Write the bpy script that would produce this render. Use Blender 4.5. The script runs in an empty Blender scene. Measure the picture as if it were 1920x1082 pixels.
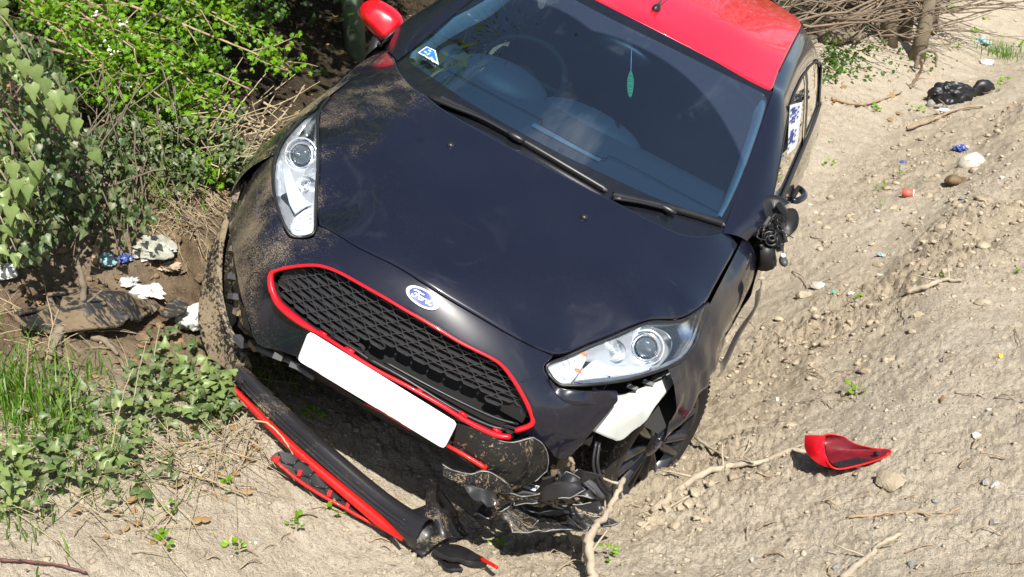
import bpy, bmesh, math, random
import numpy as np
from mathutils import Vector, Matrix
from mathutils.geometry import delaunay_2d_cdt
random.seed(7); RNG = np.random.default_rng(11)
SC = bpy.context.scene; COL = SC.collection
R_ = math.radians
# ---------------------------------------------------------------- camera, world, sun, exposure
FPX = 2305.6; PITCH = 21.0; CAMZ = 2.3
cam = bpy.data.cameras.new('camera'); camo = bpy.data.objects.new('camera', cam); COL.objects.link(camo)
cam.sensor_width = 36; cam.lens = FPX/1920*36; cam.clip_end = 2000
camo.location = (0, 0, CAMZ); camo.rotation_euler = (R_(90-PITCH), 0, 0)
SC.camera = camo
SUN = Vector((.15, -.63, .76)).normalized()
W = bpy.data.worlds.new('World'); SC.world = W; W.use_nodes = True
nt = W.node_tree; nt.nodes.clear()
sky = nt.nodes.new('ShaderNodeTexSky'); sky.sky_type = 'NISHITA'; sky.sun_disc = False
sky.sun_elevation = math.asin(SUN.z); sky.sun_rotation = math.atan2(SUN.x, SUN.y)
bg = nt.nodes.new('ShaderNodeBackground'); bg.inputs[1].default_value = .062
wo = nt.nodes.new('ShaderNodeOutputWorld')
tc = nt.nodes.new('ShaderNodeTexCoord'); cn = nt.nodes.new('ShaderNodeTexNoise'); cn.inputs['Scale'].default_value = 2.6; cn.inputs['Detail'].default_value = 7; cn.inputs['Roughness'].default_value = .58
cr_ = nt.nodes.new('ShaderNodeValToRGB'); cr_.color_ramp.elements[0].position = .54; cr_.color_ramp.elements[1].position = .80
cm = nt.nodes.new('ShaderNodeMix'); cm.data_type = 'RGBA'; cm.inputs[7].default_value = (11, 11.6, 12.6, 1)        # fair-weather clouds
nt.links.new(tc.outputs['Generated'], cn.inputs['Vector']); nt.links.new(cn.outputs[0], cr_.inputs[0]); nt.links.new(cr_.outputs[0], cm.inputs[0]); nt.links.new(sky.outputs[0], cm.inputs[6]); nt.links.new(cm.outputs[2], bg.inputs[0]); nt.links.new(bg.outputs[0], wo.inputs[0])
sl = bpy.data.lights.new('sun', 'SUN'); sl.energy = 5.0; sl.angle = R_(.53); sl.color = (1, .95, .88)
so = bpy.data.objects.new('sun', sl); COL.objects.link(so)
so.rotation_euler = SUN.to_track_quat('Z', 'Y').to_euler(); so.location = (8, -6, 12)
vs = SC.view_settings; vs.view_transform = 'Standard'; vs.look = 'None'; vs.exposure = .93; vs.gamma = 1; vs.use_curve_mapping = False
SC.cycles.max_bounces = 8; SC.cycles.transparent_max_bounces = 16
SC.cycles.use_denoising = True

# ---------------------------------------------------------------- frames and rays
CR = np.array([[.868095, .319762, .37969], [.477157, -.326632, -.815863], [-.136864, .889417, -.436125]])   # car axes in camera axes
CC = np.array([.71327, -2.96016, 2.45854])                                                                 # camera in car frame
_p = R_(PITCH)
RW = np.array([[1, 0, 0], [0, -math.sin(_p), -math.cos(_p)], [0, math.cos(_p), -math.sin(_p)]])
MW = RW.T @ CR; TW = np.array([0, 0, CAMZ]) - MW @ CC          # car frame -> world
def c2w(X): return np.atleast_2d(np.asarray(X, float)) @ MW.T + TW
def w2c(X): return (np.atleast_2d(np.asarray(X, float)) - TW) @ MW
def pdir(px):
    px = np.atleast_2d(np.asarray(px, float))[:, :2]
    return np.stack([(px[:, 0]-960)/FPX, (px[:, 1]-541)/FPX, np.ones(len(px))], 1)
def carray(px): return pdir(px) @ CR                            # car frame, unit depth
def wray(px): return pdir(px) @ RW
def un(px, depth): return np.array([0, 0, CAMZ]) + wray(px)*np.atleast_1d(depth)[:, None]     # world points
def cplane(px, ax, val):
    r = carray(px); t = (val-CC[ax])/r[:, ax]; return CC + t[:, None]*r
def cproj(X):
    d = (np.atleast_2d(X)-CC) @ CR.T
    return np.stack([960+FPX*d[:, 0]/d[:, 2], 541+FPX*d[:, 1]/d[:, 2]], 1)
def wproj(X):
    d = (np.atleast_2d(X)-np.array([0, 0, CAMZ])) @ RW.T
    return np.stack([960+FPX*d[:, 0]/d[:, 2], 541+FPX*d[:, 1]/d[:, 2], d[:, 2]], 1)

# ---------------------------------------------------------------- noise (numpy)
def _hash(i, j, s):
    h = (i.astype(np.int64)*374761393 + j.astype(np.int64)*668265263 + s*362437) & 0x7fffffff
    h = ((h ^ (h >> 13))*1274126177) & 0x7fffffff
    return ((h ^ (h >> 16)) & 0xffff)/65535.0
def vnoise(x, y, s=0):
    i = np.floor(x); j = np.floor(y); u = x-i; v = y-j
    u = u*u*u*(u*(u*6-15)+10); v = v*v*v*(v*(v*6-15)+10)
    a = _hash(i, j, s); b = _hash(i+1, j, s); c = _hash(i, j+1, s); d = _hash(i+1, j+1, s)
    return (a+(b-a)*u+(c-a)*v+(a-b-c+d)*u*v)*2-1
def fbm(x, y, f, octs=4, s=0, g=.5):
    r = 0; a = 1.
    for k in range(octs):
        ca, sa = math.cos(.7*k+.3), math.sin(.7*k+.3)
        r = r + a*vnoise((ca*x-sa*y)*f+17.3*k, (sa*x+ca*y)*f-9.1*k, s+k); a *= g; f *= 2.03
    return r
def sst(x, a, b):
    t = np.clip((x-a)/(b-a), 0, 1); return t*t*(3-2*t)

# ---------------------------------------------------------------- materials
class N:
    def __init__(s, name):
        s.m = bpy.data.materials.new(name); s.m.use_nodes = True; s.t = s.m.node_tree; s.t.nodes.clear()
        s.out = s.t.nodes.new('ShaderNodeOutputMaterial')
    def n(s, typ, **kw):
        q = s.t.nodes.new('ShaderNode'+typ)
        for k, v in kw.items(): setattr(q, k, v)
        return q
    def l(s, a, b): s.t.links.new(a, b)
    def pos(s, kind='Object'): return s.n('TexCoord').outputs[kind]
    def noise(s, vec, scale, detail=4, rough=.6, dist=0, out=0):
        q = s.n('TexNoise'); q.inputs['Scale'].default_value = scale; q.inputs['Detail'].default_value = detail
        q.inputs['Roughness'].default_value = rough; q.inputs['Distortion'].default_value = dist
        s.l(vec, q.inputs['Vector']); return q.outputs[out]
    def ramp(s, fac, stops, interp='LINEAR'):
        q = s.n('ValToRGB'); e = q.color_ramp; e.interpolation = interp
        while len(e.elements) < len(stops): e.elements.new(.5)
        for el, (p, c) in zip(e.elements, stops):
            el.position = p; el.color = (*((c, c, c) if not hasattr(c, '__len__') else c), 1)
        s.l(fac, q.inputs[0]); return q.outputs[0]
    def math(s, op, a, b=None, clamp=False):
        q = s.n('Math', operation=op, use_clamp=clamp)
        for i, v in enumerate((a, b)):
            if v is None: continue
            if isinstance(v, (int, float)): q.inputs[i].default_value = v
            else: s.l(v, q.inputs[i])
        return q.outputs[0]
    def mapr(s, v, a, b, c=0, d=1):
        q = s.n('MapRange'); s.l(v, q.inputs[0])
        for i, k in enumerate((a, b, c, d)): q.inputs[i+1].default_value = k
        return q.outputs[0]
    def mix(s, fac, a, b):
        q = s.n('Mix', data_type='RGBA')
        for k, v in ((0, fac), (6, a), (7, b)):
            if isinstance(v, (int, float)): q.inputs[k].default_value = v
            elif isinstance(v, tuple): q.inputs[k].default_value = (*v, 1)
            else: s.l(v, q.inputs[k])
        return q.outputs[2]
    def mixf(s, fac, a, b):
        q = s.n('Mix', data_type='FLOAT')
        for k, v in ((0, fac), (2, a), (3, b)):
            if isinstance(v, (int, float)): q.inputs[k].default_value = v
            else: s.l(v, q.inputs[k])
        return q.outputs[0]
    def sep(s, v):
        q = s.n('SeparateXYZ'); s.l(v, q.inputs[0]); return q.outputs
    def bump(s, h, strength=.3, dist=.01):
        q = s.n('Bump'); q.inputs['Strength'].default_value = strength; q.inputs['Distance'].default_value = dist
        s.l(h, q.inputs['Height']); return q.outputs[0]
    def pbr(s, **kw):
        q = s.n('BsdfPrincipled')
        al = dict(col='Base Color', rough='Roughness', metal='Metallic', coat='Coat Weight', coatr='Coat Roughness', normal='Normal', spec='Specular IOR Level', trans='Transmission Weight', alpha='Alpha', sheen='Sheen Weight', ior='IOR', cnormal='Coat Normal')
        for k, v in kw.items():
            i = q.inputs[al[k]]
            if isinstance(v, (int, float)): i.default_value = v
            elif isinstance(v, tuple): i.default_value = (*v, 1)
            else: s.l(v, i)
        s.l(q.outputs[0], s.out.inputs[0]); return q
def simple(name, col, rough=.5, var=.15, scale=20, bump=0, **kw):
    m = N(name); p = m.pos(); nz = m.noise(p, scale)
    c = m.mix(m.ramp(nz, [(.3, 0), (.7, 1)]), tuple(x*(1-var) for x in col), tuple(min(1, x*(1+var)) for x in col))
    if bump: kw['normal'] = m.bump(m.noise(p, scale*4), bump, .005)
    m.pbr(col=c, rough=rough, **kw); return m.m
DUST = (.30, .235, .15)
def dusty(name, base, rough=.3, xr=None, amt=.15, spk=160, coat=1., streak=0, dust=DUST, patch=5, bumpy=0, metal=0, lo=.5, alt=None, opq=.85, fine=0):
    """painted or plastic car surface with dried mud: speckle inside patches, more of it where the object-space ramp xr=(axis,x0,v0,x1,v1) says"""
    m = N(name); p = m.pos()
    v = p
    if streak:
        mp = m.n('Mapping'); mp.inputs['Rotation'].default_value = (.3, .5, .4); mp.inputs['Scale'].default_value = (1, streak, 1); m.l(p, mp.inputs[0]); v = mp.outputs[0]
    a = m.noise(v, patch, 5, .62, .3)
    b = m.noise(v, spk, 3, .7)
    s = m.math('ADD', m.math('MULTIPLY', a, .80), m.math('MULTIPLY', b, .75))
    if xr:
        bias = m.mapr(m.sep(p)[xr[0]], xr[1], xr[3], xr[2], xr[4])
        s = m.math('ADD', s, bias)
    s = m.math('ADD', s, amt)
    f = m.ramp(s, [(lo+.42, 0), (min(1., lo+.56), 1)])
    film = m.math('MULTIPLY', m.noise(p, 2.2, 3), .010)
    f2 = m.math('MAXIMUM', f, film)
    dn = m.mix(m.noise(p, 60, 2), tuple(x*.6 for x in dust), dust)
    bc = base if alt is None else m.mix(m.ramp(m.noise(p, 3.0, 2), [(.4, 0), (.6, 1)]), base, alt)
    f2 = m.math('MULTIPLY', f2, opq)
    if fine:
        sp2 = m.math('MULTIPLY', m.ramp(m.noise(p, 520, 2, .75), [(.60, 0), (.70, 1)]), m.ramp(m.noise(p, 5, 3), [(.3, .1), (.75, 1)]))
        mp = m.n('Mapping'); mp.inputs['Rotation'].default_value = (.1, .2, .9); mp.inputs['Scale'].default_value = (3, 90, 3); m.l(p, mp.inputs[0])
        scr = m.math('MULTIPLY', m.ramp(m.noise(mp.outputs[0], 2.2, 3, .6), [(.66, 0), (.72, 1)]), m.ramp(m.noise(p, 3.4, 2), [(.52, 0), (.62, 1)]))
        f2 = m.math('MAXIMUM', f2, m.math('MAXIMUM', m.math('MULTIPLY', sp2, .22*fine), m.math('MULTIPLY', scr, .10*fine)))
    c = m.mix(f2, bc, dn)
    r = m.mixf(f, rough, .9)
    ct = m.mixf(f, float(coat), 0.)
    kw = {}
    kw['normal'] = m.bump(m.math('MULTIPLY', f, b), .25+bumpy, .004); kw['spec'] = .25
    m.pbr(col=c, rough=r, coat=ct, coatr=.04, metal=metal, **kw); return m.m
M = {}
PB = (.0042, .0052, .0130)
M['bonnet'] = dusty('black paint dusty bonnet', PB, .32, (0, -.62, .17, .06, -.15), -.07, 240, 1, patch=4.5, opq=.36, fine=.8)
M['fascia'] = dusty('black paint muddy nose', PB, .32, (0, -.50, .22, .10, -.22), -.04, 280, 1, patch=3, opq=.6, fine=1.2)
M['wingR'] = dusty('black paint wing with brown dust', PB, .35, None, .12, 180, 1, patch=4)
M['wingL'] = dusty('black paint scraped wing', PB, .3, None, -.02, 120, 1, streak=5, patch=4)
M['paint'] = dusty('black paint', PB, .3, None, -.16, 190, 1, fine=.6)
M['frit'] = simple('black glass border', (.006, .007, .010), .25, .2, 40, coat=.6)
M['bezel'] = simple('silver lamp bezel', (.66, .70, .76), .3, .05, 10, metal=.6)
M['door'] = dusty('black paint muddy door', PB, .3, (2, .70, .16, .98, -.12), -.03, 120, 1, streak=3)
M['trim'] = dusty('black plastic trim', (.012, .012, .013), .45, None, -.12, 160, .1)
M['muddy'] = dusty('scuffed black bumper plastic', (.011, .011, .012), .4, None, .09, 90, .3, streak=6, patch=6)
M['flap'] = dusty('mud covered bumper flank', (.016, .015, .013), .5, None, .20, 70, .1, streak=2, patch=5)
M['strip'] = dusty('scuffed black bumper strip', (.012, .012, .014), .33, (0, -.75, .2, .1, -.06), .03, 140, .5, streak=5, fine=2.)
M['tornedge'] = simple('pale torn plastic edge', (.20, .20, .20), .6, .5, 40)
M['plastic'] = simple('black plastic', (.012, .012, .013), .42, .3, 30, .05)
M['void'] = simple('dark engine bay', (.004, .004, .004), .8)
M['grey'] = simple('grey plastic', (.055, .055, .06), .5)
M['red'] = dusty('red paint', (.52, .004, .012), .3, None, -.13, 150, 1, dust=(.3, .2, .14))
M['redroof'] = dusty('glossy red roof paint', (.55, .0015, .018), .28, None, -.34, 220, .7, dust=(.5, .3, .25))
M['redplastic'] = dusty('scuffed red plastic', (.50, .008, .006), .42, None, -.01, 120, .5, dust=(.34, .2, .13))
M['rubber'] = dusty('tyre rubber', (.018, .017, .016), .75, None, .05, 70, 0, patch=6, dust=(.22, .17, .11))
M['cap'] = dusty('black wheel cover', (.020, .020, .023), .24, None, -.12, 100, .6)
M['chrome'] = simple('chrome', (.8, .82, .85), .12, .04, 9, 0, metal=1.)
M['silver'] = simple('silver reflector', (.82, .84, .86), .28, .05, 12, .05, metal=.75)
M['white'] = simple('white plastic plate', (.66, .68, .68), .4, .015, 8)
M['tank'] = simple('milky white tank', (.56, .59, .56), .35, .06, 6)
M['letter'] = simple('silver lettering', (.80, .82, .84), .35, .03, 20)
M['amber'] = simple('amber reflector', (.75, .16, .03), .3)
M['dash'] = simple('blue grey dashboard', (.05, .06, .07), .6, .1, 60)
M['seat'] = simple('dark seat fabric', (.010, .011, .013), .8, spec=.2)
M['cabin'] = simple('dark cabin lining', (.012, .013, .015), .9)
M['lining'] = simple('pale pillar lining', (.26, .28, .29), .8)
M['vent'] = simple('dashboard vent', (.22, .25, .26), .5)
M['paper'] = simple('white paper', (.60, .62, .65), .7, .03, 12)
M['blue'] = simple('blue print', (.02, .05, .28), .6)
M['green'] = simple('green plastic', (.08, .42, .13), .5)
M['sticker'] = simple('blue sticker', (.02, .14, .36), .4)
M['badgeblue'] = simple('badge blue', (.01, .03, .17), .25, coat=1.)
M['bin'] = simple('black bin bag', (.009, .01, .012), .46, .2, 10)
M['meshplastic'] = simple('grille mesh plastic', (.030, .030, .033), .34, .2, 30)
def glass(name, tint, fac_add=0., haze=0., dirt=None):
    m = N(name); tr = m.n('BsdfTransparent'); tr.inputs[0].default_value = (*tint, 1)
    gl = m.n('BsdfGlossy'); gl.inputs['Roughness'].default_value = 0.015; gl.inputs[0].default_value = (1, 1, 1, 1)
    fr = m.n('Fresnel'); fr.inputs[0].default_value = 1.52
    mx = m.n('MixShader'); m.l(m.math('ADD', m.math('MULTIPLY', fr.outputs[0], 1.6), fac_add, True), mx.inputs[0]); m.l(tr.outputs[0], mx.inputs[1]); m.l(gl.outputs[0], mx.inputs[2])
    last = mx.outputs[0]
    if haze:
        df = m.n('BsdfDiffuse'); df.inputs[0].default_value = (.16, .22, .36, 1)
        p = m.pos(); sp = m.ramp(m.noise(p, 420, 2, .7), [(.66, 0), (.74, 1)])
        h = m.math('MULTIPLY', m.noise(p, 3, 3), haze)
        if dirt: h = m.math('ADD', h, dirt(m, p))
        h = m.math('ADD', h, m.math('MULTIPLY', sp, .10))
        m2 = m.n('MixShader'); m.l(h, m2.inputs[0]); m.l(last, m2.inputs[1]); m.l(df.outputs[0], m2.inputs[2]); last = m2.outputs[0]
    m.l(last, m.out.inputs[0]); return m.m
def wiped(m, p):      # film of dust left outside the arcs the wipers clean (pivots given in the car frame)
    r = None
    for (px_, py_, rad) in ((-.42, 1.06, .70), (.12, 1.02, .72)):
        q = m.n('VectorMath', operation='DISTANCE'); m.l(p, q.inputs[0]); q.inputs[1].default_value = (px_, py_, 1.03)
        d = m.mapr(q.outputs['Value'], rad-.008, rad+.008)
        r = d if r is None else m.math('MULTIPLY', r, d)
    return m.math('MULTIPLY', r, .075)
M['windscreen'] = glass('windscreen glass', (.33, .52, .67), .085, .018, wiped)
M['sideglass'] = glass('side window glass', (.35, .42, .42), .10)
M['lens'] = glass('headlight lens', (.94, .96, .98), .0, .03)
M['bulbglass'] = simple('projector glass', (.06, .075, .085), .04, .2, 4, coat=1.)

# ---------------------------------------------------------------- mesh helpers
def obj(name, v, f, mat=None, parent=None, smooth=True, label=None, cat=None, group=None, kind=None, sharp=None):
    me = bpy.data.meshes.new(name); v = np.asarray(v, float)
    if isinstance(f, np.ndarray):
        k = f.shape[1]; me.vertices.add(len(v)); me.vertices.foreach_set('co', v.astype(np.float32).ravel())
        me.loops.add(f.size); me.loops.foreach_set('vertex_index', f.astype(np.int32).ravel())
        me.polygons.add(len(f)); me.polygons.foreach_set('loop_start', np.arange(0, f.size, k, dtype=np.int32))
        me.update(calc_edges=True); me.validate()
    else:
        me.from_pydata([tuple(x) for x in v], [], [tuple(int(i) for i in q) for q in f]); me.validate(); me.update()
    if smooth:
        me.polygons.foreach_set('use_smooth', np.ones(len(me.polygons), bool))
        if sharp: me.set_sharp_from_angle(angle=R_(sharp))
    if mat is not None:
        for q in (mat if isinstance(mat, (list, tuple)) else [mat]): me.materials.append(M[q] if isinstance(q, str) else q)
    o = bpy.data.objects.new(name, me); COL.objects.link(o)
    if parent is not None: o.parent = parent
    return tag(o, label, cat, group, kind)
def tag(o, label=None, cat=None, group=None, kind=None):
    for k, x in (('label', label), ('category', cat), ('group', group), ('kind', kind)):
        if x: o[k] = x
    return o
def empty(name, loc=(0, 0, 0), label=None, cat=None, group=None, mat=None):
    o = bpy.data.objects.new(name, None); o.empty_display_size = .1; COL.objects.link(o)
    if mat is not None: o.matrix_world = mat
    else: o.location = loc
    return tag(o, label, cat, group)
def link_copy(src, parent=None, mat=None):
    o = src.copy(); COL.objects.link(o)
    if parent is not None: o.parent = parent
    if mat is not None: o.matrix_local = mat
    return o
class MB:
    def __init__(s): s.v = []; s.f = []; s.n = 0
    def add(s, v, f):
        v = np.asarray(v, float); s.v.append(v); s.f += [tuple(i+s.n for i in q) for q in f]; s.n += len(v); return s
    def obj(s, name, mat=None, parent=None, **kw): return obj(name, np.concatenate(s.v), s.f, mat, parent, **kw)
def smooth_line(p, n=None, step=None, closed=False):
    """Catmull-Rom through points (any dim), resampled evenly"""
    p = np.asarray(p, float)
    if closed: q = np.vstack([p[-1], p, p[0], p[1]])
    else: q = np.vstack([2*p[0]-p[1], p, 2*p[-1]-p[-2]])
    out = []
    for i in range(1, len(q)-2):
        t = np.linspace(0, 1, 12, endpoint=False)[:, None]; a, b, c, d = q[i-1], q[i], q[i+1], q[i+2]
        out.append(.5*((2*b)+(c-a)*t+(2*a-5*b+4*c-d)*t*t+(-a+3*b-3*c+d)*t**3))
    out = np.vstack(out+[q[-2][None]]); return resample(out, n, step)
def resample(p, n=None, step=None):
    p = np.asarray(p, float); s = np.r_[0, np.cumsum(np.linalg.norm(np.diff(p, axis=0), axis=1))]
    if n is None: n = max(2, int(round(s[-1]/step))+1)
    t = np.linspace(0, s[-1], n); return np.stack([np.interp(t, s, p[:, k]) for k in range(p.shape[1])], 1)
def frames(p):
    p = np.asarray(p, float); t = np.gradient(p, axis=0); t /= np.linalg.norm(t, axis=1)[:, None]+1e-12
    up = np.array([0, 0, 1.]) if abs(t[0, 2]) < .9 else np.array([1., 0, 0])
    nn = []; u = up
    for k in t:
        u = u-k*np.dot(u, k); u /= np.linalg.norm(u)+1e-12; nn.append(u)
    nn = np.array(nn); return t, nn, np.cross(t, nn)
def tube(p, r, k=6, cap=True, closed=False, sq=1.):
    p = np.asarray(p, float); n = len(p); r = np.broadcast_to(np.asarray(r, float), (n,))
    t, a, b = frames(p); th = np.arange(k)*2*math.pi/k
    v = p[:, None]+r[:, None, None]*(np.cos(th)[None, :, None]*a[:, None]*sq+np.sin(th)[None, :, None]*b[:, None])
    v = v.reshape(-1, 3); f = []
    for i in range(n if closed else n-1):
        for j in range(k):
            i2 = (i+1) % n; j2 = (j+1) % k
            f.append((i*k+j, i*k+j2, i2*k+j2, i2*k+j))
    if cap and not closed: f += [tuple(range(k))[::-1], tuple((n-1)*k+j for j in range(k))]
    return v, f
def sweep(p, prof, up=None, scale=None):
    """open profile (list of (side, up)) swept along p"""
    p = np.asarray(p, float); t = np.gradient(p, axis=0); t /= np.linalg.norm(t, axis=1)[:, None]
    up = np.array((0, 0, 1.) if up is None else up, float); up = np.broadcast_to(up, p.shape)
    b = np.cross(t, up); b /= np.linalg.norm(b, axis=1)[:, None]; a = np.cross(b, t)
    pr = np.asarray(prof, float); sc = np.ones(len(p)) if scale is None else np.asarray(scale, float)
    v = p[:, None]+sc[:, None, None]*(pr[None, :, :1]*b[:, None]+pr[None, :, 1:]*a[:, None])
    k = len(pr); f = [(i*k+j, i*k+j+1, (i+1)*k+j+1, (i+1)*k+j) for i in range(len(p)-1) for j in range(k-1)]
    return v.reshape(-1, 3), f
def loft(lines, closed=False):
    L = [np.asarray(l, float) for l in lines]; k = len(L[0]); v = np.vstack(L)
    f = [(i*k+j, i*k+j+1, (i+1)*k+j+1, (i+1)*k+j) for i in range(len(L)-1) for j in range(k-1)]
    return v, f
def box(c, s, rot=None):
    s = np.asarray(s, float)/2; v = np.array([(x, y, z) for x in (-1, 1) for y in (-1, 1) for z in (-1, 1)])*s
    if rot is not None: v = v @ np.asarray(rot).T
    return v+np.asarray(c, float), [(0, 1, 3, 2), (4, 6, 7, 5), (0, 4, 5, 1), (2, 3, 7, 6), (0, 2, 6, 4), (1, 5, 7, 3)]
def ellipsoid(c, r, nu=16, nv=10, rot=None, vmax=1.):
    v = []; f = []
    for i in range(nv+1):
        a = math.pi*i/nv*vmax
        for j in range(nu):
            b = 2*math.pi*j/nu; v.append((r[0]*math.sin(a)*math.cos(b), r[1]*math.sin(a)*math.sin(b), r[2]*math.cos(a)))
    v = np.array(v)
    if rot is not None: v = v @ np.asarray(rot).T
    f = [(i*nu+j, (i+1)*nu+j, (i+1)*nu+(j+1) % nu, i*nu+(j+1) % nu) for i in range(nv) for j in range(nu)]
    return v+np.asarray(c, float), f
def basis(n, up=(0, 0, 1)):
    n = np.asarray(n, float); n = n/np.linalg.norm(n); u = np.cross(up, n); u /= np.linalg.norm(u); return np.stack([u, np.cross(n, u), n], 1)   # columns
class Surf:
    """smooth sheet: thin-plate spline of the distance along direction nrm over the plane across it (car frame)"""
    def __init__(s, pts, nrm, lam=1e-5, mirror=False):
        P = np.asarray(pts, float)
        if mirror:
            q = P[np.abs(P[:, 0]) > 1e-6]*np.array([-1, 1, 1]); P = np.vstack([P, q])
        s.B = basis(nrm, (0, 0, 1) if abs(nrm[2]) < .95 else (0, 1, 0)); L = P @ s.B; A = L[:, :2]; s.c = A
        n = len(A); K = s.k(A, A)+lam*np.eye(n); Q = np.hstack([np.ones((n, 1)), A])
        S = np.block([[K, Q], [Q.T, np.zeros((3, 3))]]); s.w = np.linalg.solve(S, np.r_[L[:, 2], 0, 0, 0])
    def k(s, A, B):
        d = ((A[:, None]-B[None])**2).sum(2); return .5*d*np.log(d+1e-12)
    def d(s, A): return s.k(A, s.c) @ s.w[:-3]+s.w[-3]+A @ s.w[-2:]
    def at(s, A): return np.hstack([A, s.d(A)[:, None]]) @ s.B.T
    def ab(s, X): return (np.atleast_2d(X) @ s.B)[:, :2]
    def drop(s, X, off=0):
        L = s.ab(X); return np.hstack([L, s.d(L)[:, None]+off]) @ s.B.T
    def normal(s, X):
        L = s.ab(X); e = 2e-3; z = s.d(L); gx = (s.d(L+[e, 0])-z)/e; gy = (s.d(L+[0, e])-z)/e
        n = np.stack([-gx, -gy, np.ones(len(z))], 1); n /= np.linalg.norm(n, axis=1)[:, None]; return n @ s.B.T
    def hit(s, px, off=0, lo=2., hi=8.):
        r = carray(px); out = []
        ts = np.linspace(lo, hi, 240)
        for k in range(len(r)):
            X = CC+ts[:, None]*r[k]; L = X @ s.B; g = L[:, 2]-s.d(L[:, :2])-off
            i = np.where((g[:-1] > 0) & (g[1:] <= 0))[0]
            if len(i):
                i = i[0]; a, b = ts[i], ts[i+1]
                for _ in range(18):
                    m_ = (a+b)/2; x = (CC+m_*r[k])[None] @ s.B
                    if x[0, 2]-s.d(x[:, :2])[0]-off > 0: a = m_
                    else: b = m_
                out.append(CC+a*r[k])
            else: out.append(CC+ts[np.argmin(np.abs(g))]*r[k])
        return np.array(out)
def inpoly(P, poly):
    x, y = P[:, 0], P[:, 1]; c = np.zeros(len(P), bool); n = len(poly)
    for i in range(n):
        x1, y1 = poly[i]; x2, y2 = poly[(i+1) % n]
        if y1 == y2: continue
        c ^= ((y1 > y) != (y2 > y)) & (x < (x2-x1)*(y-y1)/(y2-y1)+x1)
    return c
def fill2d(loops, step, inset=0, extra=None):
    """CDT of closed 2-D loops (first outer, rest holes) with interior hex grid -> verts2d, tris, list of boundary index loops"""
    V = []; E = []; base = []
    for L in loops:
        n = len(L); o = len(V); V += [tuple(p) for p in L]; E += [(o+i, o+(i+1) % n) for i in range(n)]; base.append(np.arange(o, o+n))
    A = np.array(V); lo, hi = A.min(0), A.max(0)
    gx = np.arange(lo[0], hi[0], step); gy = np.arange(lo[1], hi[1], step*.866)
    G = np.array([(x+(step/2 if j % 2 else 0), y) for j, y in enumerate(gy) for x in gx])
    if len(G):
        m = inpoly(G, loops[0])
        for h in loops[1:]: m &= ~inpoly(G, h)
        G = G[m]
        if len(G):
            keep = np.ones(len(G), bool)
            for k in range(0, len(G), 4000): keep[k:k+4000] = (((G[k:k+4000, None]-A[None])**2).sum(2).min(1) > (step*.55)**2)
            G = G[keep]
    if extra is not None and len(extra):
        m = inpoly(extra, loops[0])
        for h in loops[1:]: m &= ~inpoly(extra, h)
        extra = extra[m]
        if len(G) and len(extra):
            keep = np.array([((G[k]-extra)**2).sum(1).min() > (step*.35)**2 for k in range(len(G))]); G = G[keep]
        G = np.vstack([G, extra]) if len(G) else extra
    pts = [Vector(p) for p in V]+[Vector(p) for p in G]
    r = delaunay_2d_cdt(pts, E, [], 0, 1e-7)
    W2 = np.array([tuple(p) for p in r[0]]); T = np.array([t for t in r[2] if len(t) == 3]); c = W2[T].mean(1)
    m = inpoly(c, loops[0])
    for h in loops[1:]: m &= ~inpoly(c, h)
    T = T[m]; om = {}
    for i, src in enumerate(r[3]):
        for q in src: om[q] = i
    loopsi = [[om[i] for i in b if i in om] for b in base]
    return W2, T, loopsi
def outl(S, px, step=.012, off=0, close=True, corners=None):
    """pixel outline (third entry = corner) or 3-D points -> evenly sampled 3-D loop lying on S"""
    segs = []; cur = []; pts = list(px); n = len(pts)
    cs = [i for i, p in enumerate(pts) if len(p) == 3 and p[2] == 'c']
    P3 = S.hit([p[:2] for p in pts], off)
    if not cs: L = smooth_line(P3, step=step, closed=True)[:-1]; return L
    out = []
    for a, b in zip(cs, cs[1:]+[cs[0]+n]):
        q = P3[[i % n for i in range(a, b+1)]]
        q = smooth_line(q, step=step) if len(q) > 2 else resample(q, step=step)
        out.append(q[:-1])
    return np.vstack(out)
def inset_loop(A, e):
    p = np.roll(A, 1, 0); q = np.roll(A, -1, 0); t = q-p; t /= np.linalg.norm(t, axis=1)[:, None]+1e-9
    area = .5*np.sum(A[:, 0]*np.roll(A[:, 1], -1)-np.roll(A[:, 0], -1)*A[:, 1]); s = 1 if area > 0 else -1
    return A+s*e*np.stack([-t[:, 1], t[:, 0]], 1)
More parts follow.
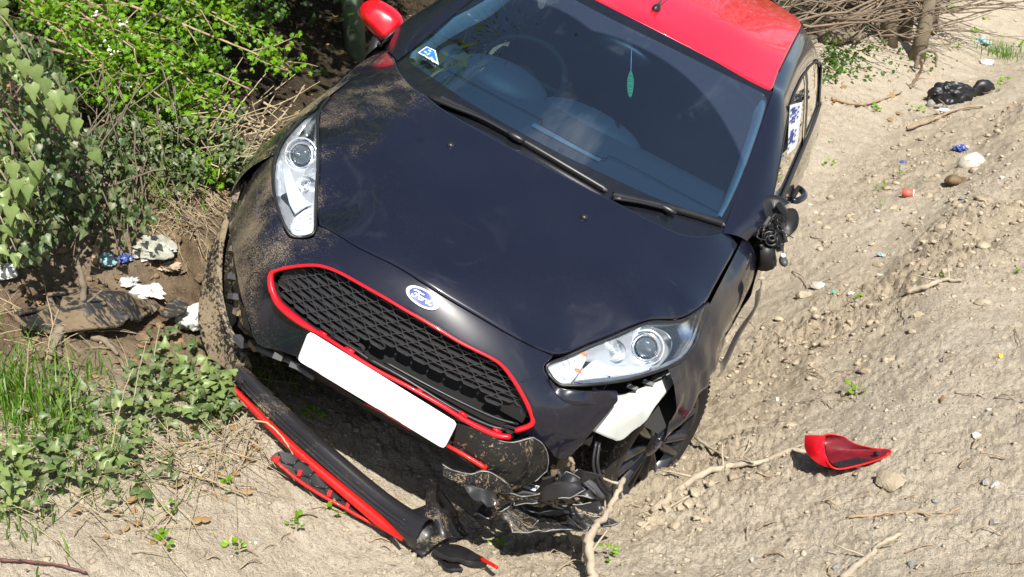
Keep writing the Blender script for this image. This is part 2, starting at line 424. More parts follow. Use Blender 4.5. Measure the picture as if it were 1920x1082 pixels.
def panel(name, S, loop3, holes3=(), mat='paint', parent=None, step=.04, thick=.012, edge=.004, off=0, bulge=None, flip=False, **kw):
    loops = [S.ab(l) for l in (loop3, *holes3)]
    ex = np.vstack([inset_loop(l, (e1 if k == 0 else -e1)*(1+j)) for k, l in enumerate(loops) for j, e1 in enumerate((max(edge*1.4, .003),)*2)]) if (edge or thick > .003) else None
    W2, T, bl = fill2d(loops, step, 0, ex)
    X = S.at(W2)
    if off: X = X+S.normal(X)*off
    if bulge is not None: X = bulge(X, W2)
    nrm = S.normal(X); X = X.copy(); bidx = set(sum(bl, []))
    F = [tuple(t) for t in T]
    # orient outwards (towards +B n)
    a, b, c = (X[T[:, k]] for k in range(3)); fn = np.cross(b-a, c-a).sum(0)
    if np.dot(fn, S.B[:, 2]) < 0: F = [t[::-1] for t in F]
    n0 = len(X); VV = [X]; n = n0
    for L in bl:
        L = np.array(L); k = len(L)
        ar = X[L]; a2 = loops[0] if L[0] in bl[0] else None
        ring1 = X[L]-nrm[L]*edge*.7
        i2 = inset_loop(S.ab(X[L]), -edge*.7) if edge else None
        if edge:
            d = (np.hstack([i2-S.ab(X[L]), np.zeros((k, 1))]) @ S.B.T)
            if L[0] not in bl[0]: d = -d
            ring1 = ring1+d
        ring2 = ring1-nrm[L]*thick
        VV += [ring1, ring2]
        for i in range(k):
            j = (i+1) % k
            F.append((L[i], n+i, n+j, L[j])); F.append((n+i, n+k+i, n+k+j, n+j))
        n += 2*k
    o = obj(name, np.vstack(VV), F, mat, parent, sharp=50, **kw)
    bm = bmesh.new(); bm.from_mesh(o.data); bmesh.ops.recalc_face_normals(bm, faces=bm.faces); bm.to_mesh(o.data); bm.free()
    return o
# ================================================================= THE CAR (built in its own frame: x to its left, y back from the nose, z up)
mw = Matrix([[*MW[0], TW[0]], [*MW[1], TW[1]], [*MW[2], TW[2]], [0, 0, 0, 1]])
CAR = empty('crashed_car', label='crashed black hatchback with red roof and torn front bumper, nose down in the ditch', cat='car', mat=mw)
NF = (0, -.65, .76)
S1P = [(0, .164, .80), (.2, .195, .785), (.412, .281, .745), (0, .35, .868), (0, .6, .945), (0, .8, .998), (0, .9, 1.026), (.3, .6, .928), (.3, .4, .862), (.256, .797, .977),
       (.3, .935, 1.015), (.606, .549, .858), (.554, .476, .82), (.499, .392, .78), (.448, .323, .742), (.675, .68, .858), (.711, .732, .870), (.73, .797, .884), (.744, .874, .892),
       (.55, .85, .95), (.649, 1.144, 1.007), (.74, 1.259, .985), (.745, 1.0, .925), (.5, 1.02, 1.012),
       (0, .14, .767), (0, .115, .735), (0, .11, .722), (.332, .151, .688), (.376, .151, .662), (.42, .155, .627), (.455, .155, .593), (.463, .159, .574), (.455, .155, .556), (.438, .164, .518),
       (.2, .13, .718), (.26, .09, .50), (0, .072, .54), (0, .08, .40), (.26, .1, .40),
       (.47, .234, .686), (.516, .25, .707), (.578, .303, .726), (.635, .375, .739), (.686, .452, .755), (.724, .532, .763), (.761, .642, .778), (.767, .726, .811),
       (.56, .22, .60), (.66, .33, .62), (.74, .45, .64), (.79, .56, .65), (.55, .20, .48), (.66, .30, .48), (.75, .43, .50), (.80, .55, .50), (.5, .17, .42), (.66, .3, .38)]
S1 = Surf(S1P, NF, 2e-5, True)
SHUT = [(598, 421), (616.5, 429.7), (644, 446), (666, 460), (694, 474.5), (727, 490), (760, 508.3), (793, 530), (826.5, 551.5), (860, 571.5), (900, 594.7), (946, 621.3), (993, 646.3), (1037, 664.6)]
HLR = [(1328.3, 569.1, 'c'), (1288.6, 596.6), (1262.2, 603.7), (1221.6, 604.7), (1182.9, 617.9), (1142.3, 635.2), (1101.6, 651.5), (1061, 669.8), (1034.6, 679.9), (1024.5, 688), (1030, 703), (1047.8, 719.6), (1061, 722.6), (1101.6, 721.6), (1162.6, 714.5), (1203.3, 705.3), (1243.9, 692.1), (1278.5, 675.9), (1300.9, 651.5), (1313, 621), (1325.2, 586.4)]
HLL = [(617, 183, 'c'), (605.4, 196.6), (596.5, 216.1), (595.7, 241), (595.7, 271.5), (595.7, 313.1), (592.9, 360.3), (591.5, 407.5), (590.2, 432), (583, 441), (566, 444.5), (545.8, 441), (530.5, 415.8), (518, 379.7), (512.5, 346.4), (512.5, 313.1), (518, 288.2), (533.3, 257.7), (558.3, 229.9), (588.8, 205), (610, 186.5)]
# bonnet
bon = [(600, 419, 'c')]+[(x+1.2, y-1.8) for x, y in SHUT[1:-1]]+[(1037, 661.5, 'c'), (1060, 661), (1101, 643.5), (1142, 627.5), (1182, 610), (1221, 597.5), (1262, 596), (1289, 589), (1322, 566), (1337, 540), (1356, 505), (1374, 474), (1383, 458, 'c'), (1363, 434.5, 'c'), (1349, 437), (1335, 441.4), (1305, 442.8), (1277, 438.6), (1238, 426), (1194, 401), (1145, 375), (1090, 348), (990, 294), (910, 251), (854.5, 220), (828, 204), (799, 184), (775, 168), (756, 146.5), (743, 126), (738, 108), (729, 93, 'c'), (700, 113), (660, 143), (628, 173), (610, 197), (601.5, 216), (600.5, 241), (600.5, 271), (600, 313), (597.5, 360), (597, 400)]
def bon_bulge(X, A):
    x, y = X[:, 0], X[:, 1]
    d = .006*np.exp(-((np.abs(x)-.40-.10*(y-.2))/.05)**2)*sst(y, .25, .5)               # the two soft creases
    d += -.004*np.exp(-((x-.30)/.10)**2-((y-.27)/.03)**2)+.003*np.sin(x*9+y*5)*.3       # buckled front edge
    return X+np.stack([0*d, -.25*d, d], 1)
panel('bonnet', S1, outl(S1, bon, .012), (), 'bonnet', CAR, .035, .02, .005, bulge=bon_bulge)
# nose panel round the grille
GR = [(506.4, 514.6), (512.5, 507.5), (536.9, 501.4), (565.4, 497.3), (593.9, 496.7), (618.3, 502.4), (642.7, 513.6), (683.4, 535.9), (724, 559.3), (760, 580.6), (793.3, 599.7), (826.5, 619.7), (859.8, 639.6), (893, 656.3), (916.3, 667.9), (936.3, 679.5), (952.9, 696.2), (972.8, 726), (989.5, 756), (999.4, 779.3), (1002, 792), (996, 800), (975, 808), (962, 822), (945, 822), (903, 809.2), (866.4, 789.3), (826.5, 764.3), (786.6, 741), (760, 726), (703.7, 696.6), (663, 671.2), (622.4, 644.7), (585.8, 622.4), (565.4, 609.1), (541, 589.8), (520.7, 569.5), (510.5, 549.1), (506, 530)]
nose = [(597, 424, 'c')]+[(x-1.2, y+2.5) for x, y in SHUT[1:-1]]+[(1036, 668, 'c'), (1021, 682), (1019, 692), (1026, 708), (1045, 725), (1065, 731), (1100, 735), (1157, 735, 'c'), (1158, 752, 'c'), (1135, 780), (1112, 806), (1085, 838), (1062, 862, 'c'), (1044, 858), (1030, 842), (1012, 826), (985, 815), (962, 830, 'c'), (930, 826), (880, 802), (826, 770), (760, 733), (703, 703), (640, 664), (590, 634), (575, 640), (560, 668, 'c'), (545, 664), (520, 655), (494, 650, 'c'), (480, 640), (466, 600), (452, 552), (442, 500), (434, 450), (431, 410), (436, 372), (450, 338), (470, 300), (494, 266, 'c'), (508, 285), (508, 313), (508, 347), (513, 381), (526, 418), (541, 445), (566, 449.5), (586, 446), (594, 436)]
gr3 = outl(S1, GR, .012)
panel('front_bumper', S1, outl(S1, nose, .012), (gr3,), 'fascia', CAR, .035, .012, .004)
obj('crack', *tube(smooth_line(S1.hit([(1018, 694), (1008, 700), (1000, 708), (988, 711), (978, 717)], .0015), step=.008), .0016, 4), 'void', CAR)
# shiny lip under the left headlight
SL = Surf([*S1.hit([(1030, 715), (1060, 745), (1100, 752), (1155, 745)], .012), *S1.hit([(1045, 728), (1100, 737), (1155, 736)], .004), *S1.hit([(1060, 760), (1110, 762), (1150, 757)], .004)], NF, 1e-4)
panel('bumper_ledge', SL, outl(SL, [(1030, 712, 'c'), (1048, 728), (1066, 733), (1100, 736), (1157, 736, 'c'), (1158, 751, 'c'), (1120, 757), (1080, 757), (1050, 745)], .01), (), 'paint', CAR, .02, .01, .003)
tb = S1.hit([(455, 585)]); th = np.linspace(0, 2*math.pi, 28, endpoint=False)
ov = S1.hit([(475+11*math.cos(a)-2*math.sin(a)+4, 527+17*math.sin(a)) for a in th], .001)
obj('tow_cover_groove', *tube(ov, .0012, 4, closed=True), 'void', CAR)

# ---------------------------------------------------------------- grille
def Gy(x, z): return .072+.41*x*x+.2*(z-.54)
gp = [(x, Gy(x, z), z) for x in np.linspace(-.55, .55, 9) for z in (.35, .5, .62, .75, .85)]
SG = Surf(gp, (0, -1, 0), 1e-5)
gl3 = SG.hit(GR); GP = smooth_line(gl3, step=.01, closed=True)[:-1]
i_tip = 0
def red_strip(px, rad, name='grille_surround', mat='red', off=.006, k=8):
    q = smooth_line(np.hstack([SG.hit(px, off), np.asarray(rad, float)[:, None]]), step=.01)
    return obj(name, *tube(q[:, :3], q[:, 3], k), mat, CAR)
red_strip([(510.5, 549), (507.5, 530), (508, 516), (514, 508.5), (537, 502.5), (565, 498.5), (594, 498), (618, 503.5), (643, 514.5), (683.4, 537), (724, 560), (760, 581.5), (793.3, 600.5), (826.5, 620.5), (859.8, 640.5), (893, 657.3), (916.3, 668.9), (935, 680), (951.5, 697), (971, 726), (987.5, 756), (997.5, 780), (998.5, 792), (990, 800), (966, 808)],
          [.011, .011, .010, .008, .006, .0055, .0055, .005, .005, .005, .005, .005, .005, .005, .005, .005, .005, .0055, .006, .0065, .007, .008, .0085, .009, .009])
red_strip([(507, 530), (512, 549), (522, 569), (542, 588), (566, 606), (587, 619), (623, 641), (663, 667), (703, 692), (760, 722), (787, 737), (827, 760), (867, 785), (903, 804), (934, 817), (957, 820)],
          [.010, .0105, .012, .0125, .011, .008, .0065, .0065, .006, .0065, .0065, .0075, .008, .009, .0095, .010], 'grille_surround')
for i, (a, b) in enumerate([((600, 622), (612, 629)), ((648, 652), (664, 661)), ((862, 772), (876, 782)), ((782, 730), (792, 736)), ((925, 803), (940, 812))]):
    obj('clip', *tube(SG.hit([a, b], .004), .006, 5), 'red', CAR)
hexw, hexh = .0545, .0225; gm = MB(); cx = 0
gap = np.array([(660, 640), (690, 632), (712, 655), (742, 660), (800, 692), (845, 712), (880, 728), (930, 752), (985, 772), (985, 800), (900, 800), (780, 725), (700, 680)], float)
inner = inset_loop(GP[:, [0, 2]], .012)
for j, z in enumerate(np.arange(.36, .86, hexh)):
    for i in range(-12, 13):
        x = (i+(.5 if j % 2 else 0))*hexw; z2 = z-.05*abs(x)*0
        ctr = np.array([x, Gy(x, z)+.022, z]); p = cproj(ctr)[0]
        if not inpoly(np.array([[x, z]]), inner)[0] or inpoly(p[None], gap)[0]: continue
        w, h = hexw*.5, hexh*.5; t = .0021
        def hx(sx, dep):
            o = [(-w+sx*.9, 0), (-w*.66+sx*.55, h*1.33-sx), (w*.66-sx*.55, h*1.33-sx), (w-sx*.9, 0), (w*.66-sx*.55, -h*1.33+sx), (-w*.66+sx*.55, -h*1.33+sx)]
            o = [(-w*1.0+sx, .35*h-sx*.3), (-w*.62+sx*.4, h-sx), (w*.62-sx*.4, h-sx), (w-sx, -.0+.35*h-sx*.3), (w-sx, -.35*h+sx*.3), (w*.62-sx*.4, -h+sx), (-w*.62+sx*.4, -h+sx), (-w+sx, -.35*h+sx*.3)]
            return [(x+a, Gy(x+a, z+b)+.018+dep, z+b) for a, b in o]
        A = hx(0.0003, 0); B = hx(t*1.15, 0.0); C_ = hx(t+.0006, .017); D_ = hx(.0003, .017)
        nn = 8; f = []
        for k in range(nn):
            k2 = (k+1) % nn
            f += [(k, k2, nn+k2, nn+k), (nn+k, nn+k2, 2*nn+k2, 2*nn+k)]
        gm.add(A+B+C_, f)
gm.obj('honeycomb_mesh', 'meshplastic', CAR, smooth=False)
# dark well behind the mesh, seen through the cells
back = [(p[0], Gy(p[0], p[2])+.07, p[2]) for p in GP]
mb = MB(); mb.add(np.vstack([GP+[0, .006, 0], back]), [(i, (i+1) % len(GP), len(GP)+(i+1) % len(GP), len(GP)+i) for i in range(len(GP))])
SGB = Surf([(x, y+.07, z) for x, y, z in gp], (0, -1, 0), 1e-5); W2, T, bl = fill2d([SGB.ab(back)], .05); mb.add(SGB.at(W2), [tuple(t) for t in T])
mb.obj('grille_well', 'void', CAR)
for k, (pts, r, of) in enumerate([([(690, 672), (760, 711), (850, 766), (915, 797), (950, 806)], .006, -.004), ([(720, 678), (790, 716), (860, 752), (925, 782), (972, 796)], .005, -.02), ([(620, 628), (660, 652), (700, 679), (740, 700)], .005, -.004)]):
    obj('grille_bar', *tube(smooth_line(SG.hit(pts, of), step=.02), r, 5), 'plastic', CAR)
# number plate and the bar behind it
pc = np.array([(-.261, .080, .503), (.261, .080, .503), (.261, .090, .392), (-.261, .090, .392)])
pc = np.array([cplane([p], 1, y)[0] for p, y in (((579.5, 621), .058), ((857.5, 793), .058), ((833.5, 841), .064), ((558.5, 674.5), .064))])
cpl = pc.mean(0); nrm = np.cross(pc[1]-pc[0], pc[3]-pc[0]); nrm /= np.linalg.norm(nrm); nrm *= -np.sign(nrm[1]); nrm = nrm if nrm[1] < 0 else -nrm
SP = Surf([*pc, cpl], nrm, 1e-3)
rp = []
for k in range(4):
    a, b, c = pc[k-1], pc[k], pc[(k+1) % 4]; u = (a-b)/np.linalg.norm(a-b); v = (c-b)/np.linalg.norm(c-b)
    for s in np.linspace(0, math.pi/2, 5): rp.append(b+.012*(u*(1-math.sin(s))+v*(1-math.cos(s))))
panel('number_plate', SP, resample(np.vstack([rp, rp[:1]]), step=.012)[:-1], (), 'white', CAR, .08, .004, .001, off=.004)
obj('plate_holder', *loft([smooth_line(SG.hit([(560, 640), (640, 690), (740, 750), (850, 815)], o), step=.03) for o in (-.035,)]+[smooth_line(SG.hit([(556, 672), (640, 722), (740, 784), (832, 838)], o), n=len(smooth_line(SG.hit([(560, 640), (640, 690), (740, 750), (850, 815)], -.004), step=.03))) for o in (-.03,)]), 'plastic', CAR)
# badge
bpx = lambda s, kx=1: [(792.5+s*(34*math.cos(a)*.872+18.2*math.sin(a)*-.34), 559+s*(34*math.cos(a)*.49+18.2*math.sin(a)*.80)) for a in th]
for s, m, of, nm in ((1.0, 'letter', .006, 'badge_rim'), (.90, 'badgeblue', .0075, 'badge'), (.86, 'letter', .0085, 'badge_line'), (.80, 'badgeblue', .0095, 'badge_field')):
    panel(nm, S1, outl(S1, bpx(s), .004), (), m, CAR, .02, .006, .0015, off=of)
def bp(u, v):   # badge coordinates (-1..1) -> pixels
    return (792.5+u*34*.872-v*18.2*-.34*-1, 559+u*34*.49-v*18.2*.80)
def bpt(u, v): return (792.5+34*.872*u+18.2*.34*v, 559+34*.49*u-18.2*.80*v)
strokes = [[(-.62, .28), (-.55, .42), (-.30, .46), (-.12, .40), (.02, .44)], [(-.26, .42), (-.34, .05), (-.44, -.32), (-.58, -.40), (-.66, -.28), (-.58, -.18)], [(-.52, .06), (-.36, .10), (-.20, .06)],
           [(-.16, .02), (-.24, -.16), (-.18, -.34), (-.06, -.30), (-.02, -.10), (-.08, .04), (-.16, .02)], [(.02, .06), (.06, -.10), (.02, -.34)], [(.06, -.10), (.14, .06), (.22, .02)],
           [(.40, .0), (.30, .04), (.24, -.16), (.28, -.34), (.38, -.28), (.42, -.06)], [(.54, .46), (.46, .10), (.42, -.20), (.46, -.36), (.60, -.24)]]
lm = MB()
for s in strokes: lm.add(*tube(smooth_line(S1.hit([bpt(*p) for p in s], .0105), step=.004), .0026, 4))
lm.obj('badge_lettering', 'letter', CAR)
# washer jets
for px in ((845, 273), (1095, 408)):
    c = S1.hit([px], .002)[0]; jm = MB(); jm.add(*ellipsoid(c, (.013, .011, .010), 12, 8)); jm.add(*box(c+[0, .008, .004], (.016, .012, .008)))
    jm.obj('washer_jet', 'plastic', CAR)

# ---------------------------------------------------------------- headlights
SH = Surf([(x, y-.006, z+.004) for x, y, z in [(.744, .868, .890), (.73, .797, .884), (.711, .732, .868), (.675, .68, .852), (.606, .549, .855), (.554, .476, .82), (.499, .392, .78), (.448, .323, .737), (.415, .265, .719), (.44, .25, .69), (.47, .234, .686), (.516, .25, .700), (.578, .303, .722), (.635, .375, .735), (.686, .452, .750), (.724, .532, .763), (.761, .642, .778), (.767, .726, .811), (.758, .803, .851), (.747, .842, .885)]]+[(.655, .525, .805), (.54, .355, .752), (.72, .69, .825)], NF, 4e-5, True)
def headlight(HL, polys, prj, bowl, amb, sgn):
    lo = outl(SH, HL, .01)
    root = panel('headlight', SH, lo, (), 'lens', CAR, .03, .003, .002, off=.004)
    ins = inset_loop(SH.ab(lo), .006); ins3 = SH.at(ins)
    # silver bowl behind the lens, deepest in the middle
    ctr = lo.mean(0)
    def dish(X, A):
        dmin = np.sqrt(((A[:, None]-ins[None])**2).sum(2)).min(1); d = -.008-.045*np.clip(dmin/.06, 0, 1)**.7
        return X+SH.normal(X)*d[:, None]+0
    panel('reflector_housing', SH, ins3, (), 'silver', root, .014, .002, 0, bulge=dish)
    obj('headlight_seal', *tube(lo, .0055, 6, closed=True), 'plastic', root)
    ax = np.array([sgn*.05, -.95, .30]); ax /= np.linalg.norm(ax); B = basis(ax)
    c = SH.hit([prj], -.022)[0]
    ring = c+(np.stack([np.cos(th), np.sin(th), 0*th], 1)*.042) @ B.T
    obj('projector_ring', *tube(ring, .008, 8, closed=True), 'chrome', root)
    ring2 = c+.006*ax+(np.stack([np.cos(th), np.sin(th), 0*th], 1)*.056) @ B.T
    obj('projector_ring', *tube(ring2, .003, 6, closed=True), 'silver', root)
    obj('projector_lens', *ellipsoid(c-.006*ax, (.034, .034, .022), 24, 12, B), 'bulbglass', root)
    c2 = SH.hit([bowl], -.035)[0]; v, f = ellipsoid(c2+ax*.01, (.042, .034, .038), 22, 9, B @ np.diag([1, 1, -1]), .5)
    obj('reflector_bowl', v, f, 'chrome', root)
    obj('bulb_cap', *ellipsoid(c2+ax*.012, (.011, .011, .016), 12, 8, B), 'silver', root)
    for nm, mt, of, pl in polys:
        panel(nm, SH, outl(SH, pl, .008), (), mt, root, .02, .004, .001, off=of)
    for a in amb: obj('amber_reflector', *ellipsoid(SH.hit([a], -.016)[0], (.013, .006, .010), 10, 6, B), 'amber', root)
    return root
hR = headlight(HLR, [('headlight_bezel', 'bezel', -.016, [(1092, 690, 'c'), (1120, 672), (1150, 682), (1200, 684), (1232, 676, 'c'), (1216, 692), (1165, 701), (1080, 708, 'c')]),
                     ('indicator_lens', 'silver', -.012, [(1031, 690, 'c'), (1060, 674), (1098, 659, 'c'), (1100, 672), (1084, 698), (1070, 714, 'c'), (1050, 713)]),
                     ('daylight_strip', 'bulbglass', -.010, [(1078, 712, 'c'), (1120, 708), (1165, 703), (1212, 695), (1226, 686, 'c'), (1218, 698), (1165, 709), (1110, 716)]),
                     ('headlight_bezel', 'chrome', -.006, [(1226, 612, 'c'), (1262, 610), (1290, 603), (1318, 582, 'c'), (1308, 612), (1296, 640), (1276, 664), (1240, 684, 'c'), (1258, 662), (1264, 640), (1252, 622)])],
              (1211, 651.5), (1150, 655), [(1094, 664), (1083, 695)], 1)
hL = headlight(HLL, [('headlight_bezel', 'bezel', -.016, [(526, 296, 'c'), (536, 298), (546, 322), (556, 345), (570, 366), (583, 376, 'c'), (568, 384), (555, 394, 'c'), (543, 372), (532, 335)]),
                     ('indicator_lens', 'silver', -.012, [(552, 404, 'c'), (570, 390), (584, 384, 'c'), (585, 430), (575, 437, 'c'), (556, 438), (546, 424)]),
                     ('headlight_bezel', 'chrome', -.006, [(606, 200, 'c'), (592, 216), (588, 240), (585, 262, 'c'), (572, 262), (556, 258, 'c'), (570, 235)])],
              (565.7, 291), (578, 352), [], -1)
for hl, pl in ((hR, [((1046, 689), (1060, 712)), ((1056, 684), (1069, 706)), ((1066, 679), (1079, 701)), ((1076, 675), (1088, 694))]), (hL, [((553, 410), (584, 402)), ((552, 417), (584, 410)), ((551, 424), (584, 418)), ((551, 431), (584, 426))])):
    for a, b in pl: obj('indicator_rib', *tube(resample(SH.hit([a, b], -.008), 5), .0022, 5), 'silver', hl)
dots = MB()
for t in np.linspace(0, 1, 26):
    dots.add(*ellipsoid(SH.hit([(1088+t*128, 712-t*19+4*t*(1-t))], -.008)[0], (.0022,)*3, 6, 4))
dots.obj('daylight_diodes', 'silver', hR)

# ---------------------------------------------------------------- windscreen, roof, pillars
S2 = Surf([(0, 1.80, 1.405), (.3, 1.828, 1.396), (.57, 1.905, 1.372), (.561, 1.868, 1.352), (.645, 1.25, 1.028), (.66, 1.2, 1.0), (0, 1.02, 1.035), (.33, 1.08, 1.032), (0, 1.4, 1.243), (.33, 1.45, 1.235), (.605, 1.56, 1.196), (0, .9, .965), (.4, .98, .962)], (0, -.6, .8), 3e-5, True)
oL = [(741, 124), (752, 100), (768, 79.3), (816, 36), (859.3, 0), (915, -45), (950, -72)]
top3 = [(x, 1.795+.105*(x/.57)**2, 1.404-.028*(x/.57)**2) for x in np.linspace(-.565, .565, 9)]
topx = [tuple(p) for p in cproj(top3)]
oR = [(1451, 178), (1446, 230), (1438, 262), (1416, 322), (1390, 388), (1368, 428)]
base = [(1355, 450), (1290, 450), (1200, 412), (1100, 362), (1000, 312), (900, 258), (830, 215), (775, 180)]
outer = [(*oL[0], 'c'), *oL[1:-1], (*topx[0], 'c'), *topx[1:-1], (*topx[-1], 'c'), *oR[:-1], (*oR[-1], 'c'), *base]
clear = [(769, 118, 'c'), (767.5, 108), (771, 96), (780.5, 79.5), (806, 57), (840, 33), (910, -6), (945, -35), (958, -50), (972, -57), (1040, -20), (1120, 22), (1200, 62), (1280, 101), (1350, 136), (1416, 168), (1432, 179), (1438, 190), (1432.5, 215.5), (1416, 265.4), (1393.7, 326), (1371.5, 376), (1353, 410, 'c'), (1300, 396), (1236, 374), (1160, 340), (1055, 291), (960, 240), (888, 197), (840, 166), (804, 141)]
c3 = outl(S2, clear, .012)
panel('windscreen', S2, c3, (), 'windscreen', CAR, .05, .003, .001)
panel('windscreen_border', S2, outl(S2, outer, .015), (c3,), 'frit', CAR, .05, .006, .002, off=.001)
# pale pillar linings seen through the edges of the glass
for e0, wd in (([(767.5, 108), (780.5, 79.5), (806, 57), (840, 33), (875, 13), (910, -6), (945, -35)], .036), ([(1353, 408), (1371.5, 376), (1393.7, 326), (1416, 265.4), (1432.5, 215.5), (1438, 190)], -.022)):
    a = smooth_line(S2.hit(e0, -.012), n=24); b = a+np.array([wd, .012, -.004])*np.linspace(.7, 1., 24)[:, None]; c_ = b+np.array([wd*.3, 0, -.06])
    obj('pillar_lining', *loft([a-[wd*.3, 0, 0], a, a*.5+b*.5+[0, 0, .004], b, c_]), 'lining', CAR)
# roof
S3 = Surf([(x, 1.795+.105*(x/.57)**2, 1.404-.028*(x/.57)**2) for x in (0, .2, .4, .57)]+[(0, 1.9, 1.42), (0, 2.012, 1.430), (0, 2.5, 1.462), (0, 3.1, 1.455), (0, 3.55, 1.42), (.3, 2.3, 1.448), (.3, 3.0, 1.452), (.545, 2.14, 1.402), (.528, 2.565, 1.43), (.511, 3.238, 1.432), (.3, 3.5, 1.42)], (0, -.05, 1), 3e-5, True)
def rline(y): return np.interp(y, [1.9, 2.14, 2.565, 3.238], [.565, .545, .528, .505])
rr = [(x, 1.800+.105*(x/.57)**2, 0) for x in np.linspace(-.56, .56, 13)]+[(rline(y), y, 0) for y in np.linspace(1.95, 3.2, 8)]+[(.465, 3.38, 0), (.32, 3.52, 0), (.16, 3.58, 0), (0, 3.6, 0), (-.16, 3.58, 0), (-.32, 3.52, 0), (-.465, 3.38, 0)]+[(-rline(y), y, 0) for y in np.linspace(3.2, 1.95, 8)]
rr = resample(np.vstack([rr, rr[:1]]), step=.02)[:-1]; rr[:, 2] = 1.42; rr = S3.drop(rr)
panel('roof', S3, rr, (), 'redroof', CAR, .05, .015, .004, off=.002)
an = S3.drop([(0, 2.0, 1.43)])[0]
q = obj('aerial', *tube([an+[0, 0, .02], an+[0, .10, .085], an+[0, .22, .16]], [.0045, .0035, .0025], 6), 'plastic', CAR); obj('aerial_base', *ellipsoid(an+[0, .012, .006], (.018, .034, .022), 14, 8), 'plastic', q)
sp_ = loft([[(x, 3.62-.45*(abs(x)/.5)**4+dy, z) for x in np.linspace(-.5, .5, 15)] for dy, z in ((0, 1.421), (.08, 1.412), (.15, 1.385), (.14, 1.35), (.0, 1.36))])
obj('spoiler', *sp_, 'paint', CAR)
# sides: half width against height, with plan taper
ZT = [.25, .45, .6, .7, .8, .9, .95, 1.0, 1.1, 1.2, 1.3, 1.36, 1.40]; XT = [.83, .862, .868, .866, .862, .848, .832, .806, .766, .720, .668, .628, .592]
def side(y, z):
    x = np.interp(z, ZT, XT); return x-.05*max(0, y-2.9)**2*.5-(.03*max(0, 1.5-y) if z > .95 else 0)
YB = np.linspace(1.33, 3.72, 30)
def belt(y): return .985+.045*(y-1.33)
WTY = [1.33, 1.45, 1.6, 1.75, 1.9, 2.05, 2.2, 2.5, 2.8, 3.1, 3.35, 3.5]; WTZ = [1.0, 1.065, 1.145, 1.222, 1.287, 1.322, 1.338, 1.35, 1.347, 1.33, 1.285, 1.22]
def wtop(y): return np.interp(y, WTY, WTZ)
for sg in (1, -1):
    fl = np.array([sg, 1, 1])
    # roof rail and pillar: from the screen / roof edge down to the window top
    inn = np.array([(.672, 1.20, 1.008), (.655, 1.33, 1.07), (.632, 1.5, 1.162), (.607, 1.68, 1.258), (.588, 1.8, 1.322), (.574, 1.9, 1.374)]+[(rline(y)+.004, y, float(S3.drop([(rline(y), y, 1.4)])[0, 2])-.006) for y in np.linspace(2.0, 3.24, 9)]+[(.47, 3.4, 1.405), (.42, 3.55, 1.36)])
    out = np.array([(.76, 1.30, .99)]+[(side(y, z)+.004, y, z) for y, z in [(1.42, 1.06), (1.58, 1.145), (1.74, 1.228), (1.86, 1.285), (1.95, 1.313)]]+[(side(y, wtop(y)+.008), y, wtop(y)+.008) for y in np.linspace(2.04, 3.26, 9)]+[(.60, 3.42, 1.24), (.58, 3.62, 1.16)])
    a = smooth_line(inn, n=70); b = smooth_line(out, n=70); ls = []
    for t in np.linspace(0, 1, 8):
        m_ = a*(1-t)+b*t; m_ = m_+np.array([.5, 0, .86])*(.016*math.sin(math.pi*t))*np.linspace(.6, 1, 70)[:, None]; ls.append(m_*fl)
    o = obj('roof_pillar', *loft(ls), 'paint', CAR)
    dr = a[30:]*fl+np.array([sg*.002, 0, .004]); obj('roof_gutter', *tube(dr, .004, 5), 'trim', CAR)
    # glass and pillar band
    def band(y0, y1, n, m, name, off=-.006, zt=None, zb=None):
        ys = np.linspace(y0, y1, n); L = []
        for t in np.linspace(0, 1, 7):
            L.append([(side(y, belt(y)*(1-t)+wtop(y)*t)+off, y, belt(y)*(1-t)+wtop(y)*t) for y in ys])
        return obj(name, *loft([np.array(l)*fl for l in L]), m, CAR)
    band(1.36, 2.66, 24, 'sideglass', 'door_window'); band(2.66, 2.76, 3, 'trim', 'door_pillar', -.001); band(2.76, 3.40, 14, 'sideglass', 'quarter_window'); band(3.40, 3.62, 6, 'paint', 'rear_pillar', -.002)
    ft = [(side(y, wtop(y))+.002, y, wtop(y)) for y in np.linspace(1.38, 3.4, 40)]+[(side(y, belt(y))+.002, y, belt(y)) for y in np.linspace(3.42, 1.36, 40)]
    obj('window_seal', *tube(np.array(ft)*fl, .007, 5, closed=True), 'trim', CAR)
    bl_ = [(side(y, belt(y))+.006, y, belt(y)-.012) for y in np.linspace(1.36, 3.5, 30)]; obj('belt_moulding', *tube(np.array(bl_)*fl, .010, 6), 'trim', CAR)
    # door and rear quarter
    def flank(y0, y1, n, name, m, arch=None):
        L = []
        for t in np.linspace(0, 1, 12):
            row = []
            for y in np.linspace(y0, y1, n):
                zb = .28
                if arch and abs(y-3.32) < .36: zb = max(zb, .30+math.sqrt(.36**2-(y-3.32)**2))
                z = belt(y)*(1-t)+zb*t
                cr = .010*math.exp(-((z-.80-.03*(y-1.3))/.018)**2)-.008*math.exp(-((z-.52)/.09)**2)
                row.append(((side(y, z)+cr)*sg, y, z))
            L.append(row)
        return obj(name, *loft(L), m, CAR)
    d = flank(1.345, 2.60, 28, 'door', 'door'); flank(2.606, 3.80, 26, 'rear_quarter', 'door', True)
    hc = np.array([side(2.40, .90)+.006, 2.40, .905])
    hp = smooth_line([hc+[0, -.10, 0], hc+[.022, -.085, .004], hc+[.040, -.02, .010], hc+[.040, .03, .010], hc+[.022, .085, .006], hc+[0, .10, .002]], step=.012)
    obj('door_handle', *tube(hp*fl, .015, 8), 'paint', d); obj('handle_cup', *ellipsoid(hc*fl, (.012, .075, .036), 16, 8), 'void', d)
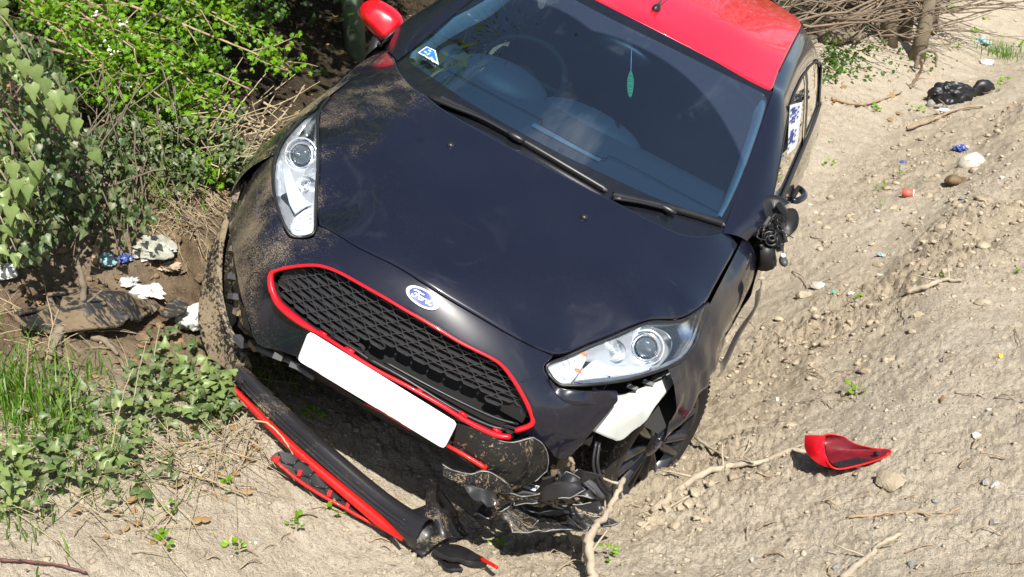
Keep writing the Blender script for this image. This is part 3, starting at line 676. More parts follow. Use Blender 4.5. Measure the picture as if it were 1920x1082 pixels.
# wings
WL = [[(.724, .532, .763), (.761, .642, .778), (.767, .726, .811), (.758, .803, .851), (.750, .86, .888), (.748, 1.0, .926), (.744, 1.26, .983), (.735, 1.335, .992)],
      [(.775, .52, .70), (.795, .63, .735), (.803, .73, .775), (.797, .82, .815), (.793, .89, .852), (.798, 1.0, .878), (.808, 1.2, .925), (.802, 1.335, .955)],
      [(.81, .52, .63), (.828, .62, .67), (.840, .72, .71), (.842, .83, .745), (.842, .9, .77), (.843, 1.0, .79), (.849, 1.2, .82), (.850, 1.335, .85)],
      [(.825, .52, .54), (.845, .57, .59), (.856, .67, .645), (.860, .80, .672), (.860, .9, .672), (.861, 1.0, .655), (.863, 1.14, .60), (.862, 1.335, .64)],
      [(.80, .53, .53), (.82, .58, .575), (.83, .675, .63), (.834, .80, .656), (.834, .9, .656), (.835, 1.0, .64), (.838, 1.13, .585), (.84, 1.335, .60)]]
for sg in (1, -1):
    ll = [smooth_line(l, n=46) for l in WL]; st = np.stack(ll, 0); fine = np.stack([smooth_line(st[:, k], n=26) for k in range(46)], 1)
    if sg > 0:      # crumpled side
        n1 = fbm(fine[..., 1]*1., fine[..., 2]*1., 9, 3, 5); w = sst(-fine[..., 2], -.84, -.70)
        fine[..., 0] += .016*n1*w
    fine = fine*np.array([sg, 1, 1]); r, c = fine.shape[:2]
    obj('wing', fine.reshape(-1, 3), [(i*c+j, i*c+j+1, (i+1)*c+j+1, (i+1)*c+j) for i in range(r-1) for j in range(c-1)], 'wingL' if sg > 0 else 'wingR', CAR)
    rear = loft([[(sg*.862, 1.13+.02*t, .60-.3*t), (sg*.866, 1.24, .60-.3*t), (sg*.862, 1.338, .60-.3*t)] for t in np.linspace(0, 1, 6)]); obj('wing', *rear, 'wingL', CAR)
# torn strip of wing trim and split in front of the left door
tp = smooth_line([(.872, 1.20, .90), (.90, 1.26, .80), (.895, 1.22, .68), (.90, 1.10, .60), (.885, 1.0, .63)], step=.02)
obj('torn_trim', *sweep(tp, [(-.03, 0), (-.01, .008), (.012, .004), (.03, -.006)], (1, 0, .3)), 'wingL', CAR)
# rear closure, floor, engine bay: plain dark masses that stop light coming through
bk = loft([[(x, 3.62-.3*(abs(x)/.5)**4*.5+.1, 1.36) for x in np.linspace(-.5, .5, 9)], [(x*1.25, 3.86-.1*abs(x), 1.0) for x in np.linspace(-.5, .5, 9)], [(x*1.62, 3.92-.2*x*x, .75) for x in np.linspace(-.5, .5, 9)], [(x*1.66, 3.95-.3*x*x, .45) for x in np.linspace(-.5, .5, 9)], [(x*1.6, 3.85, .28) for x in np.linspace(-.5, .5, 9)]])
obj('tailgate', *bk, 'paint', CAR)
fm = MB(); fm.add(*box((0, 2.45, .30), (1.56, 2.5, .10))); fm.obj('floor_pan', 'cabin', CAR, smooth=False)
em = MB(); em.add(*box((0, .80, .50), (1.06, .80, .42))); em.add(*box((0, .38, .52), (1.18, .05, .42))); em.add(*box((0, 1.20, .64), (1.44, .05, .66))); em.add(*box((0, .62, .32), (.9, .5, .16)))
for sg in (1, -1): em.add(*box((sg*.60, .95, .70), (.10, .62, .24)))
em.obj('engine_bay', 'void', CAR, smooth=False)
em = MB(); em.add(*box((0, .20, .60), (.86, .06, .10))); em.add(*box((0, .24, .40), (1.0, .12, .12))); em.obj('crash_beam', 'void', CAR, smooth=False)
obj('nose_shade_sheet', *loft([[(-.5, .16, .36), (0, .14, .35), (.4, .16, .35)], [(-.55, .34, .22), (0, .30, .22), (.5, .34, .22)], [(-.55, .85, .20), (0, .85, .20), (.5, .85, .20)]]), 'void', CAR)  # near-black sheet standing in for the deep shade beneath the nose

# ---------------------------------------------------------------- cabin
dashp = [[(x, 1.06+.18*(abs(x)/.62)**2, 1.005) for x in np.linspace(-.64, .64, 17)], [(x, 1.30+.10*(abs(x)/.62)**2, 1.010) for x in np.linspace(-.66, .66, 17)],
         [(x, 1.50, 1.022+(.0 if abs(x) > .18 else .012)) for x in np.linspace(-.68, .68, 17)], [(x, 1.66, 1.0) for x in np.linspace(-.69, .69, 17)], [(x, 1.72, .93) for x in np.linspace(-.69, .69, 17)], [(x, 1.70, .65) for x in np.linspace(-.69, .69, 17)]]
obj('dashboard', *loft([smooth_line(np.array(l), n=40) for l in dashp]), 'dash', CAR)
obj('instrument_hood', *ellipsoid((-.36, 1.56, 1.0), (.20, .15, .085), 24, 12), 'dash', CAR)
obj('instrument_hood', *ellipsoid((-.60, 1.56, 1.0), (.09, .08, .05), 16, 10), 'dash', CAR)
obj('instrument_hood', *ellipsoid((.02, 1.60, 1.0), (.22, .12, .065), 24, 12), 'dash', CAR)
obj('dash_seam', *tube(smooth_line([(-.62, 1.36, 1.014), (-.3, 1.34, 1.02), (-.12, 1.33, 1.024), (-.08, 1.28, 1.022), (.16, 1.27, 1.021), (.20, 1.33, 1.024), (.62, 1.36, 1.014)], step=.03), .0025, 4), 'void', CAR)
for k in range(5): obj('demister_slat', *tube([(-.12, 1.235+k*.009, 1.017), (.16, 1.235+k*.009, 1.017)], .003, 5), 'vent', CAR)
obj('light_sensor', *ellipsoid((.03, 1.16, 1.012), (.011, .011, .011), 12, 8), 'void', CAR)
wa = np.array([0, -.62, .78]); Bw = basis(wa); ws = empty('steering_wheel'); ws.parent = CAR
wc = np.array([-.36, 1.80, 1.00])
obj('wheel_rim', *tube(wc+(np.stack([np.cos(th), np.sin(th), 0*th], 1)*.182) @ Bw.T, .014, 8, closed=True), 'seat', ws)
obj('wheel_hub', *ellipsoid(wc-.03*wa, (.075, .06, .03), 16, 8, Bw), 'seat', ws)
for a in (0, math.pi, -math.pi/2): obj('wheel_spoke', *tube([wc-.02*wa, wc+(np.array([math.cos(a), math.sin(a), 0])*.178) @ Bw.T], [.022, .012], 6), 'seat', ws)
for x in (-.36, .36):
    s = empty('seat'); s.parent = CAR
    obj('seat_back', *ellipsoid((x, 2.42, .86), (.25, .10, .36), 18, 12), 'seat', s); obj('headrest', *ellipsoid((x, 2.50, 1.24), (.13, .06, .09), 16, 10), 'seat', s); obj('seat_cushion', *ellipsoid((x, 2.15, .55), (.25, .28, .10), 16, 10), 'seat', s)
obj('rear_seat', *box((0, 3.1, .75), (1.2, .2, .7)), 'seat', CAR)
obj('headlining', *loft([[(x*.98, y, S3.drop([(x, y, 1.4)])[0, 2]-.03) for x in np.linspace(-.5, .5, 7)] for y in (1.92, 2.4, 3.0, 3.4)]), 'cabin', CAR)
mm = MB(); mm.add(*ellipsoid((.0, 1.70, 1.30), (.115, .02, .036), 18, 10)); mm.add(*tube([(0, 1.72, 1.32), (0, 1.70, 1.352)], .012, 6)); mm.obj('rear_view_mirror', 'plastic', CAR)
# green freshener hanging on its cord inside the screen
def inglass(px, off): return S2.hit([px], off)[0]
t0, t1 = inglass((1184, 92), -.03), inglass((1183, 133), -.05)
FR = empty('air_freshener', label='green leaf shaped air freshener on a white cord behind the windscreen', cat='air freshener', mat=mw)
obj('cord', *tube([t0, t1], .0016, 5), 'paper', FR)
fb = [(1183, 132), (1187.5, 145), (1188, 160), (1185.5, 175), (1182, 182), (1178, 174), (1176.5, 158), (1178, 143)]
SF = Surf([S2.hit([p], -.05)[0] for p in fb]+[S2.hit([(1182, 157)], -.05)[0]], (0, -.6, .8), 1e-3)
panel('freshener_leaf', SF, outl(SF, fb, .006), (), 'green', FR, .02, .003, .001)
gm = MB()
for y in (140, 147, 150, 157, 160, 166, 172): gm.add(*tube(SF.hit([(1180, y), (1184.5, y+1)], .0045), .0016, 4))
gm.obj('freshener_print', 'paper', FR)
# tax-style sticker in the corner of the screen
st = [(784, 101, 'c'), (800, 89.5, 'c'), (817, 97, 'c'), (823, 124, 'c')]
panel('sticker_border', S2, outl(S2, st, .006), (), 'paper', CAR, .02, .001, 0, off=.006)
panel('windscreen_sticker', S2, outl(S2, [(787, 101, 'c'), (801, 91.5, 'c'), (815, 98.5, 'c'), (820, 119, 'c')], .006), (), 'sticker', CAR, .02, .001, 0, off=.0075)
sm = MB()
for a, b in (((795, 97), (800, 99)), ((803, 94), (808, 97)), ((790, 102), (798, 105)), ((800, 103), (806, 100)), ((806, 108), (812, 116)), ((809, 107), (815, 117))): sm.add(*tube(S2.hit([a, b], .009), .003, 4))
sm.obj('sticker_print', 'paper', CAR)
# wipers
def wiper(arm, blade, r0):
    w = empty('wiper'); w.parent = CAR
    a = S2.hit(arm, .022); obj('wiper_arm', *tube(smooth_line(np.hstack([a, np.linspace(r0, .008, len(a))[:, None]]), step=.03)[:, :3], np.linspace(r0, .009, len(smooth_line(np.hstack([a, np.linspace(r0, .008, len(a))[:, None]]), step=.03))), 6, sq=.6), 'trim', w)
    b = smooth_line(S2.hit(blade, .012), step=.03); obj('wiper_blade', *sweep(b, [(-.010, -.004), (-.009, .010), (0, .014), (.009, .010), (.010, -.004)], (0, -.6, .8)), 'plastic', w)
    e = b[-1]; obj('blade_cap', *ellipsoid(e, (.018, .008, .008), 10, 6), 'grey', w)
    m_ = S2.hit([blade[0] if len(arm) < 3 else arm[-1]], .024)[0]; obj('blade_clip', *ellipsoid(m_, (.036, .014, .012), 12, 8), 'plastic', w)
wiper([(806, 182), (850, 200), (905, 222), (968, 257)], [(828, 186), (900, 222), (985, 268), (1060, 312), (1131, 354)], .017)
wiper([(1150, 371), (1200, 379), (1252, 392)], [(1148, 366), (1252, 390), (1300, 403), (1352, 419)], .013)
# police notice on the door window
SD = Surf([(side(y, z)+.004, y, z) for y in (1.4, 1.8, 2.2, 2.6) for z in (1.0, 1.1, 1.2, 1.3)], (1, -.25, .6), 1e-5)
NT = empty('police_notice', label='white paper police notice with blue checks on the side window', cat='notice', mat=mw)
pn = [(1480, 197, 'c'), (1503, 191, 'c'), (1497, 240), (1492, 272), (1475, 290, 'c'), (1477, 250)]
panel('notice_sheet', SD, outl(SD, pn, .01), (), 'paper', NT, .03, .001, 0, off=.004)
def nq(u, v): a = np.array((1482, 198))*(1-u)+np.array((1501, 193))*u; b = np.array((1476, 286))*(1-u)+np.array((1491, 270))*u; return tuple(a*(1-v)+b*v)
for u0, v0 in [(.08, .08), (.08, .20), (.08, .32), (.82, .06), (.82, .18), (.82, .30), (.62, .12), (.62, .24), (.08, .92), (.08, .80), (.10, .70), (.80, .62), (.80, .74), (.62, .68), (.62, .86), (.82, .88)]:
    q = SD.hit([nq(u0, v0), nq(u0+.14, v0), nq(u0+.14, v0+.05), nq(u0, v0+.05)], .007); obj('notice_check', q, [(0, 1, 2, 3)], 'blue', NT, smooth=False)
GLY = {'P': [[(0, 0), (0, 1), (.8, 1), (.8, .5), (0, .5)]], 'O': [[(0, 0), (0, 1), (.8, 1), (.8, 0), (0, 0)]], 'L': [[(0, 1), (0, 0), (.8, 0)]], 'I': [[(.4, 0), (.4, 1)]], 'C': [[(.8, 1), (0, 1), (0, 0), (.8, 0)]], 'E': [[(.8, 1), (0, 1), (0, 0), (.8, 0)], [(0, .5), (.6, .5)]],
       'A': [[(0, 0), (.4, 1), (.8, 0)], [(.2, .4), (.6, .4)]], 'W': [[(0, 1), (.2, 0), (.4, .7), (.6, 0), (.8, 1)]], 'R': [[(0, 0), (0, 1), (.8, 1), (.8, .5), (0, .5), (.8, 0)]]}
tm = MB()
for word, v0 in (('POLICE', .07), ('AWARE', .58)):
    for i, ch in enumerate(word):
        for s in GLY[ch]:
            tm.add(*tube(SD.hit([nq(.58-.30*py, v0+(i+px*.8)*.062) for px, py in s], .007), .0022, 4))
tm.obj('notice_lettering', 'blue', NT)

# ---------------------------------------------------------------- door mirrors
mc = np.array([-.965, 1.44, 1.02]); depm = float(((mc-CC) @ CR.T)[2]); MR = empty('door_mirror'); MR.parent = CAR
def mpt(px, d): return CC+carray([px])[0]*d
ol = [(674, 22), (678, 9), (690, 1), (706, -1), (724, 6), (742, 18), (754, 32), (756, 46), (750, 60), (741, 73), (732, 80), (722, 82), (709, 74), (696, 60), (684, 47), (676, 34)]
nm = -carray([(715, 40)])[0]; nm /= np.linalg.norm(nm)
cm_ = mpt((716, 40), depm-.055)
pts = [mpt(p, depm+.01) for p in ol]+[cm_, *(mpt((716+(x-716)*.72, 40+(y-40)*.72), depm-.040) for x, y in ol), *(mpt((716+(x-716)*.4, 40+(y-40)*.4), depm-.051) for x, y in ol), *(mpt((716+(x-716)*.9, 40+(y-40)*.9), depm-.020) for x, y in ol)]
SM = Surf(pts, nm, 2e-4)
panel('mirror_cap', SM, outl(SM, ol, .008), (), 'red', MR, .012, .02, .003)
hs = np.vstack([[mpt((715+(x-715)*1.03, 40+(y-40)*1.03), depm+d) for x, y in ol] for d in (.008, .03, .075)]); k = len(ol)
obj('mirror_shell', hs, [(i*k+j, i*k+(j+1) % k, (i+1)*k+(j+1) % k, (i+1)*k+j) for i in range(2) for j in range(k)]+[tuple(2*k+j for j in range(k))], 'trim', MR)
obj('mirror_stalk', *tube([mpt((712, 70), depm+.02), mpt((704, 98), depm+.03), mpt((694, 122), depm+.04), mpt((700, 150), depm+.05)], [.030, .033, .036, .04], 12), 'trim', MR)
# broken left mirror: housing rim, works, wires, dangling lamp
BMI = empty('broken_mirror', label=None); BMI.parent = CAR
d0 = float(((np.array([.90, 1.40, .98])-CC) @ CR.T)[2])
def q3(px, d=0): return CC+carray([px])[0]*(d0+d)
rim = smooth_line([q3(p, d) for p, d in (((1424, 440), .0), ((1418, 415), 0), ((1426, 390), .02), ((1442, 379), .04), ((1460, 381), .04), ((1471, 390), .03))], step=.012)
obj('mirror_rim', *sweep(rim, [(-.035, -.01), (-.02, .012), (.0, .016), (.03, .006), (.06, -.01)], (0, -.7, .7)), 'trim', BMI)
shell = [(1420, 440), (1417, 412), (1428, 390), (1446, 380), (1468, 386), (1466, 405), (1452, 425), (1440, 452)]
SB = Surf([q3(p, .03) for p in shell]+[q3((1440, 415), .055)], nm, 1e-4); panel('mirror_shell', SB, outl(SB, shell, .01), (), 'trim', BMI, .03, .01, .003)
sh2 = [(1468, 400), (1488, 392), (1496, 405), (1493, 425), (1480, 440), (1466, 448), (1462, 430)]
SB2 = Surf([q3(p, .05) for p in sh2]+[q3((1478, 420), .07)], nm, 1e-4); panel('mirror_shell', SB2, outl(SB2, sh2, .01), (), 'trim', BMI, .03, .008, .003)
for c, r, d in (((1446, 447), .030, -.01), ((1446, 451), .022, -.03), ((1447, 447), .012, -.045)):
    rg = q3(c, d)+(np.stack([np.cos(th), np.sin(th), 0*th], 1)*[r, r*.8, 0]) @ basis(nm).T; obj('mirror_ring', *tube(rg, .005, 6, closed=True), 'plastic', BMI)
obj('mirror_motor', *ellipsoid(q3((1446, 448), .0), (.030, .028, .026), 14, 10), 'plastic', BMI)
for a, b, r in (((1462, 383), (1470, 396), .014), ((1450, 405), (1476, 412), .008), ((1456, 415), (1470, 408), .014), ((1446, 420), (1458, 436), .012), ((1436, 425), (1444, 412), .008), ((1458, 450), (1462, 470), .010), ((1466, 436), (1470, 452), .006)):
    obj('mirror_bracket', *box((q3(a, -.01)+q3(b, .0))/2, (.02, .02, .045), basis(q3(b)-q3(a)+1e-3)), 'plastic', BMI, smooth=False)
rw = random.Random(3)
for k in range(9):
    a = np.array((rw.uniform(1432, 1470), rw.uniform(392, 440))); pts = [tuple(a)]
    for _ in range(4): a = a+np.array([rw.uniform(-12, 14), rw.uniform(-6, 16)]); pts.append(tuple(a))
    obj('mirror_wire', *tube(smooth_line([q3(p, rw.uniform(-.05, -.01)) for p in pts], step=.012), .0026, 5), 'plastic', BMI)
obj('mirror_wire', *tube(smooth_line([q3((1466, 430), -.03), q3((1470, 445), -.02), q3((1468, 462), 0), q3((1468, 476), .01)], step=.012), .003, 5), 'plastic', BMI)
obj('dangling_lamp', *ellipsoid(q3((1469, 490), .02), (.030, .018, .016), 14, 8, basis((.5, .2, .8))), 'grey', BMI); obj('lamp_base', *ellipsoid(q3((1468, 479), .01), (.010, .010, .010), 10, 6), 'paper', BMI)
obj('mirror_foot', *tube([q3((1434, 492), .06), q3((1434, 474), .02), q3((1440, 460), 0)], [.045, .04, .03], 12), 'trim', BMI)
# ================================================================= GROUND (world frame)
def xt(Y):
    d = np.asarray(Y, float)-3.9; e = np.clip(d, 0, 9); return .31+np.where(d < 0, .36*d, .40*e+.02*e*e+.76*(d-e))
GCP = c2w([(-.65, .40, .0), (-.2, .12, -.02), (.34, .02, -.03), (.62, .10, .08), (.84, .30, .17), (.95, .62, .19), (1.02, .92, .27), (1.0, 1.3, .20), (.95, 2.3, .10), (.95, 3.3, .08),
           (.0, .7, .02), (0, 1.6, .02), (0, 2.6, .02), (0, 3.6, .03), (-.75, .85, -.03), (-.75, 3.32, -.03), (.72, .86, .10), (.74, 3.32, .0), (-1.0, .9, .10), (-1.1, 1.6, .05), (-1.1, 3.0, .02), (-1.05, .25, -.02)])
def base(X, Y):
    s = (X-xt(Y))*.94
    L = .44*(np.sqrt(s*s+.05)-.2236); L = np.where(L > 1.1, 1.1+(L-1.1)*.30, L)
    Rr = .23*(np.sqrt(s*s+.03)-.1732); Rr = np.where(Rr > .40, .40+(Rr-.40)*.30, Rr)
    return .10+np.where(s < 0, L, Rr)-.02*np.maximum(0, 3.2-Y)
_gr = GCP[:, 2]-base(GCP[:, 0], GCP[:, 1]); _gs = .42
_gk = lambda A, B: np.exp(-((A[:, None]-B[None])**2).sum(2)/(2*_gs**2))
_gw = np.linalg.solve(_gk(GCP[:, :2], GCP[:, :2])+.02*np.eye(len(GCP)), _gr)
def coarse(X, Y):
    X = np.asarray(X, float); sh = X.shape; P = np.stack([X.ravel(), np.asarray(Y, float).ravel()], 1); z = base(P[:, 0], P[:, 1])
    m = (np.abs(P[:, 0]) < 4) & (P[:, 1] < 9) & (P[:, 1] > 0); z[m] += _gk(P[m], GCP[:, :2]) @ _gw
    s_ = (P[:, 0]-xt(P[:, 1]))*.94; nz_ = fbm(P[:, 0], P[:, 1], 1.3, 2, 44); g_ = lambda c, w: np.exp(-((s_-c+.07*nz_)/w)**2)
    z += (.055*g_(1.02, .15)-.035*g_(.70, .13)+.03*g_(1.75, .22)-.025*g_(1.40, .12)+.03*g_(2.6, .3))*(.6+.5*nz_)*sst(P[:, 1], 3.4, 4.2)
    z += .05*fbm(P[:, 0], P[:, 1], .9, 3, 40)*sst(np.abs((P[:, 0]-xt(P[:, 1]))), .5, 2.)
    return z.reshape(sh)
def ghit0(px):
    r = wray(px); out = []
    for d in r:
        t = np.linspace(1.8, 40, 700); t = 1.8*(40/1.8)**np.linspace(0, 1, 700); X = np.array([0, 0, CAMZ])+t[:, None]*d; g = X[:, 2]-coarse(X[:, 0], X[:, 1]); i = np.argmax(g < 0)
        if i == 0: out.append(X[-1]); continue
        u = g[i-1]/(g[i-1]-g[i]); out.append(X[i-1]*(1-u)+X[i]*u)
    return np.array(out)
def segdist(P, L):
    d = np.full(len(P), 1e9)
    for a, b in zip(L[:-1], L[1:]):
        ab = b-a; t = np.clip(((P-a) @ ab)/(ab @ ab), 0, 1); d = np.minimum(d, np.linalg.norm(P-a-t[:, None]*ab, axis=1))
    return d
TURN1 = ghit0([(1290, 860), (1380, 730), (1500, 640), (1640, 560), (1760, 470), (1900, 400), (2100, 330)])[:, :2]
TURN2 = ghit0([(900, 1050), (1060, 990), (1180, 960), (1280, 890)])[:, :2]
TURN3 = ghit0([(1900, 250), (1800, 230), (1700, 330)])[:, :2]
BROWN = ghit0([(-200, 620), (60, 590), (230, 600), (380, 560), (330, 430), (420, 350)])[:, :2]
BROWN2 = ghit0([(-200, 330), (200, 330), (480, 230), (700, 120), (1250, -120), (1650, 30)])[:, :2]
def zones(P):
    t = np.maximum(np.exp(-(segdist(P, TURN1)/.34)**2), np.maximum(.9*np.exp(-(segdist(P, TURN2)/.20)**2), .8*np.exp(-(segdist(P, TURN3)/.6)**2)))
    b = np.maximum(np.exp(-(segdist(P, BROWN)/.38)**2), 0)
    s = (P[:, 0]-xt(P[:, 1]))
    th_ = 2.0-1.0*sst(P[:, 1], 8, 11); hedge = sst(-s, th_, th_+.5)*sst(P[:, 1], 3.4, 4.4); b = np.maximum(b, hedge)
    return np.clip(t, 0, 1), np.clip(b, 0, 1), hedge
def worley(X, Y, f):
    x = X*f+.35*vnoise(X*f*1.7, Y*f*1.7, 77); y = Y*f+.35*vnoise(X*f*1.7+9, Y*f*1.7, 78); i = np.floor(x); j = np.floor(y); f1 = np.full(x.shape, 9.); f2 = f1.copy(); c = np.zeros(x.shape)
    for a in (-1, 0, 1):
        for b in (-1, 0, 1):
            u, v = i+a, j+b; d = np.hypot(u+_hash(u, v, 5)-x, v+_hash(u, v, 6)-y); n = d < f1; f2 = np.where(n, f1, np.minimum(f2, d)); c = np.where(n, _hash(u, v, 7), c); f1 = np.where(n, d, f1)
    return f1, f2, c
def detail(X, Y, t, b):
    r = .008*fbm(X, Y, 2.3, 3, 3)+.006*fbm(X, Y, 15, 4, 9, .6)
    a1 = np.abs(vnoise(X*9, Y*9, 21)); a2 = np.abs(vnoise(X*23+5, Y*23, 22)); a3 = np.abs(vnoise(X*51, Y*51+3, 23))
    w = .66+.95*t+.65*b; msk = .5+.5*sst(fbm(X, Y, 2.6, 2, 31), -.1, .5); w = w*msk
    r += w*((.008+.014*t)*(.35-a1)+(.010+.010*t)*(.35-a2)+.010*(.35-a3))
    r += (t+.6*b)*.03*fbm(X, Y, 6, 2, 14)
    for f_, a_ in ((24, .016), (52, .009)):
        f1, f2, cr_ = worley(X, Y, f_); r += w*a_*(cr_*sst(f2-f1, .02, .30)-.35)
    cr = np.abs(fbm(X, Y, 5, 3, 61)); r -= .006*np.exp(-(cr/.03)**2)*(1-t)            # drying cracks
    return r
def H(X, Y):
    X = np.asarray(X, float); Y = np.asarray(Y, float); P = np.stack([X.ravel(), Y.ravel()], 1); t, b, h = zones(P)
    return (coarse(P[:, 0], P[:, 1])+detail(P[:, 0], P[:, 1], t, b)).reshape(X.shape)
def ghit(px):
    Q = ghit0(px); 
    for _ in range(2): Q[:, 2] = H(Q[:, 0], Q[:, 1])
    return Q
def ground_mesh():
    fine = np.linspace(-26.5, 26.5, 780); side_ = np.r_[np.linspace(-180, -27, 36)]
    ang = np.radians(np.r_[side_, fine, -side_[::-1][:-1], 180-1e-4]); ang = np.unique(ang)
    rad = np.r_[[.02, .4, .8, 1.2], 1.5*np.exp(np.linspace(0, math.log(16/1.5), 800)), 16*np.exp(np.linspace(.02, math.log(600/16), 60))]
    A, D = np.meshgrid(ang, rad); X = D*np.sin(A); Y = D*np.cos(A); P = np.stack([X.ravel(), Y.ravel()], 1)
    t, b, h = zones(P); Z = coarse(P[:, 0], P[:, 1])
    Z = np.where((D.ravel() < 1.6), np.minimum(Z, .5), Z)
    Z += detail(P[:, 0], P[:, 1], t, b)*sst(-D.ravel(), -40, -18)
    n, k = X.shape; v = np.stack([P[:, 0], P[:, 1], Z], 1)
    i, j = np.meshgrid(np.arange(n-1), np.arange(k-1), indexing='ij'); q = (i*k+j).ravel(); f = np.stack([q, q+1, q+k+1, q+k], 1)
    i2 = np.arange(n-1)*k; f = np.vstack([f, np.stack([i2+k-1, i2, i2+k, i2+2*k-1], 1)])
    o = obj('ground', v, f[:, ::-1].copy(), 'soil', kind='structure')
    me = o.data
    if me.polygons[0].normal.z < 0: me.flip_normals()
    ca = me.color_attributes.new('zone', 'FLOAT_COLOR', 'POINT'); buf = np.ones((len(v), 4), np.float32); buf[:, 0] = t; buf[:, 1] = b; buf[:, 2] = h
    ca.data.foreach_set('color', buf.ravel()); return o
def soilmat():
    m = N('dry soil'); p = m.pos(); at = m.n('Attribute', attribute_name='zone'); z = m.n('SeparateColor'); m.l(at.outputs['Color'], z.inputs[0])
    n1 = m.noise(p, 1.6, 5, .6); n2 = m.noise(p, 11, 5, .65); n3 = m.noise(p, 90, 4, .7); n4 = m.noise(p, 320, 2, .7)
    pale = m.mix(m.ramp(n2, [(.32, 0), (.68, 1)]), (.395, .335, .25), (.49, .43, .335))
    pale = m.mix(m.ramp(n1, [(.40, 0), (.62, .45)]), pale, (.53, .47, .37))
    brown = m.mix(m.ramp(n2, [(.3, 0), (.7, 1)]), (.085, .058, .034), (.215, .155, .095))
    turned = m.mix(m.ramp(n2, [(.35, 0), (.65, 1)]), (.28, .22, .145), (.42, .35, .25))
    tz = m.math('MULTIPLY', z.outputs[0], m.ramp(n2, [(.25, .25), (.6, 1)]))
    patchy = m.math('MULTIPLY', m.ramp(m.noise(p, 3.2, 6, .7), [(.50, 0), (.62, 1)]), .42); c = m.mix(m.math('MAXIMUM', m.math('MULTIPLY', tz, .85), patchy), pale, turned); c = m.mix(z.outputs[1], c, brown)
    litter = m.mix(m.ramp(n2, [(.3, 0), (.7, 1)]), (.016, .013, .008), (.06, .045, .026)); c = m.mix(z.outputs[2], c, litter)  # woodland litter colour, darkened further with the hedge's shade painted in
    c = m.mix(m.ramp(n3, [(.34, .6), (.46, 0)]), c, (.13, .097, .063))
    c = m.mix(m.ramp(n4, [(.62, 0), (.72, .5)]), c, (.50, .45, .37))
    hgt = m.math('ADD', m.math('MULTIPLY', n3, 1.), m.math('MULTIPLY', n4, .45))
    m.pbr(col=c, rough=.95, spec=.15, normal=m.bump(hgt, 1., .016)); return m.m
M['soil'] = soilmat()
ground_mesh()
# loose clods, too many to count
ICO = None
def ico():
    bm = bmesh.new(); bmesh.ops.create_icosphere(bm, subdivisions=1, radius=1); v = np.array([x.co[:] for x in bm.verts]); f = np.array([[x.index for x in q.verts] for q in bm.faces]); bm.free(); return v, f
ICOV, ICOF = ico()
def lumps(name, P, size, mat, seed, flat=.65, kind='stuff', **kw):
    r = np.random.default_rng(seed); n = len(P); V = np.repeat(ICOV[None], n, 0)*(1+r.uniform(-.35, .3, (n, len(ICOV), 1)))
    V *= (size[:, None]*r.uniform(.6, 1.3, (n, 3)))[:, None]; V[:, :, 2] *= flat
    a = r.uniform(0, 6.28, n); c, s = np.cos(a)[:, None], np.sin(a)[:, None]; x = V[:, :, 0]*c-V[:, :, 1]*s; y = V[:, :, 0]*s+V[:, :, 1]*c
    V = np.stack([x, y, V[:, :, 2]], 2)+P[:, None]; F = (ICOF[None]+(np.arange(n)*len(ICOV))[:, None, None]).reshape(-1, 3)
    return obj(name, V.reshape(-1, 3), F, mat, kind=kind, smooth=False, **kw)
def clodmat(name, a, b):
    m = N(name); p = m.pos(); n = m.noise(p, 9, 3); n3 = m.noise(p, 120, 3, .7); c = m.mix(m.ramp(n, [(.35, 0), (.65, 1)]), a, b); m.pbr(col=c, rough=.95, spec=.1, normal=m.bump(n3, .8, .008)); return m.m
M['clod'] = clodmat('soil clod', (.28, .23, .16), (.42, .36, .265)); M['clodbrown'] = clodmat('brown soil clod', (.10, .07, .042), (.24, .175, .11)); M['stone'] = clodmat('pale stone', (.40, .37, .31), (.56, .53, .46)); M['stonegrey'] = clodmat('grey stone', (.20, .19, .18), (.33, .31, .28))
def scatter(n, seed, fn):
    """random points on the ground in the camera's wedge, kept with probability fn(t, b, hedge)"""
    r = np.random.default_rng(seed); d = 2.6*(18/2.6)**r.uniform(0, 1, n); a = np.radians(r.uniform(-25, 25, n)); P = np.stack([d*np.sin(a), d*np.cos(a)], 1)
    t, b, h = zones(P); k = r.uniform(0, 1, n) < fn(t, b, h, P); P = P[k]; return np.c_[P, H(P[:, 0], P[:, 1])], r
P, r = scatter(70000, 5, lambda t, b, h, P: (.20+.75*t*(.3+.7*sst(fbm(P[:, 0], P[:, 1], 2.6, 2, 31), -.2, .4)))*(1-b)); d = np.linalg.norm(P[:, :2], axis=1)
sz = .0025+.010*r.power(.30, len(P))**1.6+.012*r.uniform(0, 1, len(P))**14; lumps('soil_clods', P, sz*np.clip(d/4.5, .8, 1.6), 'clod', 1)
P, r = scatter(16000, 6, lambda t, b, h, P: .6*b*(1-h*.8)); sz = .004+.016*r.power(.4, len(P))**1.5; lumps('brown_clods', P, sz, 'clodbrown', 2)
P, r = scatter(6000, 8, lambda t, b, h, P: .06*(1-b)); sz = .002+.008*r.power(.25, len(P)); lumps('grit', P, sz, 'stone', 3)
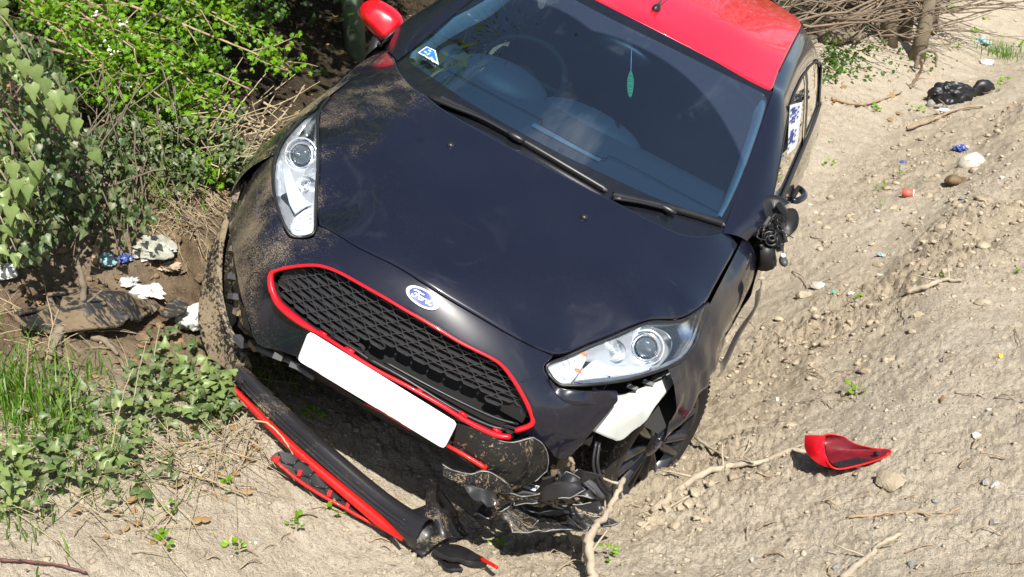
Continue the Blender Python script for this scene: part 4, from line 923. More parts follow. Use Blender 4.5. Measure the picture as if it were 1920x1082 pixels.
# ================================================================= WHEELS
def lathe(prof, axis, c, n=64):
    B = basis(axis, (0, 1, 0)); th_ = np.arange(n)*2*math.pi/n; v = []
    for r, h in prof: v.append(c+(np.stack([r*np.cos(th_), r*np.sin(th_), 0*th_+h], 1)) @ B.T)
    k = len(prof); return np.vstack(v), [(i*n+j, i*n+(j+1) % n, (i+1)*n+(j+1) % n, (i+1)*n+j) for i in range(k-1) for j in range(n)], B
def wheel(c, axis, cover=True):
    c = np.asarray(c, float); axis = np.asarray(axis, float)/np.linalg.norm(axis)
    W_ = empty('wheel'); W_.parent = CAR; R0 = .312; w = .098
    prof = [(.232, w-.012), (.245, w), (.275, w+.006), (.295, w-.004), (R0-.004, w-.018), (R0, w-.030)]
    x = w-.030
    for k in range(4):
        x2 = x-.030; prof += [(R0, x2+.008), (R0-.008, x2+.006), (R0-.008, x2+.001), (R0, x2)]; x = x2
    prof += [(R0, -w+.03), (R0-.004, -w+.018), (.28, -w), (.232, -w+.012)]
    v, f, B = lathe(prof, axis, c, 72); obj('tyre', v, f, 'rubber', W_, sharp=35)
    tm = MB()                                               # shoulder tread blocks
    for k in range(72):
        a = 2*math.pi*(k+.5)/72
        for h, l in ((w-.020, .036), (-w+.020, .036), (.022, .022), (-.022, .022)):
            Bk = B @ np.array([[math.cos(a), -math.sin(a), 0], [math.sin(a), math.cos(a), 0], [0, 0, 1]]) @ np.array([[1, 0, 0], [0, math.cos(.35*np.sign(h)), -math.sin(.35*np.sign(h))], [0, math.sin(.35*np.sign(h)), math.cos(.35*np.sign(h))]])
            ctr = c+B @ np.array([(R0-.0008)*math.cos(a), (R0-.0008)*math.sin(a), h*.92]); tm.add(*box(ctr, (.006, .019, l), Bk))
    tm.obj('tread', 'rubber', W_, smooth=False, kind='stuff')
    v, f, B = lathe([(.236, w-.004), (.226, w+.006), (.214, w-.004), (.205, w-.03)], axis, c, 64); rim = obj('rim', v, f, 'cap', W_)
    v, f, B = lathe([(.215, .02), (.1, .03), (.0001, .03)], axis, c, 48); obj('rim_back', v, f, 'void', rim)
    if not cover: return W_
    for k in range(7):
        for dl in (-.13, .13):
            a = 2*math.pi*k/7+.35; ca, sa = math.cos(a+dl*.55), math.sin(a+dl*.55); ca2, sa2 = math.cos(a+dl*1.25), math.sin(a+dl*1.25)
            p = [c+B @ np.array([.050*ca, .050*sa, w-.012]), c+B @ np.array([.13*ca2, .13*sa2, w-.004]), c+B @ np.array([.222*ca2, .222*sa2, w-.001])]
            obj('spoke', *sweep(smooth_line(p, step=.03), [(-.021, -.022), (-.014, .0), (0, .006), (.014, .0), (.021, -.022)], axis, np.interp(np.linspace(0, 1, len(smooth_line(p, step=.03))), [0, 1], [.62, 1.1])), 'cap', rim)
        p = [c+B @ np.array([.06*math.cos(a), .06*math.sin(a), w-.024]), c+B @ np.array([.215*math.cos(a), .215*math.sin(a), w-.022])]
        obj('spoke_web', *sweep(resample(p, 4), [(-.018, -.01), (0, .0), (.018, -.01)], axis), 'cap', rim)
    obj('centre_cap', *ellipsoid(c+B @ np.array([0, 0, w-.012]), (.055, .055, .016), 28, 8, B), 'cap', rim)
    obj('centre_badge', *ellipsoid(c+B @ np.array([0, 0, w+.002]), (.030, .014, .004), 20, 6, B @ np.array([[.5, -.866, 0], [.866, .5, 0], [0, 0, 1]])), 'badgeblue', rim)
    a = 2.45; nt_ = c+B @ np.array([.062*math.cos(a), .062*math.sin(a), w-.004]); obj('wheel_nut', *ellipsoid(nt_, (.010, .010, .014), 10, 8, B), 'chrome', rim)
    return W_
ya, cb = R_(21), R_(5)
fwc = np.array([.735, .875, .325])
wheel(fwc, (math.cos(ya)*math.cos(cb), -math.sin(ya)*math.cos(cb), math.sin(cb)))
wheel((-.715, .86, .30), (-math.cos(R_(9)), math.sin(R_(9)), 0))
wheel((.77, 3.32, .305), (1, 0, 0), False); wheel((-.77, 3.32, .305), (-1, 0, 0), False)
for sg in (1, -1):    # inner arches
    v = []
    for t in np.linspace(-.1, math.pi*.80, 18):
        for x in (.56, .84): v.append((sg*x, .86+.36*math.cos(t), .32+.345*math.sin(t)))
    obj('arch_liner', v, [(2*i, 2*i+1, 2*i+3, 2*i+2) for i in range(17)], 'void', CAR); obj('arch_wall', *box((sg*.56, .90, .42), (.02, .60, .5)), 'void', CAR, smooth=False)

# ================================================================= BROKEN FRONT END (still fixed to the car)
def py_(px, y): return cplane([px], 1, y)[0]
def ply(name, pts, outline, mat, parent=None, step=.025, thick=.006, edge=.002, nrm=None, crumple=0, seed=1, lam=1e-4, oa=.01, torn=None, **kw):
    """bent sheet: pts = (pixel, y in the car frame) control points or 3-D points"""
    P = [py_(p[0], p[1]) if len(p) == 2 else np.asarray(p, float) for p in pts]
    S = Surf(P, nrm if nrm is not None else NF, lam)
    bl = None
    if crumple:
        def bl(X, A): return X+S.normal(X)*(crumple*fbm(A[:, 0], A[:, 1], 14, 3, seed))[:, None]
    LO = outl(S, outline, oa)
    if torn:
        k = len(LO); i0 = int(k*torn[0]); i1 = max(i0+3, int(k*torn[1])); e = S.drop(LO[i0:i1], .001)
        if crumple: e = bl(e, S.ab(e))
        obj('torn_edge', *tube(e, .0018, 4), 'tornedge', parent if parent is not None else CAR)
    return panel(name, S, LO, (), mat, parent if parent is not None else CAR, step, thick, edge, bulge=bl, **kw)
ply('bumper_corner', [((850, 838), .10), ((858, 797), .085), ((935, 826), .10), ((1000, 822), .13), ((1028, 860), .19), ((1010, 905), .21), ((950, 918), .15), ((912, 880), .10), ((940, 860), .085), ((985, 880), .13)],
    [(857, 797, 'c'), (880, 802), (903, 812), (935, 827), (962, 830), (1001, 822, 'c'), (1020, 836), (1028, 860), (1026, 885, 'c'), (1008, 900), (985, 912), (952, 920, 'c'), (935, 908), (900, 882), (868, 862), (850, 838, 'c')], 'muddy', crumple=.006, torn=(.15, .55))
ply('bumper_tear', [((975, 815), .16), ((1020, 845), .22), ((1060, 860), .26), ((1040, 900), .30), ((1030, 850), .24)], [(985, 812, 'c'), (1010, 825), (1032, 848), (1045, 860, 'c'), (1040, 905, 'c'), (1026, 888), (1022, 850), (1003, 828)], 'void')
q = smooth_line([py_(p, y) for p, y in (((836, 834), .09), ((870, 853), .085), ((912, 879), .09))], step=.015); obj('lower_grille_trim', *tube(q, np.linspace(.006, .0085, len(q)), 6), 'redplastic', CAR)
q = smooth_line([py_(p, .10) for p in ((684, 756), (715, 772), (745, 790), (770, 806))], step=.015); obj('lower_grille_trim', *tube(q, .004, 6), 'redplastic', CAR)
ply('bumper_lip', [((832, 880), .06), ((870, 888), .055), ((910, 888), .07), ((955, 912), .10), ((930, 945), .10), ((890, 925), .06), ((860, 905), .05)],
    [(829, 872, 'c'), (845, 882), (880, 889), (912, 884), (950, 905), (962, 922, 'c'), (940, 920), (929, 928), (931, 944, 'c'), (918, 951), (898, 946), (882, 930, 'c'), (868, 912), (850, 902), (831, 892, 'c')], 'muddy', crumple=.008, seed=4, torn=(0., .4))
ply('lip_curl', [((872, 905), .04), ((925, 925), .06), ((900, 948), .03), ((885, 925), .035)], [(869, 908, 'c'), (890, 912), (915, 920), (930, 930), (931, 945, 'c'), (915, 951), (905, 940), (890, 938, 'c'), (880, 928)], 'muddy', crumple=.012)
ply('radiator_duct', [((940, 918), .25), ((1000, 900), .24), ((1045, 893), .28), ((1020, 930), .30), ((975, 925), .24)], [(937, 920, 'c'), (985, 906), (1042, 893, 'c'), (1034, 915), (1018, 932, 'c'), (990, 928), (955, 926)], 'plastic')
lb = ply('part_label', [((982, 908), .228), ((1012, 914), .232), ((1002, 922), .232), ((980, 915), .23), ((996, 914), .2305)], [(987, 905, 'c'), (1012, 912, 'c'), (1003, 921, 'c'), (980, 914, 'c')], 'paper', thick=.001, edge=0)
bm_ = MB()
for k, u in enumerate(np.linspace(.12, .88, 13)):
    a = (987+25*u-7*.15, 905+7*u+9*.15); b = (987+25*u-7*.5, 905+7*u+9*.5); bm_.add(*tube([py_(a, .227), py_(b, .227)], .0007+.0006*(k % 3 == 0), 4))
bm_.obj('label_bars', 'void', lb, smooth=False)
ply('duct_clip', [((943, 925), .20), ((985, 928), .19), ((1030, 936), .22), ((1000, 940), .20), ((950, 934), .2)], [(944, 929, 'c'), (965, 923), (1000, 927), (1027, 931, 'c'), (1030, 937), (1024, 941, 'c'), (985, 937), (958, 934)], 'grey')
obj('clip_tag', *box(py_((950, 932), .18), (.02, .008, .012), basis((.3, -.8, .5))), 'paper', CAR, smooth=False)
ply('undertray', [((905, 958), .14), ((950, 965), .13), ((990, 940), .22), ((1000, 975), .18), ((1060, 975), .24), ((1120, 980), .31), ((1160, 970), .40), ((1100, 995), .29), ((965, 997), .10), ((1040, 955), .3)],
    [(904, 954, 'c'), (925, 960), (945, 958), (968, 938), (990, 935, 'c'), (1002, 962), (1045, 964), (1090, 962), (1150, 968), (1164, 976, 'c'), (1120, 988), (1060, 994), (1000, 998), (962, 997, 'c'), (958, 982), (938, 968)], 'muddy', crumple=.016, seed=7, torn=(.05, .9))
ply('undertray_rib', [((995, 960), .17), ((1010, 945), .2), ((1060, 948), .26), ((1040, 962), .23)], [(985, 938, 'c'), (1020, 940), (1062, 950), (1080, 962, 'c'), (1040, 964), (1004, 962, 'c')], 'plastic', crumple=.006, seed=9)
ply('bracket', [((1045, 895), .30), ((1075, 905), .33), ((1085, 945), .36), ((1040, 930), .30), ((1060, 920), .31)], [(1042, 897, 'c'), (1060, 902), (1074, 915, 'c'), (1088, 945, 'c'), (1060, 950), (1035, 930, 'c')], 'flap', crumple=.006)
ply('bracket', [((1028, 855), .26), ((1070, 855), .30), ((1066, 890), .32), ((1032, 890), .28), ((1048, 872), .27)], [(1030, 852, 'c'), (1064, 853, 'c'), (1068, 872), (1064, 890, 'c'), (1050, 886), (1034, 893, 'c')], 'flap', crumple=.006, seed=3)
def wire(pts, r, mat='plastic', name='cable'): obj(name, *tube(smooth_line([py_(p, y) for p, y in pts], step=.015), r, 6), mat, CAR)
wire([((1063, 850), .26), ((1072, 872), .25), ((1073, 910), .24), ((1074, 945), .24), ((1082, 965), .25), ((1092, 974), .26)], .0045)
wire([((1066, 855), .25), ((1074, 868), .24), ((1072, 885), .24)], .008, 'flap')
wire([((1118, 828), .36), ((1112, 870), .33), ((1122, 905), .33), ((1138, 928), .35)], .0055); wire([((1124, 830), .36), ((1120, 870), .33), ((1130, 902), .33), ((1144, 922), .35)], .0055)
wire([((1092, 898), .32), ((1112, 912), .33), ((1130, 932), .35)], .014, 'grey', 'hose'); wire([((1076, 892), .31), ((1098, 902), .32)], .008, 'plastic', 'hose')
for k in range(6): obj('hose_rib', *ellipsoid(py_((1092+k*4.5, 899+k*4.0), .318+k*.003), (.016, .005, .016), 12, 6, basis((.7, .2, -.6))), 'grey', CAR)
ply('washer_tank', [((1168, 733), .47), ((1262, 698), .66), ((1256, 728), .60), ((1205, 790), .47), ((1160, 826), .40), ((1112, 804), .33), ((1155, 745), .40), ((1195, 765), .40), ((1160, 790), .365), ((1225, 735), .49)],
    [(1158, 738, 'c'), (1185, 733), (1225, 722), (1262, 697, 'c'), (1268, 708, 'c'), (1250, 733), (1228, 762), (1200, 795), (1172, 819), (1158, 825, 'c'), (1138, 817), (1111, 804, 'c'), (1134, 779), (1156, 754)], 'tank', thick=.05, edge=.014, crumple=.004)
obj('tank_cap', *ellipsoid(py_((1246, 708), .60), (.010, .006, .010), 12, 6), 'grey', CAR)
for px, y in (((1185, 726), .45), ((1215, 718), .5), ((1120, 733), .36)): obj('lamp_bracket', *box(py_(px, y), (.035, .012, .016), basis((.2, -.7, .6))), 'grey', CAR, smooth=False)
ply('liner_edge', [((1262, 700), .62), ((1285, 690), .66), ((1300, 715), .70), ((1290, 745), .68), ((1270, 720), .60)], [(1268, 690, 'c'), (1284, 686), (1298, 700), (1304, 722), (1302, 748, 'c'), (1288, 738), (1278, 718), (1266, 704, 'c')], 'plastic', crumple=.008)
rs = random.Random(12)
for i in range(20):      # jagged splinters of the broken bumper and liner
    x, y, yy = rs.uniform(870, 1110), rs.uniform(885, 985), rs.uniform(.06, .26); a0 = rs.uniform(0, 6.28); n_ = rs.choice([4, 5, 5, 6]); o_ = []
    for k in range(n_):
        a = a0+2*math.pi*k/n_+rs.uniform(-.3, .3); R1 = rs.uniform(10, 36); o_.append((x+R1*1.35*math.cos(a), y+R1*.62*math.sin(a)+R1*.4*math.cos(a)*rs.uniform(-.2, .6), 'c'))
    ply('bumper_splinter', [((p[0], p[1]), yy+rs.uniform(-.03, .03)) for p in o_]+[((x, y), yy)], o_, ('muddy', 'plastic', 'strip', 'flap', 'plastic')[i % 5], crumple=.012, seed=i, thick=.003, edge=.001, torn=((.1*i) % .5, (.1*i) % .5+.35),  nrm=(rs.uniform(-.4, .4), -.6, .75), lam=1e-3, oa=.012)
# image-left: bumper flank torn away from the wing, its ragged mounting edge and clips
FL = [(-.868, .60, .62), (-.90, .56, .33), (-.885, .60, .10), (-.84, .50, .06), (-.70, .43, .02), (-.60, .40, .03), (-.50, .37, .09), (-.63, .42, .17), (-.74, .48, .30), (-.80, .52, .42)]
FLS = Surf(FL, (-.55, -.55, .62), 1e-4)
fo = [(421, 402, 'c'), (409, 432), (397, 470), (384, 510), (374, 550), (371, 590), (379, 630), (393, 672, 'c'), (425, 692), (462, 712, 'c'), (470, 690), (462, 668, 'c'), (440, 640), (424, 605), (414, 560), (412, 510), (417, 460), (426, 415, 'c')]
BR = empty('torn_bumper', label='torn off lower front bumper strip, muddy flank up at the wing, lying under the nose', cat='bumper', mat=mw)
panel('bumper_flank', FLS, outl(FLS, fo, .012), (), 'flap', BR, .03, .006, .002, bulge=lambda X, A: X+FLS.normal(X)*(.007*fbm(A[:, 0], A[:, 1], 9, 3, 8))[:, None])
ed = smooth_line(FLS.hit([(424, 412), (414, 460), (410, 510), (412, 560), (423, 605), (440, 640), (462, 668)], .004), step=.012)
obj('flank_lip', *sweep(ed, [(-.012, -.004), (-.006, .008), (.006, .010), (.016, -.012)], (-.55, -.55, .62)), 'flap', BR)
for i, px in enumerate([(437, 470), (432, 520), (440, 556), (448, 585), (460, 612), (452, 640), (478, 648), (495, 655)]):
    c = py_(px, .40-.012*i); obj('bumper_clip', *box(c, (.030, .02, .045+.01*(i % 3)), basis((.3+.1*i, -.6, .7-.1*i))), ('flap', 'plastic', 'grey')[i % 3], CAR, smooth=False)
ply('wing_bracket', [((432, 450), .50), ((446, 470), .44), ((470, 620), .30), ((452, 600), .36), ((440, 520), .44)], [(428, 440, 'c'), (440, 455), (446, 500), (454, 550), (468, 600), (474, 625, 'c'), (460, 622), (444, 585), (434, 530), (429, 480)], 'flap', crumple=.01, seed=5)
obj('wing_cavity', *loft([smooth_line([py_(p, .62) for p in ((428, 400), (418, 470), (418, 540), (432, 610), (470, 655))], n=14), smooth_line([py_(p, .55) for p in ((455, 400), (460, 470), (465, 540), (480, 610), (510, 660))], n=14)]), 'void', CAR)
wire([((482, 652), .20), ((510, 664), .18), ((540, 674), .16), ((562, 690), .15), ((590, 708), .15)], .012, 'grey', 'mounting_rail')
for px in ((522, 668), (553, 684)): obj('bumper_clip', *box(py_(px, .15), (.03, .02, .03), basis((.2, -.8, .4))), 'grey', CAR, smooth=False)
ply('duct_wall', [((494, 610), .22), ((505, 650), .20), ((520, 655), .2), ((508, 620), .2)], [(490, 590, 'c'), (498, 600), (508, 640), (512, 656, 'c'), (494, 652), (488, 630)], 'grey')

# ================================================================= TORN LOWER BUMPER STRIP ON THE GROUND
def gz(px, lift): 
    """car-frame point standing `lift` above the soil where the pixel's ray meets a sheet that high over it"""
    px = np.atleast_2d(np.asarray(px, float)); Q = ghit0(px); d = wray(px)
    for _ in range(3):
        z = H(Q[:, 0], Q[:, 1])+lift; t = (z-CAMZ)/d[:, 2]; Q = np.array([0, 0, CAMZ])+t[:, None]*d
    return w2c(Q)
def lerpz(px, l0, l1, i0=0, i1=-1):
    a, b = gz([px[i0]], l0)[0], gz([px[i1]], l1)[0]; da, db = (float(((q-CC) @ CR.T)[2]) for q in (a, b)); t = np.linspace(0, 1, len(px)); return CC+carray(px)*(da*(1-t)+db*t)[:, None]
sp = smooth_line(lerpz([(446, 688), (497, 742), (553, 796), (600, 838), (680, 907), (748, 960), (798, 990)], .12, .11), step=.02)
nup = (c2w([0, 0, 0])*0+[[.05, -.55, .83]]) @ MW
prof = .80*np.array([(-.060, -.055), (-.056, -.02), (-.044, .004), (-.036, .002), (-.030, .014), (-.018, .013), (-.012, .022), (.004, .025), (.020, .020), (.032, .006), (.038, -.016), (.034, -.04)])
prof = [(-a, b) for a, b in prof][::-1]
obj('bumper_strip', *sweep(sp, prof, nup[0], np.interp(np.linspace(0, 1, len(sp)), [0, .15, .8, 1], [.75, .95, 1.05, 1.25])), 'strip', BR)
tS = np.gradient(sp, axis=0); tS /= np.linalg.norm(tS, axis=1)[:, None]; bS = np.cross(tS, nup[0]); bS /= np.linalg.norm(bS, axis=1)[:, None]; aS = np.cross(bS, tS)
for sd, up_, r0 in ((.030, .008, .0032), (.041, .001, .0028), (.020, .017, .0022)): obj('strip_ridge', *tube(sp[3:-3]+bS[3:-3]*sd*.95+aS[3:-3]*up_, r0, 5), 'strip', BR)
rp = smooth_line(lerpz([(438, 728), (500, 791), (560, 848), (625, 903), (690, 957), (735, 995), (756, 1012)], .10, .08), step=.02)
obj('bumper_trim', *sweep(rp, [(-.016, -.012), (-.014, .004), (0, .010), (.014, .004), (.016, -.012)], nup[0], np.interp(np.linspace(0, 1, len(rp)), [0, .3, .85, 1], [.5, .8, 1.05, .3])), 'redplastic', BR)
tcp = np.vstack([gz([(752, 970)], .08), gz([(812, 905)], .22), gz([(850, 940)], .14), gz([(905, 992)], .06), gz([(870, 1003)], .04), gz([(790, 1043)], .015), gz([(776, 1030)], .02), gz([(820, 975)], .10), gz([(800, 960)], .11)])
TS = Surf(tcp, nup[0], 1e-4)
panel('bumper_end', TS, outl(TS, [(752, 972, 'c'), (772, 958), (798, 950, 'c'), (800, 925), (812, 902, 'c'), (826, 912), (848, 940), (876, 962), (907, 990, 'c'), (885, 1000), (850, 1006), (820, 1018), (792, 1044, 'c'), (776, 1032), (764, 1005)], .01), (), 'muddy', BR, .02, .006, .002, bulge=lambda X, A: X+TS.normal(X)*(.016*fbm(A[:, 0], A[:, 1], 10, 3, 12))[:, None])
SE = smooth_line(np.vstack([gz([(815, 905)], .225), gz([(830, 925)], .19), gz([(848, 950)], .15), gz([(858, 965)], .12)]), step=.01); obj('bumper_fin', *sweep(SE, [(-.012, -.03), (-.004, 0), (.004, 0), (.02, -.04)], nup[0]), 'plastic', BR)
# broken lower grille with red edge, and a small broken end piece
LG = empty('broken_lower_grille', label='broken piece of black honeycomb lower grille with a red edge beside the bumper strip', cat='car part', mat=mw)
lgo = [(508, 858, 'c'), (522, 847), (545, 850, 'c'), (590, 882), (640, 918), (690, 962), (706, 988, 'c'), (680, 972), (640, 950), (600, 928), (555, 897)]
lgp = lerpz([(508, 858), (706, 988)], .05, .03); LS = Surf(np.vstack([lgp, gz([(545, 850)], .05), gz([(640, 918)], .045), gz([(600, 928)], .03)]), nup[0], 5e-3)
panel('grille_plate', LS, outl(LS, lgo, .01), (), 'plastic', LG, .02, .004, .002)
le = smooth_line(LS.hit([(509, 858), (555, 897), (600, 927), (640, 949), (680, 972), (735, 1000)], .004), step=.015); obj('grille_edge', *tube(le, .006, 6), 'redplastic', LG)
for px in ((520, 862), (562, 888), (618, 926), (652, 948)): obj('grille_clip', *box(LS.hit([px], .008)[0], (.022, .012, .008), basis(nup[0], (1, .3, 0))), 'redplastic', LG, smooth=False)
hm = MB()
for a, b in [((522, 850), (528, 866)), ((528, 866), (548, 872)), ((548, 872), (560, 862)), ((548, 872), (556, 888)), ((556, 888), (578, 894)), ((578, 894), (590, 884)), ((578, 894), (586, 910)), ((586, 910), (608, 916)), ((608, 916), (622, 908)), ((608, 916), (618, 932)), ((618, 932), (640, 938)), ((640, 938), (652, 930)), ((560, 862), (578, 872)), ((590, 884), (604, 892))]:
    hm.add(*tube(LS.hit([a, b], .004), .0032, 5))
hm.obj('honeycomb_rib', 'plastic', LG)
EP = empty('broken_trim_end', label='small broken black trim end with a red tip lying below the bumper', cat='car part', mat=mw)
epo = [(812, 1030, 'c'), (840, 1020), (870, 1025), (905, 1044, 'c'), (910, 1052), (880, 1052), (845, 1046, 'c')]
ES = Surf(np.vstack([gz([p[:2]], .03) for p in epo]+[gz([(862, 1036)], .045)]), nup[0], 1e-3)
panel('trim_plate', ES, outl(ES, epo, .008), (), 'plastic', EP, .015, .012, .003)
obj('trim_tip', *tube(smooth_line(ES.hit([(902, 1048), (918, 1056), (932, 1064)], .0), step=.01), [.008, .007, .006, .006][:len(smooth_line(ES.hit([(902, 1048), (918, 1056), (932, 1064)], .0), step=.01))] if False else .0065, 6), 'redplastic', EP)
epo2 = [(822, 1050, 'c'), (850, 1052), (868, 1066, 'c'), (840, 1066)]; ES2 = Surf(np.vstack([gz([p[:2]], .012) for p in epo2]+[gz([(845, 1058)], .02)]), nup[0], 1e-3)
panel('trim_flap', ES2, outl(ES2, epo2, .008), (), 'plastic', EP, .015, .006, .002)

# ================================================================= RED MIRROR CAP ON THE SOIL
MC = empty('mirror_cover', label='red mirror cover lying open side up on the dry soil', cat='mirror cover', mat=mw)
oc = [(1509, 816, 'c'), (1546, 817), (1577, 818, 'c'), (1600, 832), (1635, 841), (1671, 845, 'c'), (1655, 858), (1620, 870), (1580, 879), (1555, 876, 'c'), (1530, 868), (1514, 852), (1508, 835)]
g0 = gz([(1585, 868)], .03)[0]; dz = float(((g0-CC) @ CR.T)[2])
def mq(px, d): return CC+carray([px])[0]*(dz+d)
rimp = {(1546, 817): .13, (1577, 818): .13, (1600, 832): .10, (1635, 841): .07, (1671, 845): .05, (1655, 858): .03, (1620, 870): -.01, (1580, 879): -.03, (1555, 876): -.03, (1545, 850): .05}
lip = smooth_line([mq(p, d) for p, d in (((1545, 817), .10), ((1577, 818), .11), ((1600, 832), .085), ((1635, 841), .06), ((1671, 845), .04), ((1655, 858), .02), ((1620, 870), -.015), ((1580, 879), -.03), ((1562, 877), -.03), ((1549, 862), .0), ((1544, 840), .05))], n=48, closed=True)[:-1]
back_ = mq((1512, 842), .10); cen = lip.mean(0); deep = mq((1580, 868), .12)
ls = []
for t in np.linspace(0, 1, 12):
    a = math.sin(t*math.pi/2); r = math.cos(t*math.pi/2)**.6; ax_ = cen*.35+mq((1535, 848), .09)*.65; ls.append(ax_*(1-r)+lip*r+(mq((1518, 846), .13)-ax_)*a*.75*(1-r)**.0*(a))
ls = np.array(ls); k = 48
ff = [(i*k+j, i*k+(j+1) % k, (i+1)*k+(j+1) % k, (i+1)*k+j) for i in range(11) for j in range(k)]
obj('cover_shell', ls.reshape(-1, 3), ff, 'red', MC)
inn_ = ls+(cen-ls)*.05+np.array([0, -.002, .004]); obj('cover_inside', inn_.reshape(-1, 3), ff, simple('dull red plastic inside', (.13, .008, .013), .35, .3, 40), MC)
bpx_ = [(1509, 816, 'c'), (1530, 816), (1547, 817, 'c'), (1545, 832), (1547, 850), (1553, 866), (1564, 878, 'c'), (1540, 872), (1520, 858), (1509, 840)]
BS = Surf([mq(p, d) for p, d in (((1509, 816), .15), ((1547, 817), .095), ((1545, 845), .01), ((1564, 878), -.032), ((1535, 870), .02), ((1507, 838), .11), ((1526, 840), .035), ((1530, 820), .10))], -carray([(1540, 845)])[0], 1e-4)
panel('cover_end', BS, outl(BS, bpx_, .008), (), 'red', MC, .012, .004, .001)
obj('cover_lip', *tube(lip, .0035, 6, closed=True), 'redplastic', MC)
ip = [tuple(inn_[i, j]) for i in range(1, 7) for j in range(26, 46)]
obj('inside_film', (inn_[1:7, 24:44]+(cen-inn_[1:7, 24:44])*.03).reshape(-1, 3), [(i*20+j, i*20+j+1, (i+1)*20+j+1, (i+1)*20+j) for i in range(5) for j in range(19)], 'plastic', MC)
for p in ((1575, 872), (1612, 866), (1643, 851)): obj('cover_clip', *box(mq(p, .012), (.012, .012, .018), basis((.3, -.5, .8))), 'plastic', MC, smooth=False)
# ================================================================= VEGETATION
def leafmat(name, a, b, tr=.35, rough=.45, dusty_=0):
    m = N(name); p = m.pos('Object'); oi = m.n('ObjectInfo'); g = m.n('NewGeometry')
    n = m.noise(g.outputs['Position'], 7, 3); r = m.math('ADD', m.math('MULTIPLY', oi.outputs['Random'], .45), m.math('MULTIPLY', g.outputs['Random Per Island'], .45))
    f = m.math('ADD', m.math('MULTIPLY', n, .5), m.math('MULTIPLY', r, .6))
    c = m.mix(m.ramp(f, [(.25, 0), (.85, 1)]), a, b)
    if dusty_: c = m.mix(m.math('MULTIPLY', m.ramp(m.noise(g.outputs['Position'], 45, 4, .7), [(.45, 0), (.6, 1)]), dusty_), c, (.26, .23, .15))
    pb = m.n('BsdfPrincipled'); m.l(c, pb.inputs['Base Color']); pb.inputs['Roughness'].default_value = rough; pb.inputs['Specular IOR Level'].default_value = .35
    t = m.n('BsdfTranslucent'); c2 = m.mix(.5, c, (.45, .60, .03)); m.l(c2, t.inputs[0])
    x = m.n('MixShader'); x.inputs[0].default_value = tr; m.l(pb.outputs[0], x.inputs[1]); m.l(t.outputs[0], x.inputs[2]); m.l(x.outputs[0], m.out.inputs[0]); return m.m
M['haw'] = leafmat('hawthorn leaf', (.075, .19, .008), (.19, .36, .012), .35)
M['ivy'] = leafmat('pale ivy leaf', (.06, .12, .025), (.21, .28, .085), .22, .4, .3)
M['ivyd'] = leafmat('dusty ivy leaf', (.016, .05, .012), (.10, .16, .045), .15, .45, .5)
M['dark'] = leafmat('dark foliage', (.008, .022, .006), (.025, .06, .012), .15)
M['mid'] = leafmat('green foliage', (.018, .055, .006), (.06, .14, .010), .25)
M['grass'] = leafmat('grass blade', (.05, .14, .015), (.16, .28, .03), .3)
M['straw'] = simple('dry straw stem', (.30, .24, .15), .8, .3, 8)
M['twig'] = simple('dry twig', (.26, .19, .12), .9, .35, 14, .4)
M['root'] = simple('bare root', (.31, .26, .19), .85, .25, 18, .5)
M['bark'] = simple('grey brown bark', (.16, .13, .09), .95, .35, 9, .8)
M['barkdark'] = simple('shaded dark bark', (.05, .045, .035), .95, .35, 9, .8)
M['postgreen'] = simple('algae green post', (.10, .14, .085), .85, .25, 6, .4)
M['deadleaf'] = leafmat('dead leaf', (.16, .085, .035), (.34, .22, .11), .15, .7)
M['blossom'] = simple('white blossom', (.78, .78, .74), .7)
def leaf_tpl(kind):
    if kind == 'ivy':
        o = [(0, -.06), (.20, -.16), (.44, .02), (.34, .30), (.22, .46), (.10, .80), (0, 1.0), (-.10, .80), (-.22, .46), (-.34, .30), (-.44, .02), (-.20, -.16)]
    elif kind == 'lobed':
        o = [(0, 0), (.10, .18), (.34, .22), (.26, .42), (.46, .62), (.24, .66), (.16, 1.0), (0, .86), (-.16, 1.0), (-.24, .66), (-.46, .62), (-.26, .42), (-.34, .22), (-.10, .18)]
    elif kind == 'round': o = [(0, 0), (.26, .18), (.36, .5), (.22, .82), (0, 1), (-.22, .82), (-.36, .5), (-.26, .18)]
    else: o = [(0, 0), (.24, .45), (0, 1), (-.24, .45)]
    o = np.array(o); z = -.35*np.abs(o[:, 0])-.22*(o[:, 1]-.3)**2
    v = np.c_[o, z]; v = np.vstack([v, [0, .42, .05]]); n = len(o)
    return v, [(i, (i+1) % n, n) for i in range(n)]
TPL = {k: leaf_tpl(k) for k in ('ivy', 'lobed', 'round', 'diamond')}
TME = {}
def leaf_mesh(kind, mat):
    if (kind, mat) not in TME:
        v, f = TPL[kind]; me = bpy.data.meshes.new(kind+'_leaf'); me.from_pydata([tuple(x) for x in v], [], f); me.update()
        me.polygons.foreach_set('use_smooth', np.ones(len(f), bool)); me.materials.append(M[mat]); TME[(kind, mat)] = me
    return TME[(kind, mat)]
def orient(dirs, nrm, r, jit=.5):
    """frames: y along the leaf, z its face"""
    d = dirs+r.normal(0, jit*.6, dirs.shape); d /= np.linalg.norm(d, axis=1)[:, None]+1e-9
    n = nrm+r.normal(0, jit, dirs.shape); n -= d*(n*d).sum(1)[:, None]; n /= np.linalg.norm(n, axis=1)[:, None]+1e-9
    return np.stack([np.cross(d, n), d, n], 2)
